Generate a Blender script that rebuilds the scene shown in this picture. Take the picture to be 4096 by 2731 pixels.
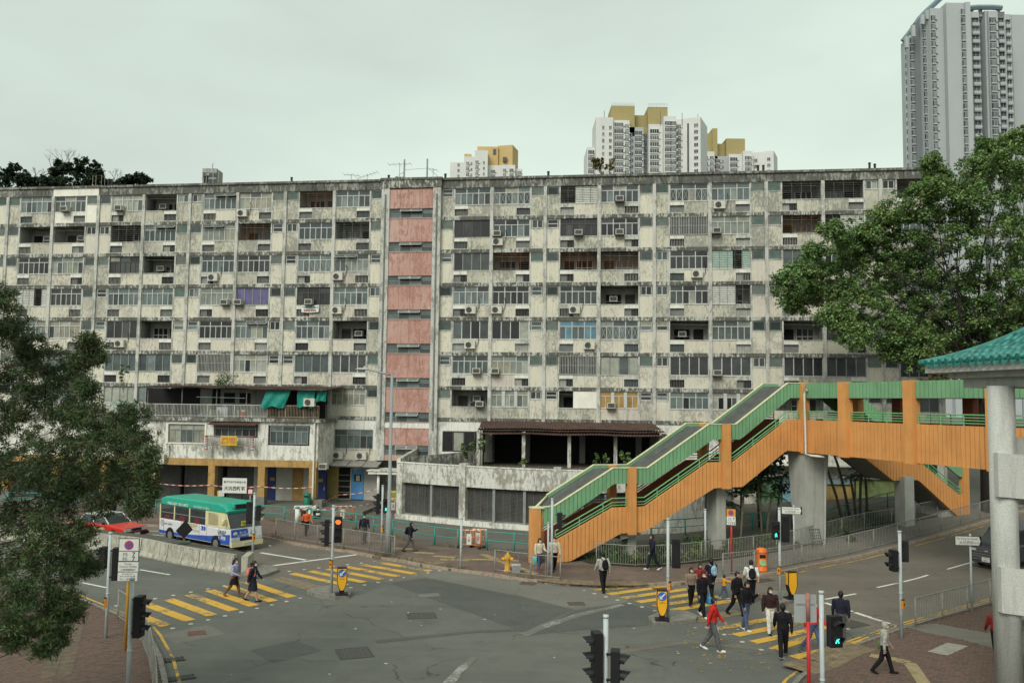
import bpy, bmesh, math, random
import numpy as np
from mathutils import Vector, Matrix, Euler

for o in list(bpy.data.objects):
 bpy.data.objects.remove(o)
SC = bpy.context.scene
COL = SC.collection
R = math.radians
RNG = random.Random(7)

# ------------------------------------------------------------------ camera, sky, sun, exposure
cam = bpy.data.cameras.new('camera')
cam.sensor_width = 36.0
cam.lens = 3400.0 / 4096.0 * 36.0
cam.clip_end = 3000.0
cam.clip_start = 0.1
camo = bpy.data.objects.new('camera', cam)
COL.objects.link(camo)
camo.location = (0, 0, 8.3)
camo.rotation_euler = (Matrix.Rotation(R(94.03), 4, 'X') @ Matrix.Rotation(R(0.7), 4, 'Z')).to_euler()
SC.camera = camo

SUN_EL, SUN_AZ = 40.0, -155.0        # azimuth clockwise from +Y: behind the camera, a little to the left
world = bpy.data.worlds.new('World')
SC.world = world
world.use_nodes = True
nt = world.node_tree
nt.nodes.clear()
def wn(t, **k):
 n = nt.nodes.new(t)
 for a, b in k.items():
  setattr(n, a, b)
 return n
sky = wn('ShaderNodeTexSky', sky_type='NISHITA', sun_disc=False, sun_elevation=R(SUN_EL), sun_rotation=R(SUN_AZ), air_density=1.6, dust_density=6.0, ozone_density=1.0)
hsv = wn('ShaderNodeHueSaturation')
hsv.inputs['Saturation'].default_value = 0.12
tc = wn('ShaderNodeTexCoord')
mp = wn('ShaderNodeMapping')
mp.inputs['Scale'].default_value = (1.0, 1.0, 2.6)
nz = wn('ShaderNodeTexNoise')
nz.inputs['Scale'].default_value = 1.25
nz.inputs['Detail'].default_value = 5.0
nz.inputs['Roughness'].default_value = 0.5
rp = wn('ShaderNodeValToRGB')                      # even cloud sheet with slightly thicker and thinner patches
rp.color_ramp.elements[0].position = 0.33
rp.color_ramp.elements[0].color = (3.75, 4.35, 4.12, 1)
rp.color_ramp.elements[1].position = 0.66
rp.color_ramp.elements[1].color = (5.3, 6.3, 5.45, 1)
mx = wn('ShaderNodeMix', data_type='RGBA')
mx.inputs[0].default_value = 0.86
bg = wn('ShaderNodeBackground')
bg.inputs['Strength'].default_value = 0.1
wo = wn('ShaderNodeOutputWorld')
L = nt.links.new
L(sky.outputs[0], hsv.inputs['Color'])
L(tc.outputs['Generated'], mp.inputs[0]); L(mp.outputs[0], nz.inputs['Vector'])
L(nz.outputs['Fac'], rp.inputs[0])
L(hsv.outputs[0], mx.inputs[6]); L(rp.outputs[0], mx.inputs[7])
L(mx.outputs[2], bg.inputs['Color']); L(bg.outputs[0], wo.inputs['Surface'])

sun = bpy.data.lights.new('sun', 'SUN')
sun.energy = 1.5
sun.angle = R(30)
sun.color = (1.0, 0.96, 0.88)
suno = bpy.data.objects.new('sun', sun)
COL.objects.link(suno)
sd = Vector((math.sin(R(SUN_AZ)) * math.cos(R(SUN_EL)), math.cos(R(SUN_AZ)) * math.cos(R(SUN_EL)), math.sin(R(SUN_EL))))
suno.rotation_euler = sd.to_track_quat('Z', 'Y').to_euler()

SC.view_settings.view_transform = 'Standard'
SC.view_settings.look = 'None'
SC.view_settings.gamma = 1.0
SC.view_settings.exposure = 0.58
SC.render.engine = 'CYCLES'
SC.cycles.max_bounces = 5
SC.cycles.diffuse_bounces = 3
SC.cycles.glossy_bounces = 2
SC.cycles.transparent_max_bounces = 6
SC.cycles.caustics_reflective = False
SC.cycles.caustics_refractive = False
SC.cycles.use_denoising = True

# ------------------------------------------------------------------ materials
MATS = {}
def mat(name, rgb, rough=0.75, var=0.18, scale=2.5, spec=0.3, metal=0.0, emit=0.0, bump=0.0, bscale=40.0, streak=0.0, alpha=None):
 """plain procedural surface: a base colour broken up by two noises, optional run-down streaks and fine relief"""
 if name in MATS:
  return MATS[name]
 m = bpy.data.materials.new(name)
 m.use_nodes = True
 t = m.node_tree
 b = t.nodes['Principled BSDF']
 b.inputs['Roughness'].default_value = rough
 b.inputs['Metallic'].default_value = metal
 b.inputs['Specular IOR Level'].default_value = spec
 if emit:
  b.inputs['Base Color'].default_value = (*rgb, 1)
  b.inputs['Emission Color'].default_value = (*rgb, 1)
  b.inputs['Emission Strength'].default_value = emit
  MATS[name] = m
  return m
 geo = t.nodes.new('ShaderNodeNewGeometry')
 n1 = t.nodes.new('ShaderNodeTexNoise')
 n1.inputs['Scale'].default_value = scale
 n1.inputs['Detail'].default_value = 6
 n1.inputs['Roughness'].default_value = 0.62
 t.links.new(geo.outputs['Position'], n1.inputs['Vector'])
 mr = t.nodes.new('ShaderNodeMapRange')
 mr.inputs[1].default_value = 0.3
 mr.inputs[2].default_value = 0.7
 mr.inputs[3].default_value = 1.0 - var
 mr.inputs[4].default_value = 1.0 + var
 t.links.new(n1.outputs['Fac'], mr.inputs[0])
 last = mr.outputs[0]
 if streak:
  mpn = t.nodes.new('ShaderNodeMapping')
  mpn.inputs['Scale'].default_value = (5.0, 5.0, 0.45)
  n2 = t.nodes.new('ShaderNodeTexNoise')
  n2.inputs['Scale'].default_value = 1.0
  n2.inputs['Detail'].default_value = 4
  t.links.new(geo.outputs['Position'], mpn.inputs[0])
  t.links.new(mpn.outputs[0], n2.inputs['Vector'])
  m2 = t.nodes.new('ShaderNodeMapRange')
  m2.inputs[1].default_value = 0.5
  m2.inputs[2].default_value = 0.75
  m2.inputs[3].default_value = 1.0
  m2.inputs[4].default_value = 1.0 - streak
  t.links.new(n2.outputs['Fac'], m2.inputs[0])
  mu = t.nodes.new('ShaderNodeMath')
  mu.operation = 'MULTIPLY'
  t.links.new(last, mu.inputs[0]); t.links.new(m2.outputs[0], mu.inputs[1])
  last = mu.outputs[0]
 vm = t.nodes.new('ShaderNodeVectorMath')
 vm.operation = 'SCALE'
 vm.inputs[0].default_value = rgb
 t.links.new(last, vm.inputs['Scale'])
 t.links.new(vm.outputs[0], b.inputs['Base Color'])
 if bump:
  n3 = t.nodes.new('ShaderNodeTexNoise')
  n3.inputs['Scale'].default_value = bscale
  n3.inputs['Detail'].default_value = 3
  t.links.new(geo.outputs['Position'], n3.inputs['Vector'])
  bp = t.nodes.new('ShaderNodeBump')
  bp.inputs['Strength'].default_value = bump
  bp.inputs['Distance'].default_value = 0.02
  t.links.new(n3.outputs['Fac'], bp.inputs['Height'])
  t.links.new(bp.outputs[0], b.inputs['Normal'])
 if alpha is not None:
  b.inputs['Alpha'].default_value = alpha
 MATS[name] = m
 return m

def peel(name, paint, bare, dark, cover=0.5, fine=3.0, streak=0.5, rough=0.85, sx=3.0, tint=None):
 """flaking painted render: paint over bare render, broken by noise, with dark run-down weathering of its own shape"""
 if name in MATS:
  return MATS[name]
 m = bpy.data.materials.new(name)
 m.use_nodes = True
 t = m.node_tree
 b = t.nodes['Principled BSDF']
 b.inputs['Roughness'].default_value = rough
 b.inputs['Specular IOR Level'].default_value = 0.2
 ln = t.links.new
 geo = t.nodes.new('ShaderNodeNewGeometry')
 def noise(scale, detail, sc=(1, 1, 1), rgh=0.6, off=0.0):
  mpn = t.nodes.new('ShaderNodeMapping')
  mpn.inputs['Scale'].default_value = sc
  mpn.inputs['Location'].default_value = (off, off * 2.0, off * 3.0)
  n = t.nodes.new('ShaderNodeTexNoise')
  n.inputs['Scale'].default_value = scale
  n.inputs['Detail'].default_value = detail
  n.inputs['Roughness'].default_value = rgh
  ln(geo.outputs['Position'], mpn.inputs[0]); ln(mpn.outputs[0], n.inputs['Vector'])
  return n.outputs['Fac']
 def rng(src, a, c, lo=0.0, hi=1.0):
  r_ = t.nodes.new('ShaderNodeMapRange')
  for i, v in enumerate((a, c, lo, hi)):
   r_.inputs[i + 1].default_value = v
  ln(src, r_.inputs[0])
  return r_.outputs[0]
 def mix(f, a, c):
  x = t.nodes.new('ShaderNodeMix')
  x.data_type = 'RGBA'
  if isinstance(f, float):
   x.inputs[0].default_value = f
  else:
   ln(f, x.inputs[0])
  for i, v in ((6, a), (7, c)):
   if isinstance(v, tuple):
    x.inputs[i].default_value = (*v, 1)
   else:
    ln(v, x.inputs[i])
  return x.outputs[2]
 big = noise(0.55, 3, off=3.1)
 fl = noise(fine, 9, (1.8, 1.8, 0.75), 0.72)
 ad = t.nodes.new('ShaderNodeMath'); ad.operation = 'ADD'
 ln(fl, ad.inputs[0]); ln(rng(big, 0.3, 0.7, -0.12, 0.12), ad.inputs[1])
 th = 0.36 + 0.28 * (1.0 - cover)
 f = rng(ad.outputs[0], th - 0.03, th + 0.05, 1.0, 0.0)          # 1 where the paint is gone
 c = mix(rng(noise(14.0, 4), 0.3, 0.7), tuple(x * 0.88 for x in paint), tuple(min(1, x * 1.08) for x in paint))
 if tint:
  c = mix(rng(noise(0.35, 2, off=9.0), 0.45, 0.6), c, tint)
 bb = mix(rng(noise(9.0, 5), 0.3, 0.7), tuple(x * 0.75 for x in bare), tuple(min(1, x * 1.2) for x in bare))
 c = mix(f, c, bb)
 st = rng(noise(1.0, 5, (sx * 2, sx * 2, 0.5), 0.65, off=5.0), 0.5, 0.72, 0.0, streak)
 c = mix(st, c, dark)
 ln(c, b.inputs['Base Color'])
 bp = t.nodes.new('ShaderNodeBump')
 bp.inputs['Strength'].default_value = 0.35
 bp.inputs['Distance'].default_value = 0.02
 ln(fl, bp.inputs['Height']); ln(bp.outputs[0], b.inputs['Normal'])
 MATS[name] = m
 return m

def glass(name, rgb, rough=0.18, spec=0.5):
 return mat(name, rgb, rough=rough, var=0.35, scale=1.3, spec=spec)

# ------------------------------------------------------------------ mesh helpers
class MB:
 """collects faces (with a material slot number each) and links them as one mesh"""
 def __init__(s):
  s.v = []; s.f = []; s.m = []
 def face(s, pts, mi=0):
  k = len(s.v); s.v += [tuple(p) for p in pts]; s.f.append(tuple(range(k, k + len(pts)))); s.m.append(mi)
 def box(s, x0, x1, y0, y1, z0, z1, mi=0):
  k = len(s.v)
  s.v += [(x0, y0, z0), (x1, y0, z0), (x1, y1, z0), (x0, y1, z0), (x0, y0, z1), (x1, y0, z1), (x1, y1, z1), (x0, y1, z1)]
  for q in ((0, 3, 2, 1), (4, 5, 6, 7), (0, 1, 5, 4), (1, 2, 6, 5), (2, 3, 7, 6), (3, 0, 4, 7)):
   s.f.append(tuple(k + i for i in q)); s.m.append(mi)
  return s
 def obox(s, c, size, M=None, mi=0):
  k = len(s.v); a, b, d = size[0] / 2, size[1] / 2, size[2] / 2
  for p in ((-a, -b, -d), (a, -b, -d), (a, b, -d), (-a, b, -d), (-a, -b, d), (a, -b, d), (a, b, d), (-a, b, d)):
   q = (M @ Vector(p)) if M is not None else Vector(p)
   s.v.append((q.x + c[0], q.y + c[1], q.z + c[2]))
  for q in ((0, 3, 2, 1), (4, 5, 6, 7), (0, 1, 5, 4), (1, 2, 6, 5), (2, 3, 7, 6), (3, 0, 4, 7)):
   s.f.append(tuple(k + i for i in q)); s.m.append(mi)
  return s
 def ring(s, c, ax, r, n, ry=None, ref=None):
  ax = Vector(ax).normalized()
  ref = Vector(ref) if ref is not None else (Vector((0, 0, 1)) if abs(ax.z) < 0.95 else Vector((1, 0, 0)))
  u = ref.cross(ax).normalized(); w = ax.cross(u)
  ry = r if ry is None else ry
  k = len(s.v)
  for i in range(n):
   t = 2 * math.pi * i / n
   p = Vector(c) + u * (r * math.cos(t)) + w * (ry * math.sin(t))
   s.v.append(tuple(p))
  return k
 def loft(s, ks, n, mi=0, caps=True):
  for a, b in zip(ks, ks[1:]):
   for i in range(n):
    j = (i + 1) % n
    s.f.append((a + i, a + j, b + j, b + i)); s.m.append(mi)
  if caps:
   s.f.append(tuple(ks[0] + i for i in range(n))[::-1]); s.m.append(mi)
   s.f.append(tuple(ks[-1] + i for i in range(n))); s.m.append(mi)
  return s
 def cyl(s, p0, p1, r0, r1=None, n=10, mi=0, caps=True):
  ax = Vector(p1) - Vector(p0)
  return s.loft([s.ring(p0, ax, r0, n), s.ring(p1, ax, r0 if r1 is None else r1, n)], n, mi, caps)
 def tube(s, pts, r, n=6, mi=0, caps=True):
  pts = [Vector(p) for p in pts]
  rr = r if isinstance(r, (list, tuple)) else [r] * len(pts)
  ks = []
  for i, p in enumerate(pts):
   a = pts[max(i - 1, 0)]; b = pts[min(i + 1, len(pts) - 1)]
   ks.append(s.ring(p, b - a, rr[i], n))
  return s.loft(ks, n, mi, caps)
 def prism(s, poly, z0, z1, mi=0, top=None):
  n = len(poly); k = len(s.v)
  s.v += [(p[0], p[1], z0) for p in poly] + [(p[0], p[1], z1) for p in poly]
  for i in range(n):
   j = (i + 1) % n
   s.f.append((k + i, k + j, k + n + j, k + n + i)); s.m.append(mi)
  s.f.append(tuple(k + i for i in range(n))[::-1]); s.m.append(mi)
  s.f.append(tuple(k + n + i for i in range(n))); s.m.append(mi if top is None else top)
  return s
 def slab(s, poly, a, b, fn, mi=0):
  """extrude a polygon given in (u, w) between depths a and b; fn(u, w, d) -> point"""
  n = len(poly); k = len(s.v)
  s.v += [tuple(fn(p[0], p[1], a)) for p in poly] + [tuple(fn(p[0], p[1], b)) for p in poly]
  for i in range(n):
   j = (i + 1) % n
   s.f.append((k + i, k + j, k + n + j, k + n + i)); s.m.append(mi)
  s.f.append(tuple(k + i for i in range(n))[::-1]); s.m.append(mi)
  s.f.append(tuple(k + n + i for i in range(n))); s.m.append(mi)
  return s
 def sphere(s, c, r, nu=10, nv=7, mi=0, M=None):
  rx, ry, rz = r if isinstance(r, (tuple, list)) else (r, r, r)
  ks = []
  for i in range(1, nv):
   t = math.pi * i / nv
   k = len(s.v)
   for j in range(nu):
    a = 2 * math.pi * j / nu
    p = Vector((rx * math.sin(t) * math.cos(a), ry * math.sin(t) * math.sin(a), -rz * math.cos(t)))
    if M is not None: p = M @ p
    s.v.append((c[0] + p.x, c[1] + p.y, c[2] + p.z))
   ks.append(k)
  return s.loft(ks, nu, mi, True)
 def lathe(s, prof, c=(0, 0, 0), n=12, mi=0):
  ks = []
  for r_, z in prof:
   k = len(s.v)
   for j in range(n):
    a = 2 * math.pi * j / n
    s.v.append((c[0] + r_ * math.cos(a), c[1] + r_ * math.sin(a), c[2] + z))
   ks.append(k)
  return s.loft(ks, n, mi, True)
 def mesh(s, name, mats, smooth=False, fix=True):
  me = bpy.data.meshes.new(name)
  me.from_pydata(s.v, [], s.f)
  for m in (mats if isinstance(mats, (list, tuple)) else [mats]):
   me.materials.append(m)
  if len(set(s.m)) > 1:
   me.polygons.foreach_set('material_index', s.m)
  if fix:
   bm = bmesh.new(); bm.from_mesh(me)
   bmesh.ops.recalc_face_normals(bm, faces=bm.faces)
   bm.to_mesh(me); bm.free()
  if smooth:
   me.polygons.foreach_set('use_smooth', [True] * len(me.polygons))
  me.update()
  return me

def link(name, data, parent=None, loc=(0, 0, 0), rz=0.0, scale=None):
 o = bpy.data.objects.new(name, data)
 COL.objects.link(o)
 o.location = loc
 if rz: o.rotation_euler = (0, 0, rz)
 if scale: o.scale = scale
 if parent is not None: o.parent = parent
 return o
def put(name, mb, mats, parent=None, loc=(0, 0, 0), rz=0.0, smooth=False, fix=True):
 return link(name, mb.mesh(name, mats, smooth, fix), parent, loc, rz)
def tag(o, label, cat, group=None):
 o['label'] = label; o['category'] = cat
 if group: o['group'] = group
 return o
def thing(name, label, cat, loc=(0, 0, 0), rz=0.0, group=None):
 return tag(link(name, None, None, loc, rz), label, cat, group)
def struct(o):
 o['kind'] = 'structure'; return o
def stuff(o):
 o['kind'] = 'stuff'; return o
def copy_tree(o, parent=None):
 c = o.copy(); COL.objects.link(c); c.parent = parent
 for ch in list(o.children): copy_tree(ch, c)
 return c
_txt = {}
def text(body, size, m, parent, loc, rot=(R(90), 0, 0), name='lettering', align='CENTER', xs=1.0, bold=0.0, depth=0.0):
 """flat print: a text object turned into a mesh"""
 key = (body, size, align, bold, m.name, xs)
 if key not in _txt:
  cu = bpy.data.curves.new('t', 'FONT')
  cu.body = body; cu.size = size; cu.align_x = align; cu.align_y = 'CENTER'; cu.offset = bold; cu.resolution_u = 3
  to = bpy.data.objects.new('t', cu)
  ts = bpy.data.scenes.get('lettering') or bpy.data.scenes.new('lettering')   # a scratch scene, so that only the text is evaluated
  ts.collection.objects.link(to)
  ts.view_layers[0].update()
  me = bpy.data.meshes.new_from_object(to.evaluated_get(ts.view_layers[0].depsgraph))
  bpy.data.objects.remove(to)
  me.materials.clear(); me.materials.append(m)
  for v in me.vertices: v.co.x *= xs
  _txt[key] = me
 o = link(name, _txt[key], parent, loc)
 o.rotation_euler = rot
 return o

def zg(x, y):
 """the street climbs towards the right-hand end of the block"""
 s = 0.875 * x + 0.485 * y
 if s > 40: return 0.1 * (s - 38.0)
 t = min(max((s - 36.0) / 4.0, 0), 1)
 return 0.2 * t * t

def drape(name, poly, dz, m, parent=None, thick=0.0, step=1.5, zfix=None):
 """a sheet (or slab) that follows the ground"""
 bm = bmesh.new()
 bm.faces.new([bm.verts.new((p[0], p[1], 0)) for p in poly])
 for i in range(40):
  s = 36.0 + i * step
  bmesh.ops.bisect_plane(bm, geom=bm.verts[:] + bm.edges[:] + bm.faces[:], plane_co=(s / 0.875, 0, 0), plane_no=(0.875, 0.485, 0), dist=1e-5)
 bmesh.ops.recalc_face_normals(bm, faces=bm.faces)
 if bm.faces and sum(f.normal.z for f in bm.faces) < 0:
  bmesh.ops.reverse_faces(bm, faces=bm.faces)
 if thick:
  r = bmesh.ops.extrude_face_region(bm, geom=bm.faces[:])
  lo = [g for g in r['geom'] if isinstance(g, bmesh.types.BMVert)]
  top = set(bm.verts) - set(lo)
  for v in lo: v.co.z = -1.0
  for v in bm.verts:
   base = (zg(v.co.x, v.co.y) if zfix is None else zfix)
   v.co.z = base + dz - (thick if v.co.z < -0.5 else 0)
  bmesh.ops.recalc_face_normals(bm, faces=bm.faces)
 else:
  for v in bm.verts:
   v.co.z = (zg(v.co.x, v.co.y) if zfix is None else zfix) + dz
 me = bpy.data.meshes.new(name)
 bm.to_mesh(me); bm.free()
 me.materials.append(m)
 return link(name, me, parent)
def inside(p, poly):
 x, y = p; c = False
 for (x0, y0), (x1, y1) in zip(poly, poly[1:] + poly[:1]):
  if (y0 > y) != (y1 > y) and x < (x1 - x0) * (y - y0) / (y1 - y0) + x0: c = not c
 return c
def offset_line(pts, d):
 """polyline shifted by d to its left"""
 out = []
 for i, p in enumerate(pts):
  a = pts[max(i - 1, 0)]; b = pts[min(i + 1, len(pts) - 1)]
  t = Vector((b[0] - a[0], b[1] - a[1])).normalized()
  out.append((p[0] - t.y * d, p[1] + t.x * d))
 return out
def resample(pts, step):
 out = [pts[0]]; acc = 0.0
 for a, b in zip(pts, pts[1:]):
  seg = math.hypot(b[0] - a[0], b[1] - a[1]); d = step - acc
  while d <= seg:
   out.append((a[0] + (b[0] - a[0]) * d / seg, a[1] + (b[1] - a[1]) * d / seg)); d += step
  acc = (acc + seg) % step
 return out

# ------------------------------------------------------------------ ground, road, pavements, markings
def asphalt(name, a, b, speck=0.38, crack=0.75):
 m = mat(name, a, rough=0.9, var=0.0)
 t = m.node_tree; ln = t.links.new
 bs = t.nodes['Principled BSDF']
 geo = t.nodes.new('ShaderNodeNewGeometry')
 def noise(s, d=4, r_=0.6):
  n = t.nodes.new('ShaderNodeTexNoise'); n.inputs['Scale'].default_value = s; n.inputs['Detail'].default_value = d; n.inputs['Roughness'].default_value = r_
  ln(geo.outputs['Position'], n.inputs['Vector']); return n.outputs['Fac']
 def ramp(src, lo, hi, o0, o1):
  r_ = t.nodes.new('ShaderNodeMapRange')
  for i, v in enumerate((lo, hi, o0, o1)): r_.inputs[i + 1].default_value = v
  ln(src, r_.inputs[0]); return r_.outputs[0]
 def mixc(f, c0, c1, mode='MIX'):
  x = t.nodes.new('ShaderNodeMix'); x.data_type = 'RGBA'; x.blend_type = mode
  if isinstance(f, float): x.inputs[0].default_value = f
  else: ln(f, x.inputs[0])
  for i, v in ((6, c0), (7, c1)):
   if isinstance(v, tuple): x.inputs[i].default_value = (*v, 1)
   else: ln(v, x.inputs[i])
  return x.outputs[2]
 c = mixc(ramp(noise(0.22, 5, 0.55), 0.35, 0.65, 0, 1), a, b)
 c = mixc(ramp(noise(1.3, 6, 0.7), 0.3, 0.7, 0, 0.5), c, tuple(x * 0.8 for x in a))
 sp = ramp(noise(55, 2, 0.5), 0.35, 0.65, 1 - speck, 1 + speck)
 vm = t.nodes.new('ShaderNodeVectorMath'); vm.operation = 'SCALE'
 ln(c, vm.inputs[0]); ln(sp, vm.inputs['Scale'])
 c = vm.outputs[0]
 # hairline cracks: edges of large warped cells, broken up
 wv = t.nodes.new('ShaderNodeTexNoise'); wv.inputs['Scale'].default_value = 0.9; wv.inputs['Detail'].default_value = 3
 ln(geo.outputs['Position'], wv.inputs['Vector'])
 ad = t.nodes.new('ShaderNodeVectorMath'); ad.operation = 'MULTIPLY_ADD'
 ln(wv.outputs['Color'], ad.inputs[0]); ad.inputs[1].default_value = (1.6, 1.6, 0); ln(geo.outputs['Position'], ad.inputs[2])
 vo = t.nodes.new('ShaderNodeTexVoronoi'); vo.feature = 'DISTANCE_TO_EDGE'; vo.inputs['Scale'].default_value = 0.16
 ln(ad.outputs[0], vo.inputs['Vector'])
 ck = ramp(vo.outputs['Distance'], 0.0015, 0.005, crack, 0.0)
 mm = t.nodes.new('ShaderNodeMath'); mm.operation = 'MULTIPLY'
 ln(ck, mm.inputs[0]); ln(ramp(noise(0.5, 2), 0.45, 0.55, 0, 1), mm.inputs[1])
 c = mixc(mm.outputs[0], c, tuple(x * 0.35 for x in a))
 # oil drips and darker wheel-worn lanes
 c = mixc(ramp(noise(0.75, 3, 0.5), 0.60, 0.72, 0, 0.35), c, tuple(x * 0.55 for x in a))
 mpw = t.nodes.new('ShaderNodeMapping'); mpw.inputs['Rotation'].default_value = (0, 0, 0.65); mpw.inputs['Scale'].default_value = (0.06, 0.9, 1)
 nw = t.nodes.new('ShaderNodeTexNoise'); nw.inputs['Scale'].default_value = 1.0; nw.inputs['Detail'].default_value = 3
 ln(geo.outputs['Position'], mpw.inputs[0]); ln(mpw.outputs[0], nw.inputs['Vector'])
 c = mixc(ramp(nw.outputs['Fac'], 0.50, 0.68, 0, 0.42), c, tuple(x * 1.35 for x in a))
 # spots of dried spill and chewing gum
 v2 = t.nodes.new('ShaderNodeTexVoronoi'); v2.inputs['Scale'].default_value = 1.1
 ln(geo.outputs['Position'], v2.inputs['Vector'])
 c = mixc(ramp(v2.outputs['Distance'], 0.03, 0.06, 0.45, 0.0), c, tuple(min(1, x * 1.7) for x in a))
 ln(c, bs.inputs['Base Color'])
 bp = t.nodes.new('ShaderNodeBump'); bp.inputs['Strength'].default_value = 0.25; bp.inputs['Distance'].default_value = 0.01
 ln(noise(70, 2), bp.inputs['Height']); ln(bp.outputs[0], bs.inputs['Normal'])
 return m
M_ASPH = asphalt('asphalt', (0.108, 0.111, 0.097), (0.146, 0.146, 0.127))
M_ASPH_OLD = asphalt('asphalt_old', (0.145, 0.128, 0.105), (0.168, 0.150, 0.124), crack=0.7)
M_ASPH_NEW = asphalt('asphalt_new', (0.086, 0.090, 0.081), (0.100, 0.103, 0.092), crack=0.3)
M_ASPH_PALE = asphalt('asphalt_pale', (0.155, 0.148, 0.128), (0.178, 0.170, 0.146), crack=0.8)
M_CONC = asphalt('concrete_ground', (0.115, 0.108, 0.094), (0.155, 0.147, 0.125), crack=0.8)
M_KERB = mat('kerb_stone', (0.30, 0.235, 0.18), var=0.35, scale=5, bump=0.3)
M_KERB_G = mat('kerb_concrete', (0.19, 0.18, 0.155), var=0.3, scale=5, bump=0.3)

def wornpaint(name, rgb, under, wear=0.45):
 m = mat(name, rgb, rough=0.8, var=0.0)
 t = m.node_tree; ln = t.links.new; bs = t.nodes['Principled BSDF']
 geo = t.nodes.new('ShaderNodeNewGeometry')
 n = t.nodes.new('ShaderNodeTexNoise'); n.inputs['Scale'].default_value = 7; n.inputs['Detail'].default_value = 7; n.inputs['Roughness'].default_value = 0.7
 n2 = t.nodes.new('ShaderNodeTexNoise'); n2.inputs['Scale'].default_value = 0.8; n2.inputs['Detail'].default_value = 2
 for q in (n, n2): ln(geo.outputs['Position'], q.inputs['Vector'])
 a = t.nodes.new('ShaderNodeMath'); a.operation = 'ADD'
 ln(n.outputs['Fac'], a.inputs[0]); ln(n2.outputs['Fac'], a.inputs[1])
 r_ = t.nodes.new('ShaderNodeMapRange'); r_.inputs[1].default_value = 1.28 - wear * 0.5; r_.inputs[2].default_value = 1.42 - wear * 0.5
 ln(a.outputs[0], r_.inputs[0])
 x = t.nodes.new('ShaderNodeMix'); x.data_type = 'RGBA'
 x.inputs[6].default_value = (*rgb, 1); x.inputs[7].default_value = (*under, 1)
 ln(r_.outputs[0], x.inputs[0]); ln(x.outputs[2], bs.inputs['Base Color'])
 return m
M_YEL = wornpaint('yellow_road_paint', (0.58, 0.34, 0.055), (0.14, 0.13, 0.10), 0.5)
M_YEL_OLD = wornpaint('yellow_road_paint_worn', (0.55, 0.34, 0.06), (0.15, 0.14, 0.11), 0.62)
M_WHT = wornpaint('white_road_paint', (0.66, 0.66, 0.60), (0.16, 0.15, 0.13), 0.35)
M_WHT_STUD = wornpaint('stud_white', (0.42, 0.42, 0.38), (0.2, 0.2, 0.18), 0.5)
M_WHT_OLD = wornpaint('white_road_paint_worn', (0.30, 0.30, 0.27), (0.14, 0.14, 0.12), 0.85)

# the asphalt sheet: fine near the junction, reaching the horizon
gm = MB()
xs = [-900, -300, -120, -60] + list(range(-40, 61, 4)) + [75, 90, 300, 900]
ys = [-300, -60, -20] + list(range(0, 81, 4)) + [100, 300, 1200]
for y in ys:
 for x in xs:
  gm.v.append((x, y, min(zg(x, y), 5.0) - 0.0))
nx = len(xs)
for j in range(len(ys) - 1):
 for i in range(nx - 1):
  gm.f.append((j * nx + i, j * nx + i + 1, (j + 1) * nx + i + 1, (j + 1) * nx + i)); gm.m.append(0)
gme = gm.mesh('ground', M_ASPH)
bmg = bmesh.new(); bmg.from_mesh(gme)
for i in range(22):
 bmesh.ops.bisect_plane(bmg, geom=bmg.verts[:] + bmg.edges[:] + bmg.faces[:], plane_co=((36.0 + i * 1.5) / 0.875, 0, 0), plane_no=(0.875, 0.485, 0), dist=1e-5)
for v in bmg.verts: v.co.z = min(zg(v.co.x, v.co.y), 5.0)
bmg.to_mesh(gme); bmg.free()
struct(link('ground', gme))

KERB_FAR = [(-29.86, 55.92), (-23.29, 55.36), (-18.8, 53.62), (-14.33, 50.97), (-12.16, 48.94), (-10.29, 47.69), (-8.55, 46.72), (-6.93, 45.14), (-5.99, 44.64), (-4.38, 43.21), (-2.91, 42.23), (-1.51, 41.48), (0.04, 40.47), (1.53, 39.63), (2.91, 39.12), (4.17, 39.04), (5.43, 38.95), (6.75, 39.34), (8.12, 39.73), (10.41, 40.8), (11.92, 41.57), (13.44, 42.56), (16.5, 45.13), (18.18, 46.15), (20.86, 47.61), (24.67, 49.72), (29.53, 52.62)]
KERB_FAR = [(-60.0, 60.5), (-42.0, 57.5)] + KERB_FAR + [(37.0, 57.0), (50.0, 65.0)]
BACK_FAR = [(-31.93, 63.13), (-24.86, 60.31), (-16.24, 57.92), (-14.71, 56.99), (-10.03, 54.6), (-8.45, 52.98), (-6.93, 51.45), (-5.56, 50.01), (-4.18, 48.9), (-2.79, 48.09), (-1.36, 47.55), (0.34, 46.97)]
BACK_FAR = [(-60.0, 66.0), (-44.0, 64.6)] + BACK_FAR
PLANT_FRONT = [(4.18, 43.86), (6.01, 43.19), (6.99, 43.12), (7.68, 43.29), (8.99, 44.16), (10.57, 44.95), (18.57, 50.61), (21.24, 52.23), (24.1, 53.14), (29.44, 55.63)]
KL = [(-23.87, 40.53), (-21.09, 38.49), (-18.37, 36.14), (-15.68, 33.69), (-13.47, 31.78), (-12.46, 30.2), (-11.01, 27.65), (-9.93, 25.4)]
KL = [(-60.0, 60.0 - 7.5), (-33.0, 46.5)] + KL + [(-8.6, 22.5), (-6.5, 17.0), (-5.0, 8.0), (-4.5, -20.0)]
KR = [(8.72, 26.3), (9.57, 27.41), (10.58, 28.22), (11.39, 29.5), (12.63, 30.58), (14.84, 32.5), (18.38, 35.13), (20.63, 36.84)]
KR = [(4.6, -20.0), (5.0, 10.0), (6.2, 20.0), (7.4, 24.0)] + KR + [(30.0, 43.6), (46.0, 54.0)]

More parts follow.
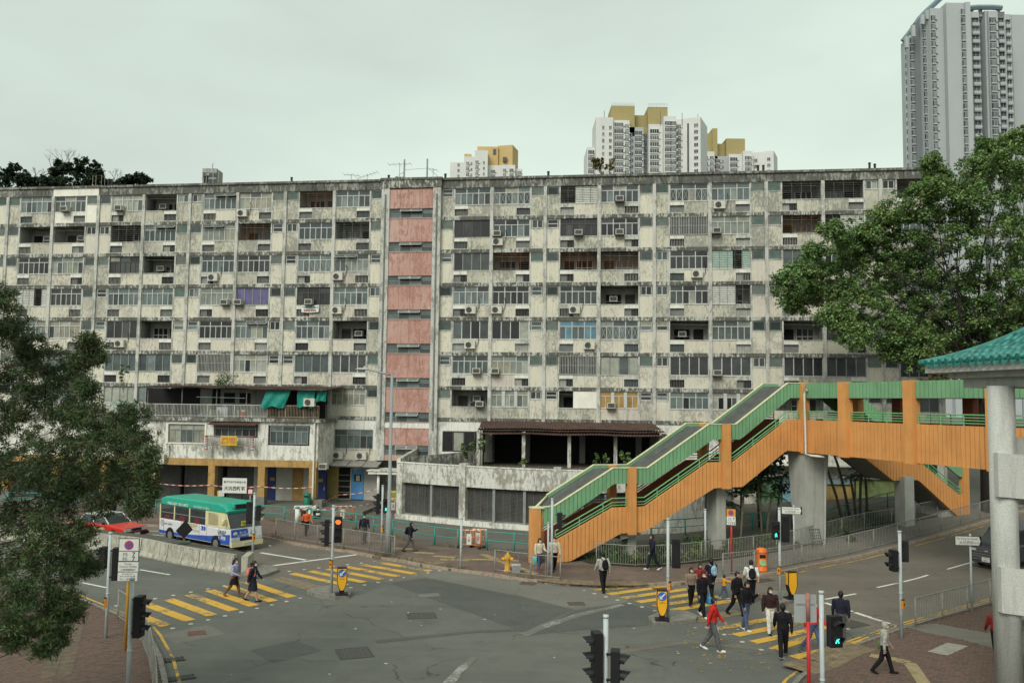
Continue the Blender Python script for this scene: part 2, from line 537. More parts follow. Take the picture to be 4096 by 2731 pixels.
# ---- pavements (real kerb steps)
M_BRICK = bpy.data.materials.new('red_pavers'); M_BRICK.use_nodes = True
def brickmat(m, c1, c2, mortar, scale, rot):
 t = m.node_tree; ln = t.links.new; bs = t.nodes['Principled BSDF']; bs.inputs['Roughness'].default_value = 0.88
 geo = t.nodes.new('ShaderNodeNewGeometry'); mpn = t.nodes.new('ShaderNodeMapping'); mpn.inputs['Rotation'].default_value = (0, 0, rot)
 br = t.nodes.new('ShaderNodeTexBrick'); br.inputs['Scale'].default_value = scale
 br.inputs['Color1'].default_value = (*c1, 1); br.inputs['Color2'].default_value = (*c2, 1); br.inputs['Mortar'].default_value = (*mortar, 1)
 br.inputs['Mortar Size'].default_value = 0.025; br.inputs['Brick Width'].default_value = 0.5; br.inputs['Row Height'].default_value = 0.25
 n = t.nodes.new('ShaderNodeTexNoise'); n.inputs['Scale'].default_value = 0.6; n.inputs['Detail'].default_value = 7; n.inputs['Roughness'].default_value = 0.7
 ln(geo.outputs['Position'], mpn.inputs[0]); ln(mpn.outputs[0], br.inputs['Vector']); ln(geo.outputs['Position'], n.inputs['Vector'])
 mr = t.nodes.new('ShaderNodeMapRange'); mr.inputs[1].default_value = 0.32; mr.inputs[2].default_value = 0.68; mr.inputs[3].default_value = 0.6; mr.inputs[4].default_value = 1.3
 ln(n.outputs['Fac'], mr.inputs[0])
 vm = t.nodes.new('ShaderNodeVectorMath'); vm.operation = 'SCALE'; ln(br.outputs['Color'], vm.inputs[0]); ln(mr.outputs[0], vm.inputs['Scale'])
 ln(vm.outputs[0], bs.inputs['Base Color'])
brickmat(M_BRICK, (0.168, 0.108, 0.083), (0.138, 0.093, 0.073), (0.09, 0.075, 0.062), 2.5, 0.3)
M_PAVE_G = asphalt('pavement_concrete', (0.150, 0.138, 0.118), (0.185, 0.172, 0.148), crack=0.5)
M_PAVER = [mat('paver_red_%d' % i, c, var=0.22, scale=9, rough=0.9) for i, c in enumerate(((0.146, 0.092, 0.072), (0.126, 0.086, 0.069), (0.105, 0.078, 0.064)))]
M_JOINT = mat('paver_joint', (0.075, 0.066, 0.055), var=0.3)

iK = 23                                                   # the red paving gives way to grey at the bridge ramp
PF = [p for p in KERB_FAR if p[0] <= 9.2]
far_red = PF + [(10.9, 44.9), (8.99, 44.16), (7.68, 43.29), (6.99, 43.12), (6.01, 43.19), (4.18, 43.86), (1.9, 43.6)] + BACK_FAR[::-1]
pave_far = struct(drape('pavement', far_red, 0.13, M_BRICK, thick=0.3))
PG = [p for p in KERB_FAR if p[0] > 9.2]
far_grey = [PF[-1]] + PG + [(46.0, 66.0), (36.0, 59.5)] + PLANT_FRONT[::-1][:5] + [(10.9, 44.9)]
struct(drape('pavement', far_grey, 0.13, M_PAVE_G, thick=0.3))
# forecourt of the estate, behind the green railing
fore = BACK_FAR + [(1.9, 43.6), (4.18, 43.86), (10.9, 44.9)] + PLANT_FRONT[5:] + [(36.0, 59.5), (46.0, 66.0), (60.0, 90.0), (-70.0, 90.0)]
struct(drape('forecourt', fore, 0.10, M_CONC, thick=0.3))

near_left = KL + [(-60.0, -20.0)]
pl = struct(drape('pavement', near_left, 0.085, M_JOINT, thick=0.3))
near_right = KR + [(60.0, 54.0), (60.0, -20.0)]
prr = struct(drape('pavement', near_right, 0.085, M_JOINT, thick=0.3))

def kerb(line, parent, m, h=0.125, w=0.16, step=1.0, lo=0, hi=1e9, side=1):
 """single kerb stones laid end to end along the edge of a pavement"""
 pts = resample(line, step); n = 0
 for a, b in zip(pts, pts[1:]):
  cx, cy = (a[0] + b[0]) / 2, (a[1] + b[1]) / 2
  if not (-34 < cx < 34 and 20 < cy < 62) : continue
  if abs(cx) > 0.66 * cy + 1: continue
  d = Vector((b[0] - a[0], b[1] - a[1])); L_ = d.length; ang = math.atan2(d.y, d.x)
  nrm = Vector((-d.y, d.x)).normalized() * (w / 2 - 0.02) * side
  mb = MB(); mb.obox((0, 0, 0), (L_ - 0.012, w, 0.3))
  o = put('kerb_stone', mb, m, parent, (cx + nrm.x, cy + nrm.y, zg(cx, cy) + h - 0.15 + RNG.uniform(-0.006, 0.006)), ang)
  dz = zg(b[0], b[1]) - zg(a[0], a[1])
  o.rotation_euler = (0, -math.atan2(dz, L_), ang + RNG.uniform(-0.008, 0.008)); n += 1
 return n
kerb(KERB_FAR, pave_far, M_KERB, h=0.14, side=1)
kerb(KL, pl, M_KERB_G, h=0.115, side=-1)
kerb(KR, prr, M_KERB_G, h=0.115, side=-1)

def pavers(poly, parent, ox, oy, ang, x0, x1, y0, y1, top, skip=None, keep=280):
 """little concrete pavers 0.2 x 0.1 in running bond; the nearest ones single, the rest one sheet"""
 ca, sa = math.cos(ang), math.sin(ang); items = []
 for j in range(int((y1 - y0) / 0.1)):
  for i in range(int((x1 - x0) / 0.2)):
   u = x0 + i * 0.2 + (0.1 if j % 2 else 0); w = y0 + j * 0.1
   x, y = ox + u * ca - w * sa, oy + u * sa + w * ca
   if not inside((x, y), poly) or y < 21: continue
   if abs(x) > 0.63 * y + 0.6: continue
   if skip and skip(x, y): continue
   if math.hypot(x - ox, y - oy) > 40: continue
   items.append((y, x))
 items.sort()
 big = []
 hx, hy = 0.095, 0.0455
 me = []
 for m in M_PAVER:
  mb = MB(); mb.box(-hx, hx, -hy, hy, -0.05, 0)
  me.append(mb.mesh('paver', m))
 bulk = MB()
 for k, (y, x) in enumerate(items):
  z = zg(x, y) + top + RNG.uniform(-0.004, 0.004); mi = RNG.choice((0, 0, 1, 1, 2))
  if k < keep:
   link('paver', me[mi], parent, (x, y, z), ang)
  else:
   b = len(bulk.v)
   for dx, dy in ((-hx, -hy), (hx, -hy), (hx, hy), (-hx, hy)):
    bulk.v.append((x + dx * ca - dy * sa, y + dx * sa + dy * ca, z))
   for dx, dy in ((-hx, -hy), (hx, -hy), (hx, hy), (-hx, hy)):
    bulk.v.append((x + dx * ca - dy * sa, y + dx * sa + dy * ca, z - 0.03))
   bulk.f += [(b, b + 1, b + 2, b + 3)] + [(b + 4 + i, b + 4 + (i + 1) % 4, b + (i + 1) % 4, b + i) for i in range(4)]
   bulk.m += [mi] * 5
 if bulk.f: stuff(put('paver_field', bulk, M_PAVER, parent, fix=False))
inL = offset_line(KL, -0.2); inR = offset_line(KR, -0.2)
GREYPATCH = [(14.8, 32.39), (16.19, 32.92), (17.42, 31.65), (20.04, 32.11), (17.67, 28.36), (16.61, 29.58), (15.97, 30.71), (15.14, 31.55)]
COVERSLAB = [(14.06, 29.15), (15.3, 30.27), (15.79, 29.84), (14.51, 28.72)]
pavers(inL + [(-60.0, -20.0)], pl, -12.0, 22.0, 0.75, -14, 14, -8, 16, 0.115)
pavers(inR + [(60.0, 54.0), (60.0, -20.0)], prr, 12.0, 24.0, 0.25, -8, 12, -6, 14, 0.115, skip=lambda x, y: inside((x, y), GREYPATCH) or inside((x, y), COVERSLAB))
drape('concrete_patch', GREYPATCH, 0.112, M_PAVE_G, prr)
drape('concrete_slab', COVERSLAB, 0.118, mat('pale_concrete', (0.30, 0.285, 0.24), var=0.2, scale=4), prr)

def tactile(px_line, parent, top, m, w=0.4, rows=1):
 """ribbed or studded guidance tiles, each a thin tile of its own"""
 pts = resample(px_line, 0.41)
 for a, b in zip(pts, pts[1:]):
  d = Vector((b[0] - a[0], b[1] - a[1])); ang = math.atan2(d.y, d.x)
  nn = Vector((-d.y, d.x)).normalized()
  for r_ in range(rows):
   mb = MB(); mb.box(-0.197, 0.197, -0.197, 0.197, -0.03, 0.0)
   for q in range(4):
    mb.box(-0.17, 0.17, -0.16 + q * 0.095, -0.12 + q * 0.095, 0.0, 0.006)
   cx, cy = (a[0] + b[0]) / 2 + nn.x * 0.41 * r_, (a[1] + b[1]) / 2 + nn.y * 0.41 * r_
   put('tactile_tile', mb, m, parent, (cx, cy, zg(cx, cy) + top), ang)
M_TACT = mat('tactile_yellow', (0.30, 0.24, 0.135), var=0.3, scale=4)
M_TACT_P = mat('tactile_worn', (0.20, 0.155, 0.10), var=0.35, scale=4)
tactile([(1.54, 39.77), (2.54, 39.28), (4.1, 39.0), (5.58, 39.09), (6.65, 39.41)], pave_far, 0.142, M_TACT_P, rows=2)
tactile([(-5.52, 44.6), (-4.28, 43.86), (-3.45, 43.05)], pave_far, 0.142, M_TACT_P, rows=2)
tactile([(-1.44, 46.18), (1.46, 40.78)], pave_far, 0.142, M_TACT, rows=1)
for q in [(-5.16, 46.53), (-3.99, 45.49), (-3.2, 44.69), (-6.48, 47.77), (-8.2, 50.2)]:
 tactile([q, (q[0] + 1.3, q[1] - 0.35)], pave_far, 0.142, M_TACT)
tactile([(-3.58, 44.52), (-1.0, 44.69), (0.81, 44.33)], pave_far, 0.142, M_TACT)
tactile([(9.27, 26.74), (10.24, 27.47), (11.49, 28.81), (12.35, 29.47)], prr, 0.126, M_TACT_P, rows=3)
tactile([(11.92, 28.66), (12.45, 28.35), (12.86, 27.83), (12.17, 25.21)], prr, 0.126, M_TACT, rows=1)
tactile([(-13.05, 25.6), (-14.1, 28.08), (-15.02, 30.11), (-15.56, 31.42)], pl, 0.122, mat('tactile_dull', (0.135, 0.105, 0.075), var=0.3, scale=4), rows=2)

# ---- older and newer asphalt, laid as thin sheets
def sheet(name, px, m, dz): return struct(drape(name, px, dz, m))
sheet('road_surface', [(-60.0, 55.0), (-33.0, 48.5)] + [(-23.63, 49.04), (-17.52, 45.15), (-13.05, 42.1), (-10.68, 40.75), (-8.4, 39.49), (-5.39, 39.39), (-3.92, 40.69), (-4.99, 43.43)] + KERB_FAR[::-1][:0] + [p for p in KERB_FAR[::-1] if p[0] < -5.0], M_ASPH_OLD, 0.004)
sheet('road_surface', [(-4.99, 43.43), (-3.92, 40.69), (-1.24, 38.43), (0.69, 36.89), (2.6, 34.92), (3.72, 35.36), (5.08, 36.3), (4.48, 38.39)] + [p for p in KERB_FAR[::-1] if -4.6 < p[0] < 4.6], M_ASPH_PALE, 0.005)
sheet('road_surface', [(10.77, 40.32), (10.99, 35.1), (12.69, 33.98), (13.41, 32.19), (14.01, 31.87)] + KR[10:] + [(50.0, 62.0)] + [p for p in KERB_FAR[::-1] if 11 < p[0] < 45], M_ASPH_OLD, 0.004)
sheet('road_patch', [(-5.37, 39.29), (-3.91, 40.58), (-1.24, 38.28), (0.68, 36.75), (2.59, 34.8), (0.51, 31.43), (-1.32, 33.88), (-3.56, 36.75)], M_ASPH_NEW, 0.006)
sheet('road_patch', [(2.58, 34.68), (4.83, 35.97), (6.08, 34.85), (5.21, 32.51), (2.43, 31.69), (0.77, 30.95)], M_ASPH_NEW, 0.006)
sheet('road_patch', [(-4.62, 30.08), (-1.22, 31.52), (2.75, 32.22), (2.82, 31.95), (-1.16, 31.19), (-4.48, 29.75)], M_ASPH_NEW, 0.007)
sheet('road_patch', [(3.76, 29.24), (6.39, 30.56), (8.7, 29.74), (8.59, 29.39), (6.31, 30.18), (3.79, 28.88)], M_ASPH_OLD, 0.007)
sheet('road_patch', [(-8.53, 28.73), (-7.35, 29.96), (-6.16, 28.83), (-7.42, 27.43)], M_ASPH_NEW, 0.0065)
sheet('road_patch', [(-12.18, 30.37), (-11.07, 31.93), (-9.95, 30.63), (-11.25, 29.34)], M_ASPH_PALE, 0.006)
sheet('road_seam', [(0.41, 31.1), (1.17, 32.32), (2.61, 34.08), (4.6, 35.83), (4.78, 35.62), (2.77, 33.69), (1.34, 31.91), (0.68, 30.78)], M_WHT_OLD, 0.010)
sheet('road_seam', [(-1.98, 25.5), (-1.57, 27.15), (-1.16, 28.34), (-0.99, 28.16), (-1.39, 26.67), (-1.66, 25.08)], M_WHT_OLD, 0.010)

for q in ([(-10.92, 39.72), (-10.59, 40.41), (-8.16, 38.4), (-8.54, 37.38)], [(6.84, 33.4), (7.41, 34.04), (9.11, 35.08), (9.46, 34.53), (7.96, 33.45), (7.28, 32.97)]): sheet('tactile_paving', q, M_TACT_P, 0.010)

# ---- painted markings
def stripe(a, b, w, m, dz=0.011, name='crossing_stripe', parent=None):
 d = Vector((b[0] - a[0], b[1] - a[1])).normalized(); nrm = (-d.y * w / 2, d.x * w / 2)
 return struct(drape(name, [(a[0] - nrm[0], a[1] - nrm[1]), (b[0] - nrm[0], b[1] - nrm[1]), (b[0] + nrm[0], b[1] + nrm[1]), (a[0] + nrm[0], a[1] + nrm[1])], dz, m, parent))
for i in range(7):                                       # crossing beside the concrete barrier
 f = i / 6.0
 a = (-15.1 + 3.2 * f, 33.95 + 5.25 * f); b = (-12.45 + 3.35 * f, 31.6 + 4.75 * f)
 if i == 0: a = (-14.3, 33.25)
 stripe(a, b, 0.46, M_YEL)
for i in range(6):
 f = i / 5.0
 stripe((-10.35 + 3.65 * f, 41.2 + 3.0 * f), (-7.3 + 3.45 * f, 38.75 + 3.4 * f), 0.42, M_YEL)
for i in range(6):
 f = i / 5.0
 a = (3.8 + 2.65 * f, 38.3 - 3.5 * f); b = (7.05 + 2.6 * f, 40.3 - 3.5 * f)
 if i == 0: b = (5.4, 39.15)
 stripe(a, b, 0.42, M_YEL)
for i in range(5):
 f = i / 4.0
 a = (7.75 + 1.65 * f, 32.15 - 3.5 * f); b = (11.2 + 1.6 * f, 34.35 - 3.4 * f)
 if i == 3: b = (11.3, 31.6)
 if i == 4: b = (12.6, 30.7)
 stripe(a, b, 0.42, M_YEL)
def studs(px, n, m=M_WHT_STUD):
 (ax, ay), (bx, by) = px
 for i in range(n):
  f = i / (n - 1.0)
  x, y = ax + (bx - ax) * f, ay + (by - ay) * f
  mb = MB(); mb.lathe([(0.10, 0.0), (0.09, 0.012), (0.04, 0.016)], n=8)
  struct(put('crossing_stud', mb, m, None, (x, y, zg(x, y) + 0.004), RNG.random(), smooth=True))
studs(((-15.6, 34.5), (-11.6, 39.6)), 9); studs(((-12.1, 31.3), (-8.7, 36.2)), 9)
studs(((-10.6, 41.7), (-6.3, 44.9)), 8); studs(((-7.0, 38.3), (-3.4, 42.3)), 8)
studs(((3.3, 38.3), (6.3, 34.2)), 8); studs(((7.4, 32.3), (9.0, 28.6)), 5); studs(((11.2, 34.9), (13.4, 31.1)), 4)
for px in ([(-12.16, 42.66), (-8.21, 46.29)], [(-13.41, 46.54), (-10.52, 44.62)]): stripe(px[0], px[1], 0.22, M_WHT, name='road_line')
for px in ([(-19.03, 38.61), (-17.5, 37.67)], [(-17.78, 41.62), (-15.91, 40.55)], [(-13.61, 48.92), (-13.47, 48.6)], [(-22.51, 53.62), (-21.52, 53.4)], [(-21.59, 52.1), (-20.78, 51.78)], [(-21.61, 51.44), (-20.62, 50.86)],
           [(13.57, 37.15), (15.36, 38.29)], [(16.88, 39.65), (20.51, 42.3)], [(21.87, 43.14), (23.74, 44.12)]):
 stripe(px[0], px[1], 0.13, M_WHT, name='road_line')
gl = [(13.33, 36.5), (14.71, 32.81)]
for f0, f1 in ((0.0, 0.22), (0.26, 0.4), (0.44, 0.8), (0.82, 0.9), (0.93, 1.0)):
 p0 = tuple(gl[0][i] + (gl[1][i] - gl[0][i]) * f0 for i in (0, 1)); p1 = tuple(gl[0][i] + (gl[1][i] - gl[0][i]) * f1 for i in (0, 1))
 stripe(p0, p1, 0.2, M_WHT, name='road_line')
def edge_line(line, off, m, name='edge_line', lo=None):
 pts = offset_line(line, off)
 a = offset_line(pts, 0.05); b = offset_line(pts, -0.05)
 return struct(drape(name, a + b[::-1], 0.012, m))
edge_line([p for p in KERB_FAR if p[0] > 11.5 and p[0] < 34], -0.35, M_YEL_OLD)
edge_line(KL[3:11], 0.34, M_YEL_OLD)
edge_line(KR[3:], 0.3, M_YEL_OLD); edge_line(KR[6:], 0.48, M_YEL_OLD)
# scattered remains of an older yellow marking
wear = MB(); rg = random.Random(3)
for k in range(110):
 x, y = rg.uniform(5.6, 9.2), rg.uniform(27.0, 32.0); r_ = rg.uniform(0.015, 0.06) * (2 if k % 17 == 0 else 1)
 wear.face([(x + r_ * math.cos(t) * rg.uniform(0.4, 1.6), y + r_ * math.sin(t) * rg.uniform(0.3, 1), 0.013) for t in [i * 1.05 for i in range(6)]])
stuff(put('worn_paint_flakes', wear, M_YEL_OLD, fix=False))
lit = MB()
for k in range(34):
 x, y = rg.uniform(-9, 9), rg.uniform(24.0, 38.0); r_ = rg.uniform(0.02, 0.06)
 lit.face([(x + r_ * math.cos(t) * rg.uniform(0.4, 1.6), y + r_ * math.sin(t) * rg.uniform(0.3, 1), 0.014) for t in [i * 1.25 for i in range(5)]])
stuff(put('litter_scraps', lit, M_WHT, fix=False))

# ---- traffic islands with their own kerbs
def island(name, px, h=0.14, m=M_KERB_G):
 # rounded outline
 o = struct(drape(name, px, h, m, thick=0.25))
 return o
island('traffic_island', [(-8.65, 36.99), (-8.44, 37.78), (-7.79, 38.21), (-7.08, 37.66), (-6.69, 36.91), (-6.7, 36.26), (-7.22, 35.97), (-7.88, 36.16)])
island('traffic_island', [(5.33, 33.25), (6.23, 34.53), (7.0, 34.41), (7.31, 33.57), (7.14, 33.04), (6.26, 32.63), (5.38, 32.41)])
island('traffic_island', [(10.71, 36.82), (11.53, 38.04), (12.19, 38.22), (12.29, 37.08), (11.92, 36.34), (10.94, 35.6), (10.63, 35.92)])
island('traffic_island', [(-12.59, 40.52), (-12.43, 41.83), (-12.16, 42.59), (-11.49, 42.38), (-11.05, 41.43), (-11.3, 40.43), (-11.82, 39.45)])

# ---- ironwork in the road
def cover(px, w, d, ang, label, name='manhole_cover', cat='manhole cover', m=None):
 x, y = px
 m = m or mat('cast_iron', (0.07, 0.068, 0.06), var=0.3, scale=20, rough=0.6, spec=0.4)
 t = thing(name, label, cat, (x, y, zg(x, y) + 0.012), ang)
 f = MB()
 for a in ((-w / 2 - 0.05, w / 2 + 0.05, -d / 2 - 0.05, -d / 2), (-w / 2 - 0.05, w / 2 + 0.05, d / 2, d / 2 + 0.05), (-w / 2 - 0.05, -w / 2, -d / 2, d / 2), (w / 2, w / 2 + 0.05, -d / 2, d / 2)):
  f.box(*a, -0.03, 0.008)
 put('frame', f, m, t)
 p = MB(); p.box(-w / 2 + 0.01, w / 2 - 0.01, -d / 2 + 0.01, d / 2 - 0.01, -0.03, 0.002)
 n = 6
 for i in range(n):
  for j in range(n):
   p.box(-w / 2 + 0.05 + i * (w - 0.1) / n, -w / 2 + 0.02 + (i + 0.7) * (w - 0.1) / n, -d / 2 + 0.05 + j * (d - 0.1) / n, -d / 2 + 0.02 + (j + 0.7) * (d - 0.1) / n, 0.002, 0.006)
 put('cover', p, m, t)
cover((-5.05, 28.56), 1.0, 1.1, 0.35, 'large square iron cover in the middle of the junction')
cover((-3.36, 33.51), 1.0, 0.8, 0.2, 'square iron cover sunk in the asphalt near the dark road patch')
cover((-3.41, 36.99), 0.8, 0.5, 0.3, 'small pale cover beside the dark road patch', m=mat('pale_iron', (0.17, 0.16, 0.14), var=0.3, scale=12))
cover((2.79, 35.78), 0.6, 0.5, 0.1, 'rusty small cover in the pale road strip', m=mat('rust_iron', (0.10, 0.075, 0.055), var=0.3, scale=12))
cover((0.87, 39.59), 0.6, 0.5, -0.3, 'gully cover by the kerb in front of the hydrant railing', m=mat('rust_iron', (0.10, 0.075, 0.055), var=0.3, scale=12))
cover((6.89, 38.73), 0.7, 0.5, 0.4, 'drain cover between the first yellow crossing stripes', m=mat('rust_iron', (0.10, 0.075, 0.055), var=0.3, scale=12))
cover((11.99, 40.89), 1.0, 0.5, 0.5, 'black drain cover at the kerb near the orange litter bin')
cover((12.99, 33.13), 1.0, 1.0, 0.5, 'dark iron cover next to the dashed white give way line')
cover((-11.01, 30.68), 0.5, 0.45, 0.4, 'reddish iron cover in the pale patch by the yellow crossing', m=mat('red_iron', (0.16, 0.075, 0.055), var=0.3, scale=12))
cover((12.02, 27.94), 0.9, 0.9, 0.25, 'round patterned cover set in the red paving', m=mat('rust_iron', (0.10, 0.075, 0.055), var=0.3, scale=12))
for q, lb in (((-10.75, 27.55), 'roadside gully grating by the near railing, beside the first yellow line bend'), ((-9.77, 25.83), 'second gully grating along the near railing')):
 t = thing('gully_grating', lb, 'grating', (q[0], q[1], 0.014), 0.5)
 g_ = MB()
 for i in range(9): g_.obox((-0.4 + i * 0.1, 0, 0), (0.05, 0.42, 0.02), Matrix.Rotation(0.4, 3, 'Z'))
 put('bars', g_, mat('cast_iron', (0.05, 0.05, 0.045)), t)
 g2 = MB(); g2.box(-0.47, 0.47, -0.25, 0.25, -0.02, -0.008); put('pit', g2, mat('pit_black', (0.012, 0.012, 0.012), var=0), t)

# ------------------------------------------------------------------ the weathered apartment block
M_CREAM = peel('cream_render', (0.63, 0.60, 0.485), (0.42, 0.41, 0.345), (0.17, 0.168, 0.145), cover=0.80, fine=4.2, streak=0.26, tint=(0.58, 0.54, 0.455))
M_CREAM_H = peel('cream_render_stained', (0.55, 0.525, 0.42), (0.31, 0.305, 0.26), (0.10, 0.10, 0.086), cover=0.58, fine=4.4, streak=0.46, tint=(0.44, 0.425, 0.35))
M_CREAM_B = peel('cream_render_flaking', (0.61, 0.575, 0.465), (0.38, 0.36, 0.305), (0.12, 0.118, 0.10), cover=0.68, fine=4.0, streak=0.4, tint=(0.54, 0.48, 0.425))
M_BAND = peel('slab_edge', (0.48, 0.48, 0.43), (0.12, 0.12, 0.102), (0.03, 0.031, 0.028), cover=0.38, fine=3.0, streak=0.8)
M_PARA = peel('roof_parapet', (0.30, 0.30, 0.265), (0.115, 0.115, 0.10), (0.025, 0.026, 0.024), cover=0.34, fine=3.0, streak=0.85, sx=2.2)
M_COLM = peel('pier_render', (0.52, 0.52, 0.475), (0.33, 0.33, 0.295), (0.12, 0.12, 0.108), cover=0.62, fine=2.6, streak=0.4)
M_WHITE = peel('white_render', (0.72, 0.71, 0.65), (0.50, 0.49, 0.44), (0.13, 0.13, 0.11), cover=0.84, fine=2.4, streak=0.4)
M_WHITEN = mat('fresh_white_render', (0.74, 0.72, 0.63), var=0.1, scale=1.5, streak=0.15)
M_PINK = peel('pink_render', (0.47, 0.285, 0.24), (0.40, 0.215, 0.175), (0.19, 0.10, 0.085), cover=0.6, fine=2.6, streak=0.45, tint=(0.50, 0.335, 0.29))
M_LINTEL = mat('lintel_white', (0.66, 0.65, 0.58), var=0.15, scale=2, streak=0.25)
M_INNER = mat('balcony_wall', (0.30, 0.295, 0.26), var=0.2, scale=1.2, streak=0.3)
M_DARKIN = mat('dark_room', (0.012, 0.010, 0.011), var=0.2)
M_DARKDOOR = mat('dark_door', (0.05, 0.045, 0.04), var=0.3)
M_ALU = mat('aluminium_frame', (0.47, 0.48, 0.45), var=0.12, rough=0.5)
M_ALU_D = mat('grey_frame', (0.23, 0.24, 0.225), var=0.15, rough=0.5)
M_BRONZE = mat('bronze_frame', (0.07, 0.062, 0.055), var=0.2, rough=0.5)
M_RUST = mat('rusty_bar', (0.22, 0.095, 0.045), var=0.4, scale=6)
M_BAR = mat('grey_bar', (0.16, 0.16, 0.15), var=0.3)
M_BARW = mat('pale_bar', (0.46, 0.46, 0.42), var=0.2)
PANES = dict(
 t=[glass('pane_teal_%d' % i, c) for i, c in enumerate(((0.105, 0.135, 0.13), (0.07, 0.09, 0.088), (0.15, 0.18, 0.172), (0.05, 0.063, 0.064)))],
 d=[glass('pane_dark_%d' % i, c) for i, c in enumerate(((0.026, 0.025, 0.027), (0.042, 0.042, 0.042), (0.06, 0.064, 0.062), (0.02, 0.018, 0.02)))],
 c=[glass('pane_curtain_%d' % i, c, 0.3) for i, c in enumerate(((0.30, 0.31, 0.26), (0.19, 0.21, 0.18), (0.25, 0.24, 0.18), (0.08, 0.095, 0.09)))],
 b=[glass('pane_blue_%d' % i, c, 0.3) for i, c in enumerate(((0.06, 0.16, 0.22), (0.09, 0.20, 0.26), (0.08, 0.10, 0.11)))],
 y=[glass('pane_amber', (0.33, 0.20, 0.06), 0.3)], v=[glass('pane_violet', (0.10, 0.09, 0.20), 0.35)])
FX, FY = (-43.007, 71.434)
FROT = -0.13026
block = thing('apartment_block', 'long weathered cream apartment block with grey piers, stained slab bands and a pink stair tower', 'building', (FX, FY, 0), FROT)
CX = [0, 4.18, 8.30, 12.36, 16.43, 20.58, 24.67, 28.80, 32.93, 37.49, 41.66, 45.87, 50.06, 54.26, 58.44, 62.60, 66.72, 70.83, 74.75]
ZS = [22.66, 20.05, 17.40, 14.70, 11.97, 9.30, 6.86]      # slab centres, from under the top storey down
ZTOP = 25.08                                               # underside of the roof parapet
_cnt = {}; _bulk = {}
def piece(name, me, parent, loc, scale=(1, 1, 1), limit=285):
 """alike pieces: separate objects up to the limit, the rest joined into one part of the block"""
 _cnt[name] = _cnt.get(name, 0) + 1
 if _cnt[name] <= limit:
  return link(name, me, parent, loc, scale=scale)
 pl_ = Vector(parent.location) if parent is not block else Vector((0, 0, 0))
 _bulk.setdefault((name), []).append((me, Vector(loc) + pl_, scale))
def flush_bulk():
 for name, items in _bulk.items():
  mb = MB(); mats = []
  for me, lc, sc in items:
   mm = me.materials[0]
   if mm not in mats: mats.append(mm)
   k = len(mb.v); mi = mats.index(mm)
   for v in me.vertices: mb.v.append((v.co.x * sc[0] + lc.x, v.co.y * sc[1] + lc.y, v.co.z * sc[2] + lc.z))
   for p in me.polygons: mb.f.append(tuple(k + i for i in p.vertices)); mb.m.append(mi)
  stuff(put(name + '_rows', mb, mats, block))
_me = {}
def boxmesh(name, m, y0=0.0, y1=1.0):
 """unit box in x and z (origin lower left), given depth"""
 k = (name, m.name, y0, y1)
 if k not in _me:
  mb = MB(); mb.box(0, 1, y0, y1, 0, 1); _me[k] = mb.mesh(name, m)
 return _me[k]
def panel(name, m, x0, x1, z0, z1, y0, y1, parent=None, limit=285):
 return piece(name, boxmesh(name, m, y0, y1), parent or block, (x0, 0, z0), (x1 - x0, 1, z1 - z0), limit)

def frame_mesh(kind, w, h, m):
 k = ('fr', kind, round(w, 1), round(h, 1), m.name)
 if k in _me: return _me[k]
 w, h = round(w, 1), round(h, 1)
 mb = MB(); t = 0.05; bars = []; panes = []
 def b(x0, x1, z0, z1, y0=-0.03, y1=0.06): mb.box(x0, x1, y0, y1, z0, z1)
 b(0, w, 0, t); b(0, w, h - t, h); b(0, t, t, h - t); b(w - t, w, t, h - t)
 if kind == 'case':                                   # transom lights over six casements in pairs
  zt = h * 0.70
  b(t, w - t, zt - 0.03, zt + 0.03)
  for i in range(3):
   xa, xb = w * i / 3, w * (i + 1) / 3
   if i: b(xa - 0.035, xa + 0.035, t, zt - 0.03); b(xa - 0.035, xa + 0.035, zt + 0.03, h - t)
   mid = (xa + xb) / 2
   b(mid - 0.028, mid + 0.028, t, zt - 0.03, -0.02, 0.05)
   panes += [(xa + 0.04, xb - 0.04, zt + 0.03, h - t), (xa + 0.05, mid - 0.03, t, zt - 0.03), (mid + 0.03, xb - 0.05, t, zt - 0.03)]
 elif kind == 'slide':
  for i in range(4):
   xa, xb = w * i / 4, w * (i + 1) / 4
   if i: b(xa - 0.035, xa + 0.035, t, h - t, -0.03 if i % 2 else -0.015, 0.06)
   panes.append((xa + 0.045, xb - 0.045, t, h - t))
 elif kind == 'three':
  for i in range(3):
   xa, xb = w * i / 3, w * (i + 1) / 3
   if i: b(xa - 0.13, xa + 0.13, t, h - t, -0.06, 0.08)
   zt = h * 0.72; xa += 0.14 if i else 0.04; xb -= 0.14 if i < 2 else 0.04; mid = (xa + xb) / 2
   b(xa, xb, zt - 0.03, zt + 0.03, -0.02, 0.05); b(mid - 0.028, mid + 0.028, t, zt - 0.03, -0.02, 0.05)
   panes += [(xa, xb, zt + 0.03, h - t), (xa, mid - 0.03, t, zt - 0.03), (mid + 0.03, xb, t, zt - 0.03)]
 elif kind == 'pair':
  b(w / 2 - 0.03, w / 2 + 0.03, t, h - t, -0.02, 0.05)
  panes += [(t, w / 2 - 0.03, t, h - t), (w / 2 + 0.03, w - t, t, h - t)]
 elif kind == 'stack':
  b(t, w - t, h * 0.5 - 0.03, h * 0.5 + 0.03, -0.02, 0.05)
  panes += [(t, w - t, t, h * 0.5 - 0.03), (t, w - t, h * 0.5 + 0.03, h - t)]
 _me[k] = (mb.mesh('window', m), panes)
 return _me[k]
def pane_mesh(m):
 k = ('pane', m.name)
 if k not in _me:
  mb = MB(); mb.box(0, 1, 0.015, 0.03, 0, 1); _me[k] = mb.mesh('pane', m)
 return _me[k]
rf = random.Random(11)
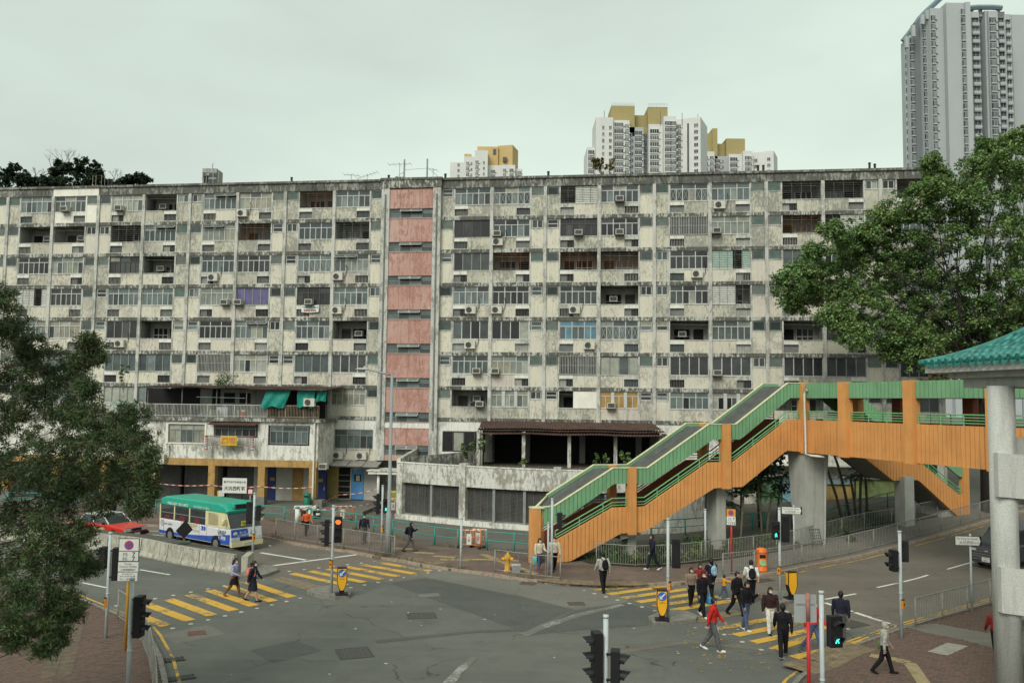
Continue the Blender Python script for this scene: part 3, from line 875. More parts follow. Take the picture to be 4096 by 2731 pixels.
def window(kind, x0, x1, z0, z1, frame, look, y=0.05, name='window'):
 me, panes = frame_mesh(kind, x1 - x0, z1 - z0, frame)
 w, h = round(x1 - x0, 1), round(z1 - z0, 1)
 wn_ = link(name, me, block, (x0, y, z0), scale=None)
 sx, sz = (x1 - x0) / w, (z1 - z0) / h
 wn_.scale = (sx, 1, sz)
 looks = PANES[look]; base = rf.choice(looks)
 for a, b, c, d in panes:
  m = base if rf.random() < 0.6 else rf.choice(looks)
  if rf.random() < 0.05: m = rf.choice(PANES['d'])
  if rf.random() < 0.04: m = rf.choice(PANES['c'])
  _cnt['pane'] = _cnt.get('pane', 0) + 1
  if _cnt['pane'] <= 285:
   link('pane', pane_mesh(m), wn_, (a, 0, c), scale=(b - a, 1, d - c))
  else:
   _bulk.setdefault('pane', []).append((pane_mesh(m), Vector((x0 + a * sx, y, z0 + c * sz)), ((b - a) * sx, 1, (d - c) * sz)))
 return wn_
def louvre(x0, x1, z0, z1, look):
 mb = MB(); w, h = x1 - x0, z1 - z0
 for a in ((0, w, 0, 0.04), (0, w, h - 0.04, h), (0, 0.04, 0.04, h - 0.04), (w - 0.04, w, 0.04, h - 0.04)):
  mb.box(a[0], a[1], -0.02, 0.07, a[2], a[3])
 k = ('lv', round(w, 2), round(h, 2))
 if k not in _me: _me[k] = mb.mesh('louvre_window', M_ALU_D)
 o = link('louvre_window', _me[k], block, (x0, 0.03, z0))
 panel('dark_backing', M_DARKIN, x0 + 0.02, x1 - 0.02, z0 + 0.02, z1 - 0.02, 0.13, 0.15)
 m = rf.choice(look); n = 6; ka = ('slat', m.name)
 if ka not in _me:
  sb = MB(); sb.obox((0.5, 0.03, 0.0), (1.0, 0.012, 0.135), Matrix.Rotation(R(38), 3, 'X')); _me[ka] = sb.mesh('slat', m)
 for i in range(n):
  _cnt['slat'] = _cnt.get('slat', 0) + 1
  lc = (0.05, 0, 0.06 + (i + 0.5) * (h - 0.1) / n)
  if _cnt['slat'] <= 285: link('slat', _me[ka], o, lc, scale=(w - 0.1, 1, 1))
  else: _bulk.setdefault('slat', []).append((_me[ka], Vector((x0 + lc[0], 0.03, z0 + lc[2])), (w - 0.1, 1, 1)))
M_SLAT = [mat('louvre_glass_%d' % i, c, rough=0.25, spec=0.5) for i, c in enumerate(((0.27, 0.36, 0.32), (0.20, 0.25, 0.235), (0.34, 0.39, 0.35), (0.11, 0.14, 0.135)))]

def grille(x0, x1, z0, z1, m, nv, nh, y=-0.03, r=0.016, name='grille', parent=None):
 mb = MB(); w, h = x1 - x0, z1 - z0
 for i in range(nv):
  x = w * i / (nv - 1.0); mb.box(x - r, x + r, y - r, y + r, 0, h)
 for j in range(nh):
  z = h * j / (nh - 1.0) if nh > 1 else 0; mb.box(0, w, y - r * 0.7, y + r * 0.7, z - r * 0.7, z + r * 0.7)
 return put(name, mb, m, parent or block, (x0, 0, z0))

AC_COND = AC_WIN = None
def make_ac():
 global AC_COND, AC_WIN
 mw = mat('ac_white', (0.55, 0.53, 0.46), var=0.15, scale=3, rough=0.55, streak=0.2); md = mat('ac_dark', (0.03, 0.03, 0.03), var=0.2)
 mg = mat('ac_grey', (0.30, 0.30, 0.27), var=0.15)
 r_ = thing('air_conditioner', 'white condenser with round fan grille bracketed below a window of the cream block', 'air conditioner', group='condensers fixed to the block')
 b = MB(); b.box(-0.42, 0.42, -0.34, 0, 0, 0.58); b.box(-0.43, 0.43, -0.35, 0.0, 0.58, 0.60); put('casing', b, mw, r_)
 f = MB(); f.cyl((-0.10, -0.345, 0.29), (-0.10, -0.36, 0.29), 0.23, n=16, mi=0); put('fan_recess', f, md, r_)
 g2 = MB()
 for q in (0.22, 0.15, 0.08):
  for i in range(16):
   a0, a1 = 2 * math.pi * i / 16, 2 * math.pi * (i + 1) / 16
   g2.cyl((-0.10 + q * math.cos(a0), -0.37, 0.29 + q * math.sin(a0)), (-0.10 + q * math.cos(a1), -0.37, 0.29 + q * math.sin(a1)), 0.008, n=4)
 put('fan_grille', g2, mg, r_)
 k = MB()
 for s in (-0.3, 0.3):
  k.box(s - 0.02, s + 0.02, -0.38, 0, -0.04, 0); k.tube([(s, -0.34, -0.03), (s, 0.0, -0.3)], 0.016, 4)
 put('bracket', k, M_BAR, r_)
 k = MB(); k.tube([(0.40, -0.12, 0.2), (0.52, -0.1, 0.22), (0.62, -0.06, 0.45), (0.66, -0.05, 0.9), (0.6, -0.03, 1.25)], 0.022, 6); put('hose', k, md, r_)
 AC_COND = r_
 r_ = thing('air_conditioner', 'boxy window air conditioner sticking out of a flat window of the block', 'air conditioner', group='window air conditioners of the block')
 b = MB(); b.box(-0.30, 0.30, -0.5, 0.05, 0, 0.40); put('casing', b, mw, r_)
 f = MB(); f.box(-0.25, 0.25, -0.515, -0.5, 0.05, 0.35)
 put('grille_recess', f, md, r_)
 g2 = MB()
 for i in range(5): g2.box(-0.25, 0.25, -0.525, -0.515, 0.09 + i * 0.055, 0.10 + i * 0.055)
 put('grille_bars', g2, mg, r_)
 k = MB(); k.box(-0.36, 0.36, -0.55, 0.0, -0.05, 0.0)
 for s in (-0.25, 0.25): k.tube([(s, -0.48, -0.04), (s, 0.0, -0.3)], 0.014, 4)
 put('support', k, M_BAR, r_)
 AC_WIN = r_
make_ac(); _acn = [0, 0]
def ac(kind, x, z, y=0.0):
 src = AC_COND if kind == 'c' else AC_WIN; i = 0 if kind == 'c' else 1
 o = src if _acn[i] == 0 else copy_tree(src)
 _acn[i] += 1
 st_ = sum(1 for q in ZS if q > z + 0.7) + 1; ib = sum(1 for q in CX if q < x)
 nth = lambda n: ('first', 'second', 'third', 'fourth', 'fifth', 'sixth', 'seventh', 'eighth', 'ninth', 'tenth')[min(n - 1, 9)]
 bay_ = nth(9 - ib) + ' bay left' if ib <= 8 else nth(ib - 9) + ' bay right'
 o['label'] = '%s, %s storey from the roof, %s of the pink stair tower' % ('white condenser' if kind == 'c' else 'window air conditioner', nth(st_), bay_)
 ca, sa = math.cos(FROT), math.sin(FROT)
 o.location = (FX + x * ca - y * sa, FY + x * sa + y * ca, z); o.rotation_euler = (0, 0, FROT)
 return o

ROWS = [  # bays from the left-hand edge of the view to the right-hand end; type, then air conditioners
 "a a/w4 a/w3 o A a/c1 g a a p L a/w5 p a/c2 k k o",
 "o o k A A k a k D a/w1/c1 B/w5 d/w5 t a/w1 g L a",
 "d c B o a/c4 d p A/c1 s k k g d/c7 l s a a",
 "l d a a a/w8 V/w1 B/w4 a/c1 a/c5 d/c1 d/c4 o d l s s a",
 "a c s/c5 o d A a o S/c5 S b/c8 p o a o B s",
 "s s s s t a s S a/w7 c/w1 t s S S/w1 S s s",
 "s s s s s a s c o/w8 E h E/w3y a E o s/w1 s"]
SIDE = ['L', 'R']
def bay(row, i, code):
 """one flat front: row 0 is the top storey; bay i lies between CX[i] and CX[i+1]"""
 z = ZS[row]; top = ZTOP + 0.14 if row == 0 else ZS[row - 1]
 H = top - z; f = H / 2.68
 xa, xb = CX[i] + 0.13, CX[i + 1] - 0.13
 small_left = (i % 2 == 0) if i < 8 else (i % 2 == 1)
 ws = 0.94; wp = 0.12
 if small_left: sx0, sx1, bx0, bx1 = xa, xa + ws, xa + ws + wp, xb
 else: sx0, sx1, bx0, bx1 = xb - ws, xb, xa, xb - ws - wp
 white = (row == 0 and i == 2 - 1)
 hv = (0.85, 0.7, 0.4, 0.25, 0.12, 0.12, 0.3)[row]              # the upper storeys are the more stained
 mp_ = M_WHITEN if white else (M_CREAM_H if rf.random() < hv * 0.6 else M_CREAM)
 mq = M_WHITEN if white else (M_CREAM_H if rf.random() < hv else M_CREAM_B if rf.random() < 0.5 else M_CREAM)
 zt = z + H - 0.14; zw0 = z + 1.10 * f; zs0 = z + 1.80 * f
 # slab edge, proud ledge
 panel('slab_band', M_BAND, CX[i] + 0.131, CX[i + 1] - 0.131, z - 0.15, z + 0.13, -0.07, 1.55)
 # small bathroom window over a tall panel
 panel('wall_panel', mp_, sx0, sx1, z + 0.13, zs0 - 0.06, -0.01, 0.12)
 panel('window_sill', M_COLM, sx0, sx1, zs0 - 0.06, zs0, -0.04, 0.12)
 q = rf.random()
 if row == 6: q = q * 0.5 + 0.45
 if q < 0.68: louvre(sx0 + 0.05, sx1 - 0.05, zs0, zt - 0.06, M_SLAT)
 elif q < 0.86: window('stack', sx0 + 0.05, sx1 - 0.05, zs0, zt - 0.06, M_ALU, rf.choice('ttd'))
 else: window('pair', sx0 + 0.05, sx1 - 0.05, zs0, zt - 0.06, M_ALU, rf.choice('td'))
 panel('window_head', M_COLM, sx0, sx1, zt - 0.06, zt + 0.0, -0.005, 0.12)
 pm = M_WHITEN if white else M_COLM
 x_p = sx1 if small_left else sx0 - wp
 panel('mullion_pier', pm, x_p, x_p + wp, z + 0.13, zt, -0.035, 0.14)
 # parapet with a barred vent next to the small window
 vent = row < 6
 if vent:
  vw = 1.06
  vx0, vx1 = (bx0, bx0 + vw) if small_left else (bx1 - vw, bx1)
  px0, px1 = (vx1, bx1) if small_left else (bx0, vx0)
  vz0, vz1 = z + 0.20, z + 0.78 * f
  panel('parapet_panel', mq, px0, px1, z + 0.13, zw0 - 0.05, -0.02, 0.12)
  lt = M_LINTEL if rf.random() < 0.6 or white else M_COLM
  panel('vent_lintel', lt, vx0, vx1, vz1, zw0 - 0.05, -0.045, 0.10)
  panel('vent_sill', M_COLM, vx0, vx1, z + 0.13, vz0, -0.03, 0.12)
  bk = rf.choice((M_DARKIN, M_DARKIN, M_ALU_D, M_BARW, M_BAR, PANES['t'][3]))
  if rf.random() < 0.25:
   panel('vent_backing', rf.choice((M_BARW, M_ALU_D)), vx0, (vx0 + vx1) / 2, vz0, vz1, 0.13, 0.16)
   panel('vent_backing', M_DARKIN, (vx0 + vx1) / 2, vx1, vz0, vz1, 0.13, 0.16)
  else:
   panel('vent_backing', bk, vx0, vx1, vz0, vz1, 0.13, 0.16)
  grille(vx0, vx1, vz0, vz1, M_BARW if bk is M_DARKIN and rf.random() < 0.5 else M_BAR, 10, 2, y=0.05, r=0.011, name='vent_grille')
 else:
  panel('parapet_panel', mq, bx0, bx1, z + 0.13, zw0 - 0.05, -0.02, 0.12)
 panel('sill', M_COLM if not white else M_WHITEN, bx0, bx1, zw0 - 0.05, zw0 + 0.01, -0.055, 0.16)
 # the big opening
 parts = code.split('/'); ty = parts[0]; z1 = zt - 0.02; z0 = zw0 + 0.01
 hw = bx1 - bx0
 wp_ = lambda k, fr, lk: window(k, bx0, bx1, z0, z1, fr, lk)
 if ty in 'aA': wp_('case', M_ALU, rf.choice('ttc'))
 elif ty == 'd': wp_('case', M_ALU, 'd')
 elif ty == 'D': wp_('slide', M_BRONZE, 'd')
 elif ty == 'c': wp_('case', M_ALU, 'c')
 elif ty == 'b': wp_('case', M_ALU, 'b')
 elif ty == 's': wp_('slide', M_ALU_D, rf.choice('tdc'))
 elif ty == 'S': wp_('slide', M_ALU, 'd')
 elif ty == 'V': wp_('slide', M_ALU_D, 'v')
 elif ty == 'E': wp_('three', M_ALU, 'y' if len(parts) > 1 and parts[1].endswith('y') else 'c')
 elif ty == 'p':
  wp_('case', M_ALU, 't')
  g2 = MB()
  for k in range(6):
   xa_, xb_ = bx0 + hw * k / 6 + 0.05, bx0 + hw * (k + 1) / 6 - 0.05; zz = z0 + (z1 - z0) * 0.7
   g2.tube([(xa_, 0.035, z0 + 0.06), (xb_, 0.035, zz)], 0.012, 4); g2.tube([(xb_, 0.035, z0 + 0.06), (xa_, 0.035, zz)], 0.012, 4)
  put('window_guard', g2, M_BARW, block)
 elif ty == 't':
  wp_('slide', M_ALU_D, 'd'); grille(bx0, bx1, z0, z1, M_BARW, 24, 3, y=-0.1, r=0.013, name='window_guard')
 elif ty == 'B':
  wp_('case', M_BRONZE, 'd')
 if ty == 'A':                                          # awning lights pushed open
  for k in (1, 2) if rf.random() < 0.6 else (0, 1):
   a = MB(); w3 = hw / 3
   a.box(0.03, w3 - 0.03, -0.015, 0.015, -0.36, -0.33); a.box(0.03, w3 - 0.03, -0.015, 0.015, -0.03, 0.0)
   a.box(0.03, 0.06, -0.015, 0.015, -0.33, -0.03); a.box(w3 - 0.06, w3 - 0.03, -0.015, 0.015, -0.33, -0.03)
   a.box(0.06, w3 - 0.06, -0.005, 0.005, -0.33, -0.03, 1)
   o = put('awning_light', a, [M_ALU, PANES['c'][3]], block, (bx0 + w3 * k, -0.04, z1 - 0.03)); o.rotation_euler = (R(-48), 0, 0)
 if ty in 'okgGlLhh':
  # an open balcony: back wall, side walls, its own door and window
  rc = MB(); d = 1.5
  rc.box(bx0 - 0.0, bx1 + 0.0, d, d + 0.06, z + 0.13, zt + 0.05)
  rc.box(bx0 - 0.06, bx0, 0.16, d, z + 0.13, zt + 0.05); rc.box(bx1, bx1 + 0.06, 0.16, d, z + 0.13, zt + 0.05)
  mi_ = M_INNER if ty != 'k' or rf.random() < 0.5 else mat('balcony_wall_dark', (0.16, 0.155, 0.14), var=0.2)
  put('balcony_recess', rc, mi_, block)
  dl = rf.random() < 0.5
  dx = bx0 + 0.25 if dl else bx1 - 1.0
  panel('balcony_door', rf.choice((M_DARKIN, M_DARKDOOR)), dx, dx + 0.75, z + 0.14, z + 2.02 * f, d - 0.03, d - 0.004)
  wx = dx + 0.95 if dl else bx0 + 0.35; wx1 = wx + 1.25
  panel('balcony_window', rf.choice((M_DARKIN, PANES['d'][1])), wx, wx1, z + 0.95, z + 2.02 * f, d - 0.03, d - 0.004)
  g2 = MB()
  for k in range(4):
   xk = wx + 1.25 * k / 3.0; g2.box(xk - 0.025, xk + 0.025, d - 0.07, d - 0.03, z + 0.95, z + 2.02 * f)
  g2.box(wx, wx1, d - 0.07, d - 0.03, z + 1.45 * f, z + 1.5 * f)
  put('balcony_window_frame', g2, rf.choice((M_ALU_D, M_ALU)), block)
  if ty == 'o' and rf.random() < 0.5:
   ac('w', (wx + wx1) / 2, z + 1.45, d - 0.1)
  if rf.random() < 0.7:
   g3 = MB(); g3.tube([(bx0, 0.35, zt - 0.25), (bx1, 0.38, zt - 0.3)], 0.014, 5)
   put('clothes_pole', g3, M_BARW, block)
 if ty in 'gk':
  grille(bx0, bx1, z0, z1, M_RUST if ty == 'g' or rf.random() < 0.5 else M_BAR, 5, 9, y=0.02, r=0.009, name='balcony_grille')
 if ty in 'lL':
  ml = mat('shutter_white', (0.60, 0.61, 0.55), var=0.12, scale=3, streak=0.25) if rf.random() < 0.7 else mat('shutter_pale_green', (0.40, 0.52, 0.45), var=0.12, scale=3, streak=0.2)
  cuts = [(0.0, 0.62)] if ty == 'l' and rf.random() < 0.5 else [(0.4, 1.0)] if ty == 'L' else [(0.0, 0.55), (0.78, 1.0)]
  for a0, a1 in cuts:
   sb = MB()
   for k in range(10):
    zz = z0 + (z1 - z0) * k / 10.0
    sb.obox(((bx0 + hw * a0 + bx0 + hw * a1) / 2, 0.05, zz + (z1 - z0) / 20), (hw * (a1 - a0) - 0.02, 0.012, (z1 - z0) / 10 * 1.02), Matrix.Rotation(R(-14), 3, 'X'))
   put('shutter', sb, ml, block)
  grille(bx0, bx1, z0, z1, M_BAR, 6, 11, y=-0.01, r=0.010, name='balcony_grille')
 if ty == 'h':
  panel('white_board', M_WHITEN, bx0 + hw * 0.38, bx1, z0, z1, -0.02, 0.03)
 for p in parts[1:]:
  fr = int(p[1]) / 10.0
  if p[0] == 'c': ac('c', bx0 + hw * min(max(fr, 0.13), 0.87), z + 0.38, -0.03)
  else: ac('w', bx0 + hw * min(max(fr, 0.12), 0.88), z0 + 0.02, -0.03)

for row in range(7):
 codes = ROWS[row].split()
 order = [8 - 1 + k for k in range(0)]
 for bi in range(17, 0, -1):
  i = bi - 1 if bi <= 8 else bi                      # bay index into CX (8 is the stair tower)
  bay(row, i, codes[bi - 1])
rx = random.Random(4)
X0 = -12.6                                                  # the block runs on past the left edge of the view
CXL = [-12.54, -8.36, -4.18, 0.0]
_CX = CX
for row in range(7):
 for k in range(3):
  CX = CXL
  i0 = k
  # same fronts, seen only from further along the street
  z = ZS[row]; top = ZTOP + 0.14 if row == 0 else ZS[row - 1]
  xa, xb = CXL[k] + 0.13, CXL[k + 1] - 0.13; sl = (k % 2 == 1)
  sx0, sx1, bx0, bx1 = (xa, xa + 0.94, xa + 1.06, xb) if sl else (xb - 0.94, xb, xa, xb - 1.06)
  panel('slab_band', M_BAND, CXL[k] + 0.131, CXL[k + 1] - 0.131, z - 0.15, z + 0.13, -0.07, 1.55)
  panel('wall_panel', M_CREAM, sx0, sx1, z + 0.13, z + 1.74, -0.01, 0.12)
  louvre(sx0 + 0.05, sx1 - 0.05, z + 1.78, top - 0.2, M_SLAT)
  panel('window_head', M_COLM, sx0, sx1, top - 0.2, top - 0.14, -0.005, 0.12)
  xp = sx1 if sl else sx0 - 0.12
  panel('mullion_pier', M_COLM, xp, xp + 0.12, z + 0.13, top - 0.14, -0.035, 0.14)
  panel('parapet_panel', M_CREAM_B, bx0, bx1, z + 0.13, z + 1.05, -0.02, 0.12)
  window('case' if rx.random() < 0.6 else 'slide', bx0, bx1, z + 1.06, top - 0.15, M_ALU, rx.choice('tdc'))
CX = _CX
# piers
for k, x in enumerate(CXL[:-1] + CX):
 if x in (32.93, 37.49): continue
 z0_ = 6.72
 panel('pier', M_COLM, x - 0.13, x + 0.13, z0_, ZTOP, -0.12, 1.55, limit=999)
# roof parapet with a projecting coping, in lengths
for k, (xa, xb) in enumerate(zip(CXL[:-1] + CX, CXL[1:] + CX[1:])):
 if 32.9 < xa < 33: continue
 m = M_WHITEN if k == 4 else M_PARA
 panel('roof_parapet', m, xa, xb - 0.002, ZTOP, 25.72, -0.10 if k != 4 else -0.11, 0.3, limit=999)
 panel('coping', M_PARA, xa, xb - 0.002, 25.72, 25.90, -0.22, 0.34, limit=999)
# solid body behind the fronts
ceil = MB(); ceil.box(-12.54, 74.88, 0.3, 1.62, ZTOP, ZTOP + 0.2); put('roof_slab', ceil, M_COLM, block)
core = MB(); core.box(-12.54, 74.9, 1.62, 11.0, 0.0, 25.3); put('core_wall', core, M_COLM, block)
endw = MB(); endw.box(74.88, 75.05, -0.12, 11.0, 0.0, 25.9); put('end_wall', endw, M_CREAM_B, block)

# ---- stair tower: white pilasters, pink panels, strip windows with two lights pushed open
TX0, TX1, TX2, TX3 = 32.80, 33.46, 37.00, 37.62
ty_ = -0.28
for a, b in ((TX0, TX1), (TX2, TX3)):
 panel('pilaster', M_COLM, a, b, 3.6, 25.45, ty_ - 0.12, 1.5, limit=999)
 gx = (a + b) / 2
 panel('rain_pipe', M_BAR, gx - 0.05, gx + 0.05, 6.0, 24.6, ty_ - 0.2, ty_ - 0.12, limit=999)
panel('tower_parapet', M_BAND, TX0 - 0.05, TX3 + 0.05, 25.10, 25.74, ty_ - 0.16, 0.5, limit=999)
panel('coping', M_PARA, TX0 - 0.1, TX3 + 0.1, 25.74, 25.92, ty_ - 0.22, 0.55, limit=999)
wz = [22.66 + 0.02 - 2.684 * k for k in range(7)]
tops = [25.10] + [z_ for z_ in wz]
def tower_window(z0, z1):
 mb = MB(); w = TX2 - TX1
 mb.box(0, w, -0.03, 0.06, 0, 0.05); mb.box(0, w, -0.03, 0.06, z1 - z0 - 0.05, z1 - z0); mb.box(0, w, -0.02, 0.05, (z1 - z0) / 2 - 0.025, (z1 - z0) / 2 + 0.025)
 for k in range(5):
  x = min(max(w * k / 4, 0.03), w - 0.03); mb.box(x - 0.03, x + 0.03, -0.02, 0.05, 0.05, z1 - z0 - 0.05)
 o = put('stair_window', mb, M_ALU_D, block, (TX1, ty_ + 0.05, z0))
 for k in range(4):
  for r_ in range(2):
   if r_ == 1 and k in (1, 2): continue
   link('stair_pane', pane_mesh(PANES['t'][(k + r_) % 4]), o, (w * k / 4 + 0.03, 0, 0.05 + r_ * (z1 - z0) / 2), scale=(w / 4 - 0.06, 1, (z1 - z0) / 2 - 0.08))
 bk = MB(); bk.box(0.02, w - 0.02, 0.1, 0.12, 0.02, z1 - z0 - 0.02); put('dark_backing', bk, M_DARKIN, o)
 for k in (1, 2):
  a = MB(); hh = (z1 - z0) / 2; ww = w / 4 - 0.02
  a.box(0, ww, -0.015, 0.015, -hh, -hh + 0.035); a.box(0, ww, -0.015, 0.015, -0.035, 0); a.box(0, 0.035, -0.015, 0.015, -hh + 0.035, -0.035); a.box(ww - 0.035, ww, -0.015, 0.015, -hh + 0.035, -0.035)
  a.box(0.035, ww - 0.035, -0.004, 0.004, -hh + 0.035, -0.035, 1)
  q = put('open_light', a, [M_BARW, PANES['t'][2]], o, (w * k / 4 + 0.01, -0.04, z1 - z0 - 0.04)); q.rotation_euler = (R(-52), 0, 0)
for k, z_ in enumerate(wz):
 z1 = z_ + 0.78
 tower_window(z_, z1)
 ztop = tops[k] if k == 0 else wz[k - 1]
 for q in range(4):
  x0 = TX1 + (TX2 - TX1) * q / 4
  panel('pink_panel', M_PINK, x0 + 0.006, x0 + (TX2 - TX1) / 4 - 0.006, z1 + 0.06, ztop - 0.06, ty_ - 0.03 - 0.004 * (q % 2), 0.3, limit=999)
 panel('pink_ledge', M_PINK, TX1 + 0.001, TX2 - 0.001, z1, z1 + 0.06, ty_ - 0.07, 0.3, limit=999)
 panel('pink_ledge', M_PINK, TX1 + 0.001, TX2 - 0.001, z_ - 0.06, z_, ty_ - 0.07, 0.3, limit=999)
panel('tower_band', M_WHITE, TX1, TX2, wz[-1] - 0.45, wz[-1] - 0.06, ty_ - 0.08, 0.3, limit=999)
zl = wz[-1] - 0.45
for q in range(4):
 x0 = TX1 + (TX2 - TX1) * q / 4
 panel('pink_panel', M_PINK, x0 + 0.006, x0 + (TX2 - TX1) / 4 - 0.006, zl - 1.33, zl, ty_ - 0.03 - 0.004 * (q % 2), 0.3, limit=999)
tower_window(zl - 2.12, zl - 1.34)
panel('pink_panel', M_PINK, TX1 + 0.006, TX2 - 0.006, 3.6, zl - 2.12, ty_ - 0.03, 0.3, limit=999)

# ---- first floor and ground floor
def wall(x0, x1, z0, z1, m, y0=0.0, y1=0.14, name='lower_wall'): return panel(name, m, x0, x1, z0, z1, y0, y1, limit=999)
wall(-12.5, 32.8, 5.95, 6.71, M_WHITE); wall(-12.5, 28.9, 3.1, 5.95, M_WHITE); wall(28.9, 32.8, 3.4, 4.35, M_CREAM)
wall(28.9, 29.3, 4.35, 5.95, M_WHITE); wall(32.45, 32.8, 4.35, 5.95, M_WHITE)
window('case', 29.3, 32.45, 4.45, 5.92, M_ALU_D, 't'); panel('window_sill', M_COLM, 29.3, 32.45, 4.35, 4.45, -0.06, 0.14)
ac('c', 29.7, 3.62, -0.05); ac('c', 31.6, 3.62, -0.05)
wall(37.62, 75.0, 5.95, 6.71, M_WHITE); wall(37.62, 38.0, 3.4, 5.95, M_WHITE); wall(38.0, 41.4, 3.4, 4.35, M_WHITE)
window('slide', 38.0, 41.4, 4.4, 5.92, M_BRONZE, 'd'); wall(41.4, 41.9, 3.4, 5.95, M_WHITE)
wall(54.6, 75.0, 3.0, 4.6, M_WHITE, 0.0, 0.14)
for k, x in enumerate((54.9, 58.6, 62.8, 66.9, 71.0)):
 window('case' if k % 2 else 'slide', x, x + 3.3, 4.6, 5.92, M_ALU_D, 'd' if k % 2 == 0 else 't'); wall(x + 3.3, min(x + 4.2, 75.0), 4.6, 5.95, M_WHITE)
wall(-12.5, 75.0, 0.0, 0.4, M_BAR, 0.05, 0.2)
# behind the terrace the floor lies open and dark
for x in (44.3, 48.6, 52.9): panel('inner_column', M_INNER, x, x + 0.45, 3.6, 6.6, 0.9, 1.4, limit=999)
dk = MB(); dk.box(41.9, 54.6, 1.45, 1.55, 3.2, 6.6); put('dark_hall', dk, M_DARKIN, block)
# ground floor fronts to the left of the tower (blue door, store, yellow and white walls)
M_YWALL = mat('ochre_wall', (0.36, 0.27, 0.10), var=0.15, scale=2, streak=0.3)
M_BLUE = mat('blue_door_paint', (0.10, 0.29, 0.58), var=0.1, rough=0.5)
M_NAVY = mat('navy_door_paint', (0.018, 0.035, 0.13), var=0.15, rough=0.5)
M_PALEW = mat('pale_plaster', (0.44, 0.43, 0.38), var=0.12, scale=1.5)
gy = 0.5
wall(28.4, 32.8, 0.4, 3.5, M_PALEW, gy, gy + 0.15); wall(28.4, 29.6, 0.4, 2.9, M_YWALL, gy - 0.03, gy)
panel('blue_door', M_BLUE, 30.68, 31.61, 0.45, 2.75, gy - 0.08, gy - 0.02, limit=999)
panel('door_notice', M_DARKIN, 30.86, 31.43, 1.85, 2.4, gy - 0.09, gy - 0.081, limit=999)
panel('door_notice', mat('notice_paper', (0.55, 0.52, 0.30)), 31.02, 31.33, 1.9, 2.33, gy - 0.1, gy - 0.091, limit=999)
panel('store_recess', M_DARKIN, 29.58, 30.56, 0.5, 2.9, gy - 0.04, gy - 0.01, limit=999)
for zz in (0.95, 1.4, 1.85, 2.3): panel('store_shelf', M_ALU_D, 29.6, 30.54, zz, zz + 0.06, gy - 0.12, gy - 0.04, limit=999)
panel('door_frame', M_PALEW, 30.54, 30.66, 0.45, 2.85, gy - 0.1, gy - 0.0, limit=999)
# bays of the ground floor to the right of the shops: shopfronts with faded murals
for k, (x, m) in enumerate(((55.0, (0.45, 0.42, 0.33)), (58.5, (0.50, 0.48, 0.40)), (61.8, (0.12, 0.22, 0.12)), (63.6, (0.22, 0.42, 0.50)), (65.5, (0.46, 0.33, 0.12)), (68.8, (0.30, 0.36, 0.15)), (71.6, (0.45, 0.44, 0.40)))):
 mm = mat('shopfront_%d' % k, m, var=0.35, scale=1.1, streak=0.3)
 x1 = (58.5, 61.8, 63.6, 65.5, 68.8, 71.6, 75.0)[k]
 panel('shopfront', mm, x + 0.06, x1 - 0.06, 0.2, 3.0, 0.3 + 0.02 * (k % 2), 0.45, limit=999)
panel('shop_sign_band', mat('pale_blue_sign', (0.35, 0.50, 0.52), var=0.2), 63.7, 68.6, 2.55, 3.0, 0.1, 0.28, limit=999)
aw = MB(); aw.box(60.5, 70.5, -1.2, 0.2, 3.9, 4.0); put('white_awning', aw, M_WHITEN, block)
flush_bulk()

# ---- things standing on the roof
def vent_pipe(px_x, h, r=0.09):
 x = px_x
 ib = sum(1 for q in CX if q < x); t = thing('vent_pipe', 'dark vent pipe on the roof edge above %s the pink stair tower' % (('bay %d left of' % (9 - ib)) if ib <= 8 else ('bay %d right of' % (ib - 9)) if ib > 9 else ''), 'vent pipe', (FX + x * math.cos(FROT), FY + x * math.sin(FROT) + 0.6, 25.3), group='vent pipes along the roof')
 mb = MB(); mb.cyl((0, 0, 0), (0, 0, h + 0.6), r, n=8); put('pipe', mb, mat('pipe_black', (0.03, 0.026, 0.024)), t)
 c = MB(); c.cyl((0, 0, h + 0.56), (0, 0, h + 0.64), r * 1.2, n=8); put('rim', c, mat('pipe_black', (0.03, 0.026, 0.024)), t)
for px, h in ((8.75, 0.7), (9.04, 0.7), (17.37, 0.75), (17.61, 0.8), (24.94, 0.5), (33.15, 0.5), (37.82, 0.5), (46.11, 0.5),
              (62.2, 0.6), (62.6, 0.6), (70.36, 0.6), (70.74, 0.5)):
 vent_pipe(px, h)
def roof_at(x, y, z): return (FX + x * math.cos(FROT) - y * math.sin(FROT), FY + x * math.sin(FROT) + y * math.cos(FROT), z)
M_GALV = mat('galvanised', (0.30, 0.32, 0.31), var=0.15, rough=0.5, metal=0.3)
# the two masts joined by a bar on steel stands
xa, xb = 34.29, 36.19
t = thing('mast_frame', 'galvanised twin mast frame with cross bar and steel stands over the stair tower', 'mast', roof_at(xa, 0.8, 25.5), FROT)
dx = xb - xa; t.scale = (1, 1, 0.48)
mb = MB(); mb.cyl((0, 0, 0), (0, 0, 4.7), 0.07, n=8); put('mast', mb, M_GALV, t)
mb = MB(); mb.cyl((dx, 0, 0), (dx, 0, 4.7), 0.07, n=8); put('mast', mb, M_GALV, t)
mb = MB(); mb.tube([(-0.3, 0, 2.2), (0, 0, 2.6), (0, 0, 2.9), (dx, 0, 3.1), (dx + 0.35, 0, 2.7), (dx + 1.6, 0, 0.2)], 0.03, 5); put('cross_bar', mb, M_GALV, t)
mb = MB(); mb.tube([(-0.3, 0, 2.2), (-1.7, 0, 0.2)], 0.012, 4); put('stay_wire', mb, M_GALV, t)
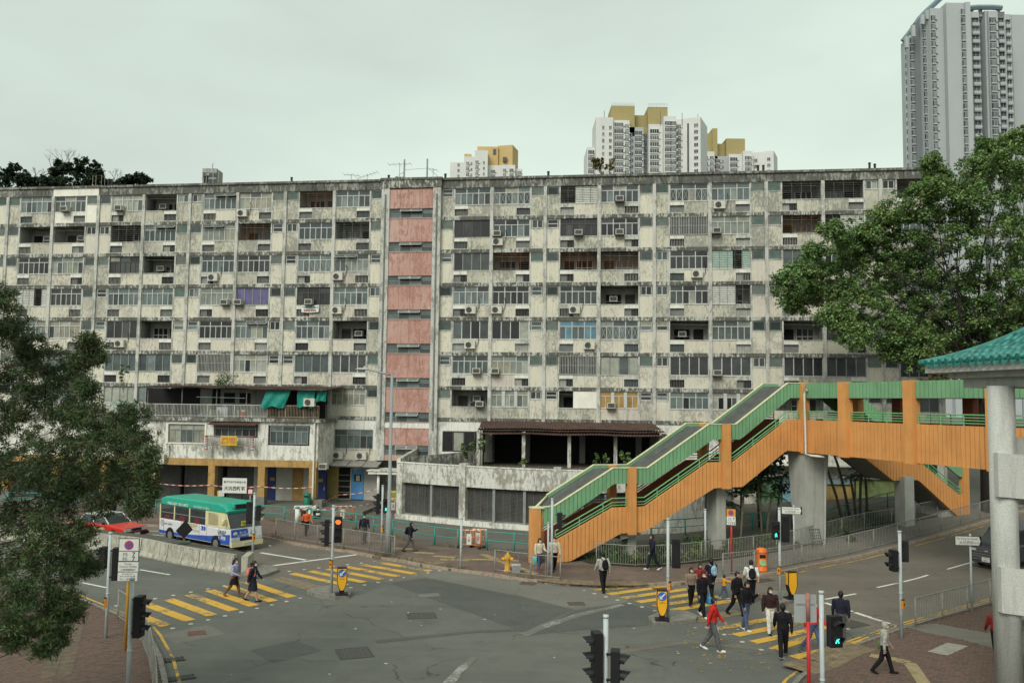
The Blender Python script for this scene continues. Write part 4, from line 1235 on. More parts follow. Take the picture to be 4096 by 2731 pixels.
for q in (0, dx):
 mb = MB()
 for sx in (-0.85, 0.85):
  for sy in (-0.5, 0.5): mb.cyl((q + sx * 1.1, sy, 0), (q + sx * 0.9, sy, 1.0), 0.04, n=5)
 for sy in (-0.5, 0.5): mb.cyl((q - 0.8, sy, 1.0), (q + 0.8, sy, 1.0), 0.04, n=5)
 for sx in (-0.77, 0.77): mb.cyl((q + sx, -0.5, 1.0), (q + sx, 0.5, 1.0), 0.04, n=5)
 put('steel_stand', mb, M_GALV, t)
def antenna(x, h, label, n=5, w=1.2, ang=0.0):
 t = thing('tv_antenna', label, 'antenna', roof_at(x, 0.9, 25.3), FROT)
 h = 0.4 + h * 0.5; w *= 0.7
 mb = MB(); mb.cyl((0, 0, 0), (0, 0, h), 0.022, n=5); put('pole', mb, M_GALV, t)
 b = MB(); ca, sa = math.cos(ang), math.sin(ang)
 b.cyl((-w / 2, 0, h - 0.1 - sa * w / 2), (w / 2, 0, h - 0.1 + sa * w / 2), 0.018, n=4)
 for i in range(n):
  u = -w / 2 + w * i / (n - 1.0)
  b.cyl((u, -0.5, h - 0.1 + u * sa), (u, 0.5, h - 0.1 + u * sa), 0.012, n=4)
 put('yagi', b, M_GALV, t)
antenna(29.84, 2.0, 'thin rooftop aerial with one arm, left of the twin masts', 4, 1.8, -0.1)
antenna(31.19, 1.9, 'rooftop yagi aerial tilted down to the left, between vent pipe and twin masts', 7, 2.4, 0.3)
antenna(33.88, 3.6, 'tall stacked aerial next to the left mast over the stair tower', 5, 2.6, 0.0)
antenna(36.66, 2.6, 'small cross aerial on a thin pole right of the twin masts', 3, 0.9, -0.2)
for x in (6.81, 7.1, 7.62, 7.92):
 t = thing('roof_rod', 'thin pale rod standing on the roof in front of the hill trees', 'rod', roof_at(x, 1.2, 25.3), FROT, group='thin rods on the roof')
 mb = MB(); mb.cyl((0, 0, 0), (0, 0, 1.9), 0.025, n=5); put('rod', mb, mat('rod_tan', (0.22, 0.19, 0.13)), t)
 mb = MB(); mb.box(-0.08, 0.08, -0.08, 0.08, 0, 0.06); put('foot', mb, M_GALV, t)
# banner hung under a window
bx, bz = 26.35, 15.51
t = thing('protest_banner', 'small white cloth banner with green and red lettering hung under a dark window', 'banner', roof_at(bx, -0.22, bz - 0.28), FROT)
mb = MB()
for i in range(6):
 x0, x1 = i * 0.24, (i + 1) * 0.24
 s0, s1 = 0.05 * math.sin(i / 5.0 * 3), 0.05 * math.sin((i + 1) / 5.0 * 3)
 mb.face([(x0, s0 * 0.5, -s0), (x1, s1 * 0.5, -s1), (x1, s1 * 0.5 + 0.01, 0.55 - s1), (x0, s0 * 0.5 + 0.01, 0.55 - s0)])
put('cloth', mb, mat('banner_white', (0.66, 0.68, 0.64), var=0.1), t, fix=False)
text('平屋合理重建傳訊令', 0.15, mat('print_green', (0.03, 0.22, 0.16), var=0), t, (0.72, -0.03, 0.36), bold=0.004)
text('居民訴願範圍出', 0.15, mat('print_red', (0.45, 0.05, 0.05), var=0), t, (0.72, -0.03, 0.13), bold=0.004)

# ------------------------------------------------------------------ low buildings in front of the block
M_OCHRE = mat('ochre_paint', (0.38, 0.235, 0.085), var=0.25, scale=2, streak=0.3)
M_CORR = mat('rusty_corrugated', (0.085, 0.048, 0.038), var=0.4, scale=1.5, streak=0.4, rough=0.85)
M_DARKST = peel('stained_white', (0.70, 0.69, 0.62), (0.40, 0.39, 0.34), (0.06, 0.06, 0.052), cover=0.70, fine=2.2, streak=0.68)
M_PEELW = peel('peeling_shop_wall', (0.60, 0.595, 0.54), (0.32, 0.31, 0.265), (0.11, 0.108, 0.092), cover=0.6, fine=2.6, streak=0.42)
M_SHUT = mat('roller_shutter', (0.115, 0.115, 0.105), var=0.2, scale=1.5, rough=0.55, streak=0.3)
M_GREENR = mat('green_rail_paint', (0.035, 0.25, 0.20), var=0.15, scale=6, rough=0.5)

ax = thing('podium_annex', 'white stained two-storey annex with ochre colonnade, roof terrace and rusty canopy', 'building', (FX, FY, 0), FROT)
AY = -3.77
def ab(name, m, x0, x1, y0, y1, z0, z1, parent=None):
 mb = MB(); mb.box(x0, x1, y0, y1, z0, z1); return put(name, mb, m, parent or ax)
AX0, AX1 = -12.5, 29.35
ab('first_floor_wall', M_DARKST, AX0, 17.25, AY, AY + 0.2, 3.7, 6.55); ab('first_floor_wall', M_DARKST, 20.52, 25.42, AY, AY + 0.2, 3.7, 6.55); ab('first_floor_wall', M_DARKST, 28.68, AX1, AY, AY + 0.2, 3.7, 6.55)
for a, b in ((17.25, 20.52), (25.42, 28.68)):
 ab('window_apron', M_DARKST, a, b, AY + 0.002, AY + 0.2, 3.7, 4.8); ab('window_head', M_DARKST, a, b, AY + 0.002, AY + 0.2, 6.3, 6.55)
ab('side_wall', M_DARKST, AX1 - 0.2, AX1, AY + 0.2, -0.15, 3.2, 6.55)
ab('terrace_slab', M_BAND, AX0, AX1 + 0.25, AY - 0.25, -0.1, 6.55, 6.80)
ab('ochre_beam', M_OCHRE, AX0, AX1, AY - 0.05, AY + 0.2, 3.18, 3.70)
ab('soffit', M_PALEW, AX0, AX1 - 0.2, AY + 0.2, 0.0, 3.3, 3.4)
ab('arcade_floor', mat('arcade_concrete', (0.15, 0.145, 0.125), var=0.25, scale=2), AX0, 33.6, AY - 2.2, 0.3, -0.2, 0.34)
for x in (21.05, 25.0, 29.0, 16.3, 12.2, 8.1, 4.0, -0.1):
 ab('column', M_OCHRE, x - 0.27, x + 0.27, AY - 0.04, AY + 0.5, 0.95, 3.18); ab('column_base', M_BAR, x - 0.3, x + 0.3, AY - 0.07, AY + 0.53, 0.34, 0.95)
# arcade back wall with shutters, doors and panels
for k, (a, b, m) in enumerate(((AX0, 12.0, M_SHUT), (12.2, 16.9, M_SHUT), (17.2, 20.4, M_SHUT), (20.8, 23.0, M_SHUT), (23.0, 24.1, M_PALEW), (24.1, 24.85, M_NAVY), (24.85, 26.2, M_PALEW), (26.2, 27.1, M_OCHRE), (27.1, 28.05, M_PALEW), (28.05, 28.95, M_NAVY))):
 w_ = ab('arcade_shutter' if m is M_SHUT else 'arcade_door' if m is M_NAVY else 'arcade_wall', m, a, b, -0.65 - 0.02 * (k % 2), -0.4, 0.34, 3.3)
 if m is M_SHUT:
  mb = MB()
  for j in range(24): mb.box(a + 0.05, b - 0.05, -0.72, -0.68, 0.42 + j * 0.118, 0.50 + j * 0.118)
  put('shutter_slats', mb, m, w_)
 if m is M_NAVY:
  ab('notice', mat('notice_ochre', (0.36, 0.26, 0.06)), a + 0.3, a + 0.65, -0.70, -0.685, 1.85, 2.1, w_)
  ab('door_handle', M_ALU, b - 0.14, b - 0.10, -0.74, -0.7, 1.2, 1.5, w_)
# first floor windows
def awindow(kind, x0, x1, z0, z1, fr, look, y):
 w, h = x1 - x0, z1 - z0
 me, panes = frame_mesh(kind, w, h, fr)
 o = link('window', me, ax, (x0, y, z0)); o.scale = (w / round(w, 1), 1, h / round(h, 1))
 for a, b, c, d in panes: link('pane', pane_mesh(rf.choice(PANES[look])), o, (a, 0, c), scale=(b - a, 1, d - c))
 return o
awindow('case', 17.42, 20.38, 4.86, 6.28, M_ALU_D, 'c', AY + 0.08); awindow('case', 25.55, 28.55, 4.9, 6.25, M_ALU_D, 't', AY + 0.08)
mb = MB()
for a in ((17.25, 20.52, 4.78, 4.86), (17.25, 20.52, 6.28, 6.36), (17.25, 17.42, 4.86, 6.28), (20.38, 20.52, 4.86, 6.28)): mb.box(a[0], a[1], AY - 0.06, AY + 0.1, a[2], a[3])
put('window_surround', mb, M_WHITEN, ax)
# boxed-out kitchen balcony between the two windows
mb = MB(); mb.box(21.1, 24.6, AY - 0.02, AY + 0.01, 5.35, 6.3); put('balcony_opening', mb, M_DARKIN, ax)
o = awindow('case', 21.2, 24.5, 5.4, 6.25, M_ALU_D, 'd', AY - 0.05)
mb = MB()
for i in range(34): mb.box(21.0 + i * 0.106, 21.03 + i * 0.106, AY - 0.62, AY - 0.59, 4.75, 5.45)
mb.box(20.95, 24.65, AY - 0.63, AY - 0.58, 5.42, 5.47); mb.box(20.95, 24.65, AY - 0.63, AY - 0.58, 4.72, 4.77)
for x in (21.0, 22.8, 24.6): mb.tube([(x, AY - 0.6, 4.75), (x, AY, 4.3)], 0.02, 4); mb.tube([(x, AY - 0.6, 5.45), (x, AY, 5.45)], 0.02, 4)
put('rack_bars', mb, mat('weathered_timber', (0.20, 0.18, 0.145), var=0.3, scale=8), ax)
mb = MB(); mb.face([(20.9, AY - 0.75, 6.28), (24.7, AY - 0.75, 6.28), (24.7, AY, 6.5), (20.9, AY, 6.5)]); put('small_awning', mb, M_CORR, ax, fix=False)
# canopy over the terrace: real corrugations on a sagging edge
def corrugated(name, x0, x1, fa_, fb_, m, parent, pitch=0.16, amp=0.022, thick=True):
 """sheet whose ridges run from edge fa_(x) to edge fb_(x)"""
 n = int((x1 - x0) / (pitch / 2)); mb = MB()
 for i in range(n + 1):
  x = x0 + (x1 - x0) * i / n; dz = amp if i % 2 else -amp
  a, b = fa_(x), fb_(x)
  mb.v += [(x, a[0], a[1] + dz), (x, b[0], b[1] + dz)]
 for i in range(n):
  mb.f.append((2 * i, 2 * i + 2, 2 * i + 3, 2 * i + 1)); mb.m.append(0)
 return put(name, mb, m, parent, fix=False)
rs = random.Random(5); sag = [rs.uniform(-0.05, 0.05) for _ in range(30)]
corrugated('canopy_sheet', 15.4, 30.1, lambda x: (AY - 0.5, 9.12 - 0.012 * (x - 15) + 0.04 * math.sin(x * 1.7)), lambda x: (-0.15, 9.28), M_CORR, ax)
corrugated('canopy_sheet', 24.0, 29.9, lambda x: (AY - 0.75, 8.98 - 0.01 * (x - 24)), lambda x: (AY + 0.6, 9.02), M_CORR, ax)
mb = MB()
for x in (15.6, 18.4, 21.2, 23.6, 26.2, 28.9): mb.cyl((x, AY + 0.05, 6.8), (x, AY + 0.05, 9.05), 0.04, n=6)
put('canopy_posts', mb, M_BAR, ax)
mb = MB(); mb.tube([(19.5, AY + 0.2, 8.35), (23.4, AY + 0.2, 8.3)], 0.02, 5); put('drying_pole', mb, mat('pale_teal', (0.22, 0.33, 0.33)), ax)
# rooms behind the terrace
for k, (a, b, m) in enumerate(((14.0, 18.6, M_DARKIN), (18.6, 19.6, M_INNER), (19.6, 20.3, M_DARKIN), (20.3, 23.2, M_INNER), (23.2, 24.2, M_ALU_D), (24.2, 28.9, M_DARKIN))):
 ab('terrace_room_wall', m, a, b, -1.25 - 0.03 * (k % 2), -1.1, 6.8, 9.0)
ab('terrace_window', M_DARKIN, 20.6, 21.5, -1.3, -1.27, 7.9, 8.7); ab('terrace_window', M_DARKIN, 21.9, 22.8, -1.3, -1.27, 7.9, 8.7)
# terrace railing: one panel of uprights between posts
def terrace_rail(x0, x1, m):
 mb = MB(); n = int((x1 - x0) / 0.115)
 for i in range(n + 1):
  x = x0 + (x1 - x0) * i / n; r_ = 0.012 if i % 12 else 0.025
  mb.box(x - r_, x + r_, AY - 0.13 - r_, AY - 0.13 + r_, 6.82, 7.78)
 mb.box(x0, x1, AY - 0.155, AY - 0.105, 7.76, 7.81); mb.box(x0, x1, AY - 0.145, AY - 0.115, 6.92, 6.95)
 return put('terrace_railing', mb, m, ax)
terrace_rail(-2.0, 12.4, M_BARW); terrace_rail(12.6, 14.9, mat('pale_green_rail', (0.20, 0.42, 0.36))); terrace_rail(15.0, 22.7, M_BARW); terrace_rail(22.75, 25.3, M_BARW); terrace_rail(25.4, 29.4, mat('rusty_rail', (0.30, 0.24, 0.17), var=0.4))
# rain pipe on the corner
mb = MB(); mb.tube([(29.1, AY - 0.15, 6.5), (29.1, AY - 0.15, 0.4)], 0.07, 8); put('rain_pipe', mb, M_LINTEL, ax)
mb = MB(); mb.tube([(16.55, AY - 0.15, 5.8), (16.5, AY - 0.15, 4.0), (16.5, AY - 0.15, 0.4)], 0.06, 8); put('rain_pipe', mb, M_LINTEL, ax)
mb = MB(); mb.box(29.0, 29.95, AY - 0.5, AY + 0.35, 0.34, 0.85); put('concrete_block', mb, M_KERB_G, ax)

def loc_ann(x, y, z): return roof_at(x, y, z)
# green tarpaulins tied under the canopy: two hanging sheets and a flap
def tarp(label, x0, x1, z0, z1, y, seed, lean=0.2):
 r_ = random.Random(seed); mb = MB(); nx_, nz_ = 12, 8
 for j in range(nz_ + 1):
  for i in range(nx_ + 1):
   f, g_ = i / nx_, j / nz_
   x = x0 + (x1 - x0) * (f * (1 - 0.12 * g_) + lean * g_ * 0.3); z = z1 - (z1 - z0) * g_ * (1 + 0.06 * math.sin(f * 9))
   mb.v.append((x, y + 0.09 * math.sin(f * 11 + seed + g_ * 3) * (0.3 + g_) - 0.12 * g_, z))
 for j in range(nz_):
  for i in range(nx_):
   a = j * (nx_ + 1) + i; mb.f.append((a, a + 1, a + nx_ + 2, a + nx_ + 1)); mb.m.append(0)
 o = put('tarpaulin', mb, mat('green_tarp', (0.010, 0.21, 0.165), var=0.22, scale=3, rough=0.5), None, (FX, FY, 0), FROT, smooth=True, fix=False)
 tag(o, label, 'tarpaulin')
tarp('large green tarpaulin hanging wrinkled from the terrace canopy', 25.3, 27.3, 7.65, 9.0, AY - 0.3, 1, -0.6)
tarp('green tarpaulin curtain beside the white air conditioner on the terrace', 27.75, 29.15, 7.7, 9.0, AY - 0.25, 4, 0.0)
tarp('short green tarpaulin flap at the corner post of the terrace', 29.2, 30.0, 8.15, 9.0, AY - 0.2, 7, 0.1)
o = copy_tree(AC_COND); o.location = loc_ann(28.75, AY - 0.2, 7.75); o['label'] = 'white condenser standing on the terrace railing in front of a green tarpaulin'; del o['group']
o = copy_tree(AC_COND); o.location = loc_ann(16.9, AY - 0.05, 3.25); o.scale = (1.15, 1.1, 1.15); o['label'] = 'large white condenser at the top of the first ochre column beside the pine'; del o['group']
o = copy_tree(AC_WIN); o.location = loc_ann(29.7, AY + 0.6, 3.1); o['label'] = 'white condenser box by the downpipe at the annex corner'; del o['group']
# things kept on the terrace
def drum(x, label, m, r_=0.17, h=0.5, cap=None):
 t = thing('water_cooler', label, 'container', loc_ann(x, AY + 0.12, 6.8))
 mb = MB(); mb.lathe([(r_ * 0.9, 0), (r_, 0.06), (r_, h - 0.05), (r_ * 0.9, h)], n=12); put('body', mb, m, t, smooth=True)
 mb = MB(); mb.lathe([(r_ * 0.95, h), (r_ * 0.95, h + 0.08), (r_ * 0.5, h + 0.1)], n=12); put('lid', mb, cap or M_LINTEL, t)
drum(23.35, 'red drinks cooler with white lid behind the terrace railing', mat('cooler_red', (0.50, 0.06, 0.035)))
drum(22.95, 'tall grey plant tub behind the terrace railing', M_ALU_D, 0.13, 0.6, mat('soil', (0.05, 0.04, 0.03)))
drum(20.0, 'small blue bucket on the terrace floor', mat('bucket_blue', (0.15, 0.28, 0.36)), 0.2, 0.2, mat('bucket_blue', (0.15, 0.28, 0.36)))
t = thing('storage_cabinet', 'pale blue cabinet standing against the terrace wall', 'cabinet', loc_ann(21.3, AY + 1.0, 6.8), FROT)
mb = MB(); mb.box(-0.45, 0.45, -0.2, 0.2, 0, 0.8); put('carcass', mb, mat('cabinet_pale', (0.42, 0.47, 0.48), var=0.1), t); mb = MB(); mb.box(-0.43, -0.01, -0.22, -0.2, 0.04, 0.76); mb.box(0.01, 0.43, -0.22, -0.2, 0.04, 0.76); put('doors', mb, mat('cabinet_door', (0.46, 0.50, 0.52), var=0.1), t)
t = thing('shelf_rack', 'white slatted rack leaning behind the terrace railing', 'rack', loc_ann(20.9, AY + 0.4, 6.8), FROT)
mb = MB(); mb.box(-0.35, -0.31, -0.1, 0.1, 0, 0.6); mb.box(0.31, 0.35, -0.1, 0.1, 0, 0.6); put('uprights', mb, M_LINTEL, t)
mb = MB()
for i in range(4): mb.box(-0.31, 0.31, -0.1, 0.1, 0.06 + i * 0.15, 0.09 + i * 0.15)
put('shelves', mb, M_LINTEL, t)
# barber poles and the yellow banner
def barber(x, label):
 t = thing('barber_pole', label, 'barber pole', loc_ann(x, AY - 0.65, 4.45), FROT)
 mb = MB(); mb.cyl((0, 0, 0), (0, 0, 0.95), 0.10, n=10); put('tube', mb, mat('pole_pale', (0.45, 0.50, 0.52)), t)
 s_ = MB()
 for k in range(5):
  for i in range(10):
   a0, a1 = 2 * math.pi * i / 10, 2 * math.pi * (i + 1) / 10; za, zb = 0.05 + k * 0.17 + i * 0.017, 0.05 + k * 0.17 + (i + 1) * 0.017; r_ = 0.104
   s_.face([(r_ * math.cos(a0), r_ * math.sin(a0), za), (r_ * math.cos(a1), r_ * math.sin(a1), zb), (r_ * math.cos(a1), r_ * math.sin(a1), zb + 0.085), (r_ * math.cos(a0), r_ * math.sin(a0), za + 0.085)], 0)
 put('stripes', s_, mat('stripe_red', (0.42, 0.06, 0.05)), t, fix=False)
 for z in (-0.05, 0.95):
  c = MB(); c.cyl((0, 0, z), (0, 0, z + 0.07), 0.12, n=10); put('cap', c, mat('stripe_red', (0.42, 0.06, 0.05)), t)
barber(20.85, 'striped barber pole at the window end of the timber rack'); barber(24.5, 'striped barber pole beside the yellow banner')
t = thing('yellow_banner', 'yellow banner with pink characters tied to the timber rack', 'banner', loc_ann(22.0, AY - 0.68, 4.75), FROT)
mb = MB()
for i in range(8):
 mb.face([(i * 0.16, 0.015 * math.sin(i), 0), ((i + 1) * 0.16, 0.015 * math.sin(i + 1), 0), ((i + 1) * 0.16, 0, 0.72), (i * 0.16, 0, 0.72)])
put('cloth', mb, mat('banner_yellow', (0.58, 0.40, 0.03), var=0.1), t, fix=False)
text('鳳客', 0.55, mat('print_pink', (0.55, 0.20, 0.10), var=0), t, (0.64, -0.03, 0.34), bold=0.01, xs=1.1)
# porch next to the blue door, tilted awnings above it
pc = thing('entrance_porch', 'small flat white porch on a round post beside the roller shutter shops', 'porch', (FX, FY, 0), FROT)
mb = MB(); mb.box(32.9, 36.2, -2.6, -0.1, 2.72, 2.95); put('roof', mb, M_WHITE, pc); mb = MB(); mb.box(32.8, 36.3, -2.7, -0.1, 2.95, 3.02); put('coping', mb, M_DARKST, pc)
mb = MB(); mb.cyl((33.6, -2.2, 0.3), (33.6, -2.2, 2.72), 0.11, n=10); put('post', mb, M_LINTEL, pc, smooth=True)
mb = MB(); mb.box(34.6, 37.4, -0.3, -0.2, 0.3, 2.7); put('back_wall', mb, M_PALEW, pc); mb = MB(); mb.box(35.3, 36.6, -0.36, -0.3, 0.9, 2.4); put('doorway', mb, M_DARKIN, pc)
for k, x in enumerate((29.6, 30.85, 32.1)):
 mb = MB(); mb.obox((0, 0, 0), (1.2, 1.5, 0.05), Matrix.Rotation(R(14), 3, 'X'))
 o = put('tin_awning', mb, mat('tin_grey', (0.24, 0.235, 0.21), var=0.3, streak=0.4), None, loc_ann(x + 0.6, -0.85, 3.38 - 0.02 * k), FROT)
 tag(o, ['grey tin awning nearest the annex corner, over the ochre wall', 'grey tin awning over the store shelves', 'grey tin awning over the blue door'][k], 'awning')

# ---- curved row of shuttered shops with a terrace on top
sh = thing('shop_block', 'low curved shop block with peeling white fascia and grey roller shutters', 'building')
FRONT = [(-7.95, 59.9), (-5.6, 58.35), (-3.2, 56.95), (-1.0, 55.85), (1.3, 54.95), (3.6, 54.35), (5.9, 54.05), (8.2, 54.15), (10.5, 54.75), (12.8, 55.9), (15.0, 57.6)]
def strip(name, line, z0, z1, d0, d1, m, parent=sh):
 """upright wall following a line in plan, between offsets d0 and d1 inward"""
 a = offset_line(line, d0); b = offset_line(line, d1); mb = MB(); n = len(line)
 for i in range(n):
  mb.v += [(*a[i], z0), (*a[i], z1), (*b[i], z1), (*b[i], z0)]
 for i in range(n - 1):
  k = 4 * i
  for p, q in ((0, 1), (1, 2), (2, 3), (3, 0)): mb.f.append((k + p, k + 4 + p, k + 4 + q, k + q)); mb.m.append(0)
 mb.f += [(0, 1, 2, 3), tuple(4 * (n - 1) + i for i in (3, 2, 1, 0))]; mb.m += [0, 0]
 return put(name, mb, m, parent)
LINE = FRONT
strip('fascia_wall', LINE, 2.62, 3.95, 0.0, 0.22, M_PEELW)
strip('coping', LINE, 3.95, 4.02, -0.04, 0.28, M_DARKST)
strip('plinth', LINE, 0.0, 0.42, -0.12, 0.3, M_DARKST)
roofp = offset_line(LINE, 0.25) + [(15.0, 64.3), (-7.9, 66.7)]
mb = MB(); mb.prism(roofp, 3.45, 3.62); put('terrace_floor', mb, mat('terrace_concrete', (0.11, 0.10, 0.085), var=0.3, scale=1.5), sh)
mb = MB(); mb.prism(offset_line(LINE, 0.9) + [(15.0, 64.2), (-7.8, 66.6)], 0.2, 3.4); put('shop_interior', mb, M_BAR, sh)
# tall side parapet running back to the block
mb = MB(); mb.slab([(0, 0.0), (0, 4.2), (7.0, 4.6), (7.0, 0.0)], 0.0, 0.25, lambda u, w, d: (-7.95 + 0.08 * u + d, 59.9 + 1.0 * u, w)); put('side_wall', mb, M_PEELW, sh)
mb = MB(); mb.slab([(0, 3.6), (0, 4.25), (6.6, 4.7), (6.6, 3.6)], 0.0, 0.18, lambda u, w, d: (-7.7 + 0.85 * u, 60.1 + 0.42 * u + d, w)); put('back_parapet', mb, M_PARA, sh)
ST = [(-7.69, 59.73), (-5.43, 58.25), (-3.16, 56.93), (-1.11, 55.91), (0.89, 55.11), (2.98, 54.51), (4.57, 54.22), (6.06, 54.06), (7.72, 54.13)]
WIDE = {0, 2, 5, 8}
def inward(p, q):
 d = Vector((q[0] - p[0], q[1] - p[1])).normalized(); return Vector((-d.y, d.x)), math.atan2(d.y, d.x)
for i, p in enumerate(ST):
 nb = ST[min(i + 1, len(ST) - 1)] if i < len(ST) - 1 else (p[0] * 2 - ST[i - 1][0], p[1] * 2 - ST[i - 1][1])
 nv, ang = inward(p, nb)
 w_ = 0.24 if i in WIDE else 0.09
 mb = MB(); mb.box(-w_, w_, -0.06 if i in WIDE else 0.12, 0.5, 0.42, 4.15 if i in WIDE and i else 2.62)
 put('pier' if i in WIDE else 'shutter_mullion', mb, M_PEELW if i in WIDE else M_ALU_D, sh, (p[0], p[1], 0), ang)
for i in range(len(ST) - 1):
 p, q = ST[i], ST[i + 1]; nv, ang = inward(p, q); Ls = math.dist(p, q)
 mb = MB(); a = 0.26 if i in WIDE else 0.1; b = Ls - (0.26 if i + 1 in WIDE else 0.1)
 n = 26
 for k in range(n):
  z = 0.42 + k * 2.2 / n; mb.obox(((a + b) / 2, 0.36, z + 0.045), (b - a, 0.02, 0.092), Matrix.Rotation(R(30), 3, 'X'))
 o = put('roller_shutter', mb, M_SHUT, sh, (p[0], p[1], 0), ang)
 g2 = MB(); nn = 4
 for k in range(nn + 1): g2.box(a + (b - a) * k / nn - 0.012, a + (b - a) * k / nn + 0.012, 0.31, 0.335, 0.42, 2.62)
 g2.box(a, b, 0.31, 0.335, 0.42, 0.52); put('shutter_guide', g2, M_BAR, o)
strip('cracked_wall', [FRONT[-4], FRONT[-3], FRONT[-2], FRONT[-1]], 0.4, 2.62, 0.02, 0.25, M_PEELW)
# terrace hall: rusty roof on slim posts, dark inside
hall = thing('terrace_hall', 'open roof hall with rusty corrugated sheets on slim posts above the shuttered shops', 'pavilion')
import functools
Hx0, Hx1 = -2.3, 10.7
def fy(x): return 65.8 - 0.131 * x
for k, (za, zb, ya, yb) in enumerate(((6.38, 6.78, -4.3, -0.1), (6.22, 6.34, -4.6, -3.6), (5.98, 6.16, -4.9, -4.1))):
 corrugated('roof_sheet', Hx0 - 0.1 * k, Hx1 + 0.1 * k, lambda x, ya=ya, za=za: (fy(x) + ya, za + 0.03 * math.sin(x * 1.3)), lambda x, yb=yb, zb=zb: (fy(x) + yb, zb), M_CORR, hall, pitch=0.2, amp=0.025)
mb = MB(); mb.box(0, 1, 0, 1, 0, 1)
for px, z in (((-2.32, 63.98), 0), ((0.92, 63.23), 0), ((4.19, 63.02), 0), ((7.5, 62.82), 0), ((10.74, 62.37), 0)):
 mb = MB(); mb.box(-0.12, 0.12, -0.12, 0.12, 3.6, 6.15); put('post', mb, M_PEELW, hall, (px[0], min(px[1], 61.3), 0))
mb = MB(); mb.obox((Hx0 + 0.2, 63.6, 4.9), (0.15, 4.6, 2.6)); put('side_wall', mb, M_INNER, hall)
mb = MB(); mb.obox((Hx1 - 0.2, 62.0, 4.9), (0.15, 4.4, 2.6)); put('side_wall', mb, M_INNER, hall)
mb = MB(); mb.obox((4.2, 61.7, 6.1), (12.8, 0.12, 0.14), Matrix.Rotation(-0.131, 3, 'Z')); put('eaves_beam', mb, M_BAR, hall)
# grass and saplings grown on the terrace edge
gb = MB(); rgz = random.Random(8)
for k in range(900):
 x = rgz.uniform(-3.0, 9.5); y = min(p[1] for p in FRONT) + 1.2 + rgz.uniform(0.0, 3.4) + 0.05 * (x - 5) ** 2; h = rgz.uniform(0.1, 0.42)
 a = rgz.uniform(0, 3.14); dx, dy = 0.02 * math.cos(a), 0.02 * math.sin(a); lx, ly = rgz.uniform(-0.12, 0.12), rgz.uniform(-0.1, 0.1)
 gb.face([(x - dx, y - dy, 3.6), (x + dx, y + dy, 3.6), (x + lx, y + ly, 3.6 + h)])
stuff(put('dry_grass', gb, mat('dry_grass', (0.17, 0.12, 0.06), var=0.4), None, fix=False))

# ------------------------------------------------------------------ covered footbridge with two stairs
M_ORANGE = mat('orange_cladding', (0.66, 0.305, 0.10), var=0.13, scale=0.7, rough=0.55, streak=0.16)
M_ORANGE_P = mat('orange_post', (0.64, 0.295, 0.095), var=0.12, scale=0.9, rough=0.55, streak=0.16)
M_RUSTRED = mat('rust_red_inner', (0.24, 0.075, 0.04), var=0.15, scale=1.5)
M_GREENC = mat('green_cladding', (0.18, 0.36, 0.195), var=0.14, scale=0.7, rough=0.55, streak=0.18)
M_TRIM = mat('cream_trim', (0.62, 0.60, 0.38), var=0.12, scale=4)
M_ROOFT = mat('roof_bitumen', (0.085, 0.09, 0.082), var=0.3, scale=2)
M_GRAIL = mat('green_handrail', (0.17, 0.42, 0.19), var=0.1, scale=5, rough=0.45)
M_PIERC = mat('bridge_concrete', (0.40, 0.405, 0.36), var=0.12, scale=1.2, streak=0.2)
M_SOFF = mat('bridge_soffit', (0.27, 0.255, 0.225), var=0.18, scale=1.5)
fb = thing('footbridge', 'covered footbridge with orange ribbed parapets, green canopy fascia and stairs at its end', 'footbridge')
SA = Vector((1.25, 43.67)); SU = Vector((0.934, 0.358)); SN = Vector((-0.358, 0.934))
def sf(t, z, d): return (SA.x + SU.x * t + SN.x * d, SA.y + SU.y * t + SN.y * d, z)
SW = 2.35
def interp(line, t):
 if t <= line[0][0]: return line[0][1]
 for (a, za), (b, zb) in zip(line, line[1:]):
  if a <= t <= b: return za + (zb - za) * (t - a) / max(b - a, 1e-6)
 return line[-1][1]
OT = [(0.95, 1.12), (1.15, 1.2), (4.46, 2.78), (6.4, 2.78), (10.4, 5.06), (12.05, 5.06), (15.81, 7.43), (16.95, 7.43)]
OB = [(0.95, 0.12), (2.03, 0.14), (4.95, 1.43), (6.31, 1.43), (10.78, 3.65), (12.64, 3.68), (15.68, 5.67), (16.95, 5.57)]
GT = [(0.0, 2.88), (1.12, 2.97), (4.48, 4.84), (6.56, 4.82), (10.44, 7.15), (12.21, 7.15), (15.84, 9.54), (16.95, 9.55)]
GB = [(0.0, 2.05), (1.0, 2.05), (1.7, 2.33), (4.53, 4.02), (6.76, 4.01), (10.7, 6.33), (12.51, 6.32), (15.99, 8.70), (16.95, 8.70)]
LAND = 29.0
OT2 = [(20.1, 7.43), (20.5, 7.43), (24.1, 5.2), (25.5, 5.2), (29.2, 2.75), (29.6, 2.75)]
OB2 = [(20.1, 5.67), (20.9, 5.67), (23.9, 3.75), (25.9, 3.75), (29.2, 1.35), (29.6, 1.35)]
GT2 = [(20.1, 9.55), (20.5, 9.55), (24.1, 7.2), (25.5, 7.2), (29.4, 4.7), (30.0, 4.7)]
GB2 = [(20.1, 8.70), (20.4, 8.70), (24.0, 6.35), (25.4, 6.35), (29.4, 3.85), (30.0, 3.85)]
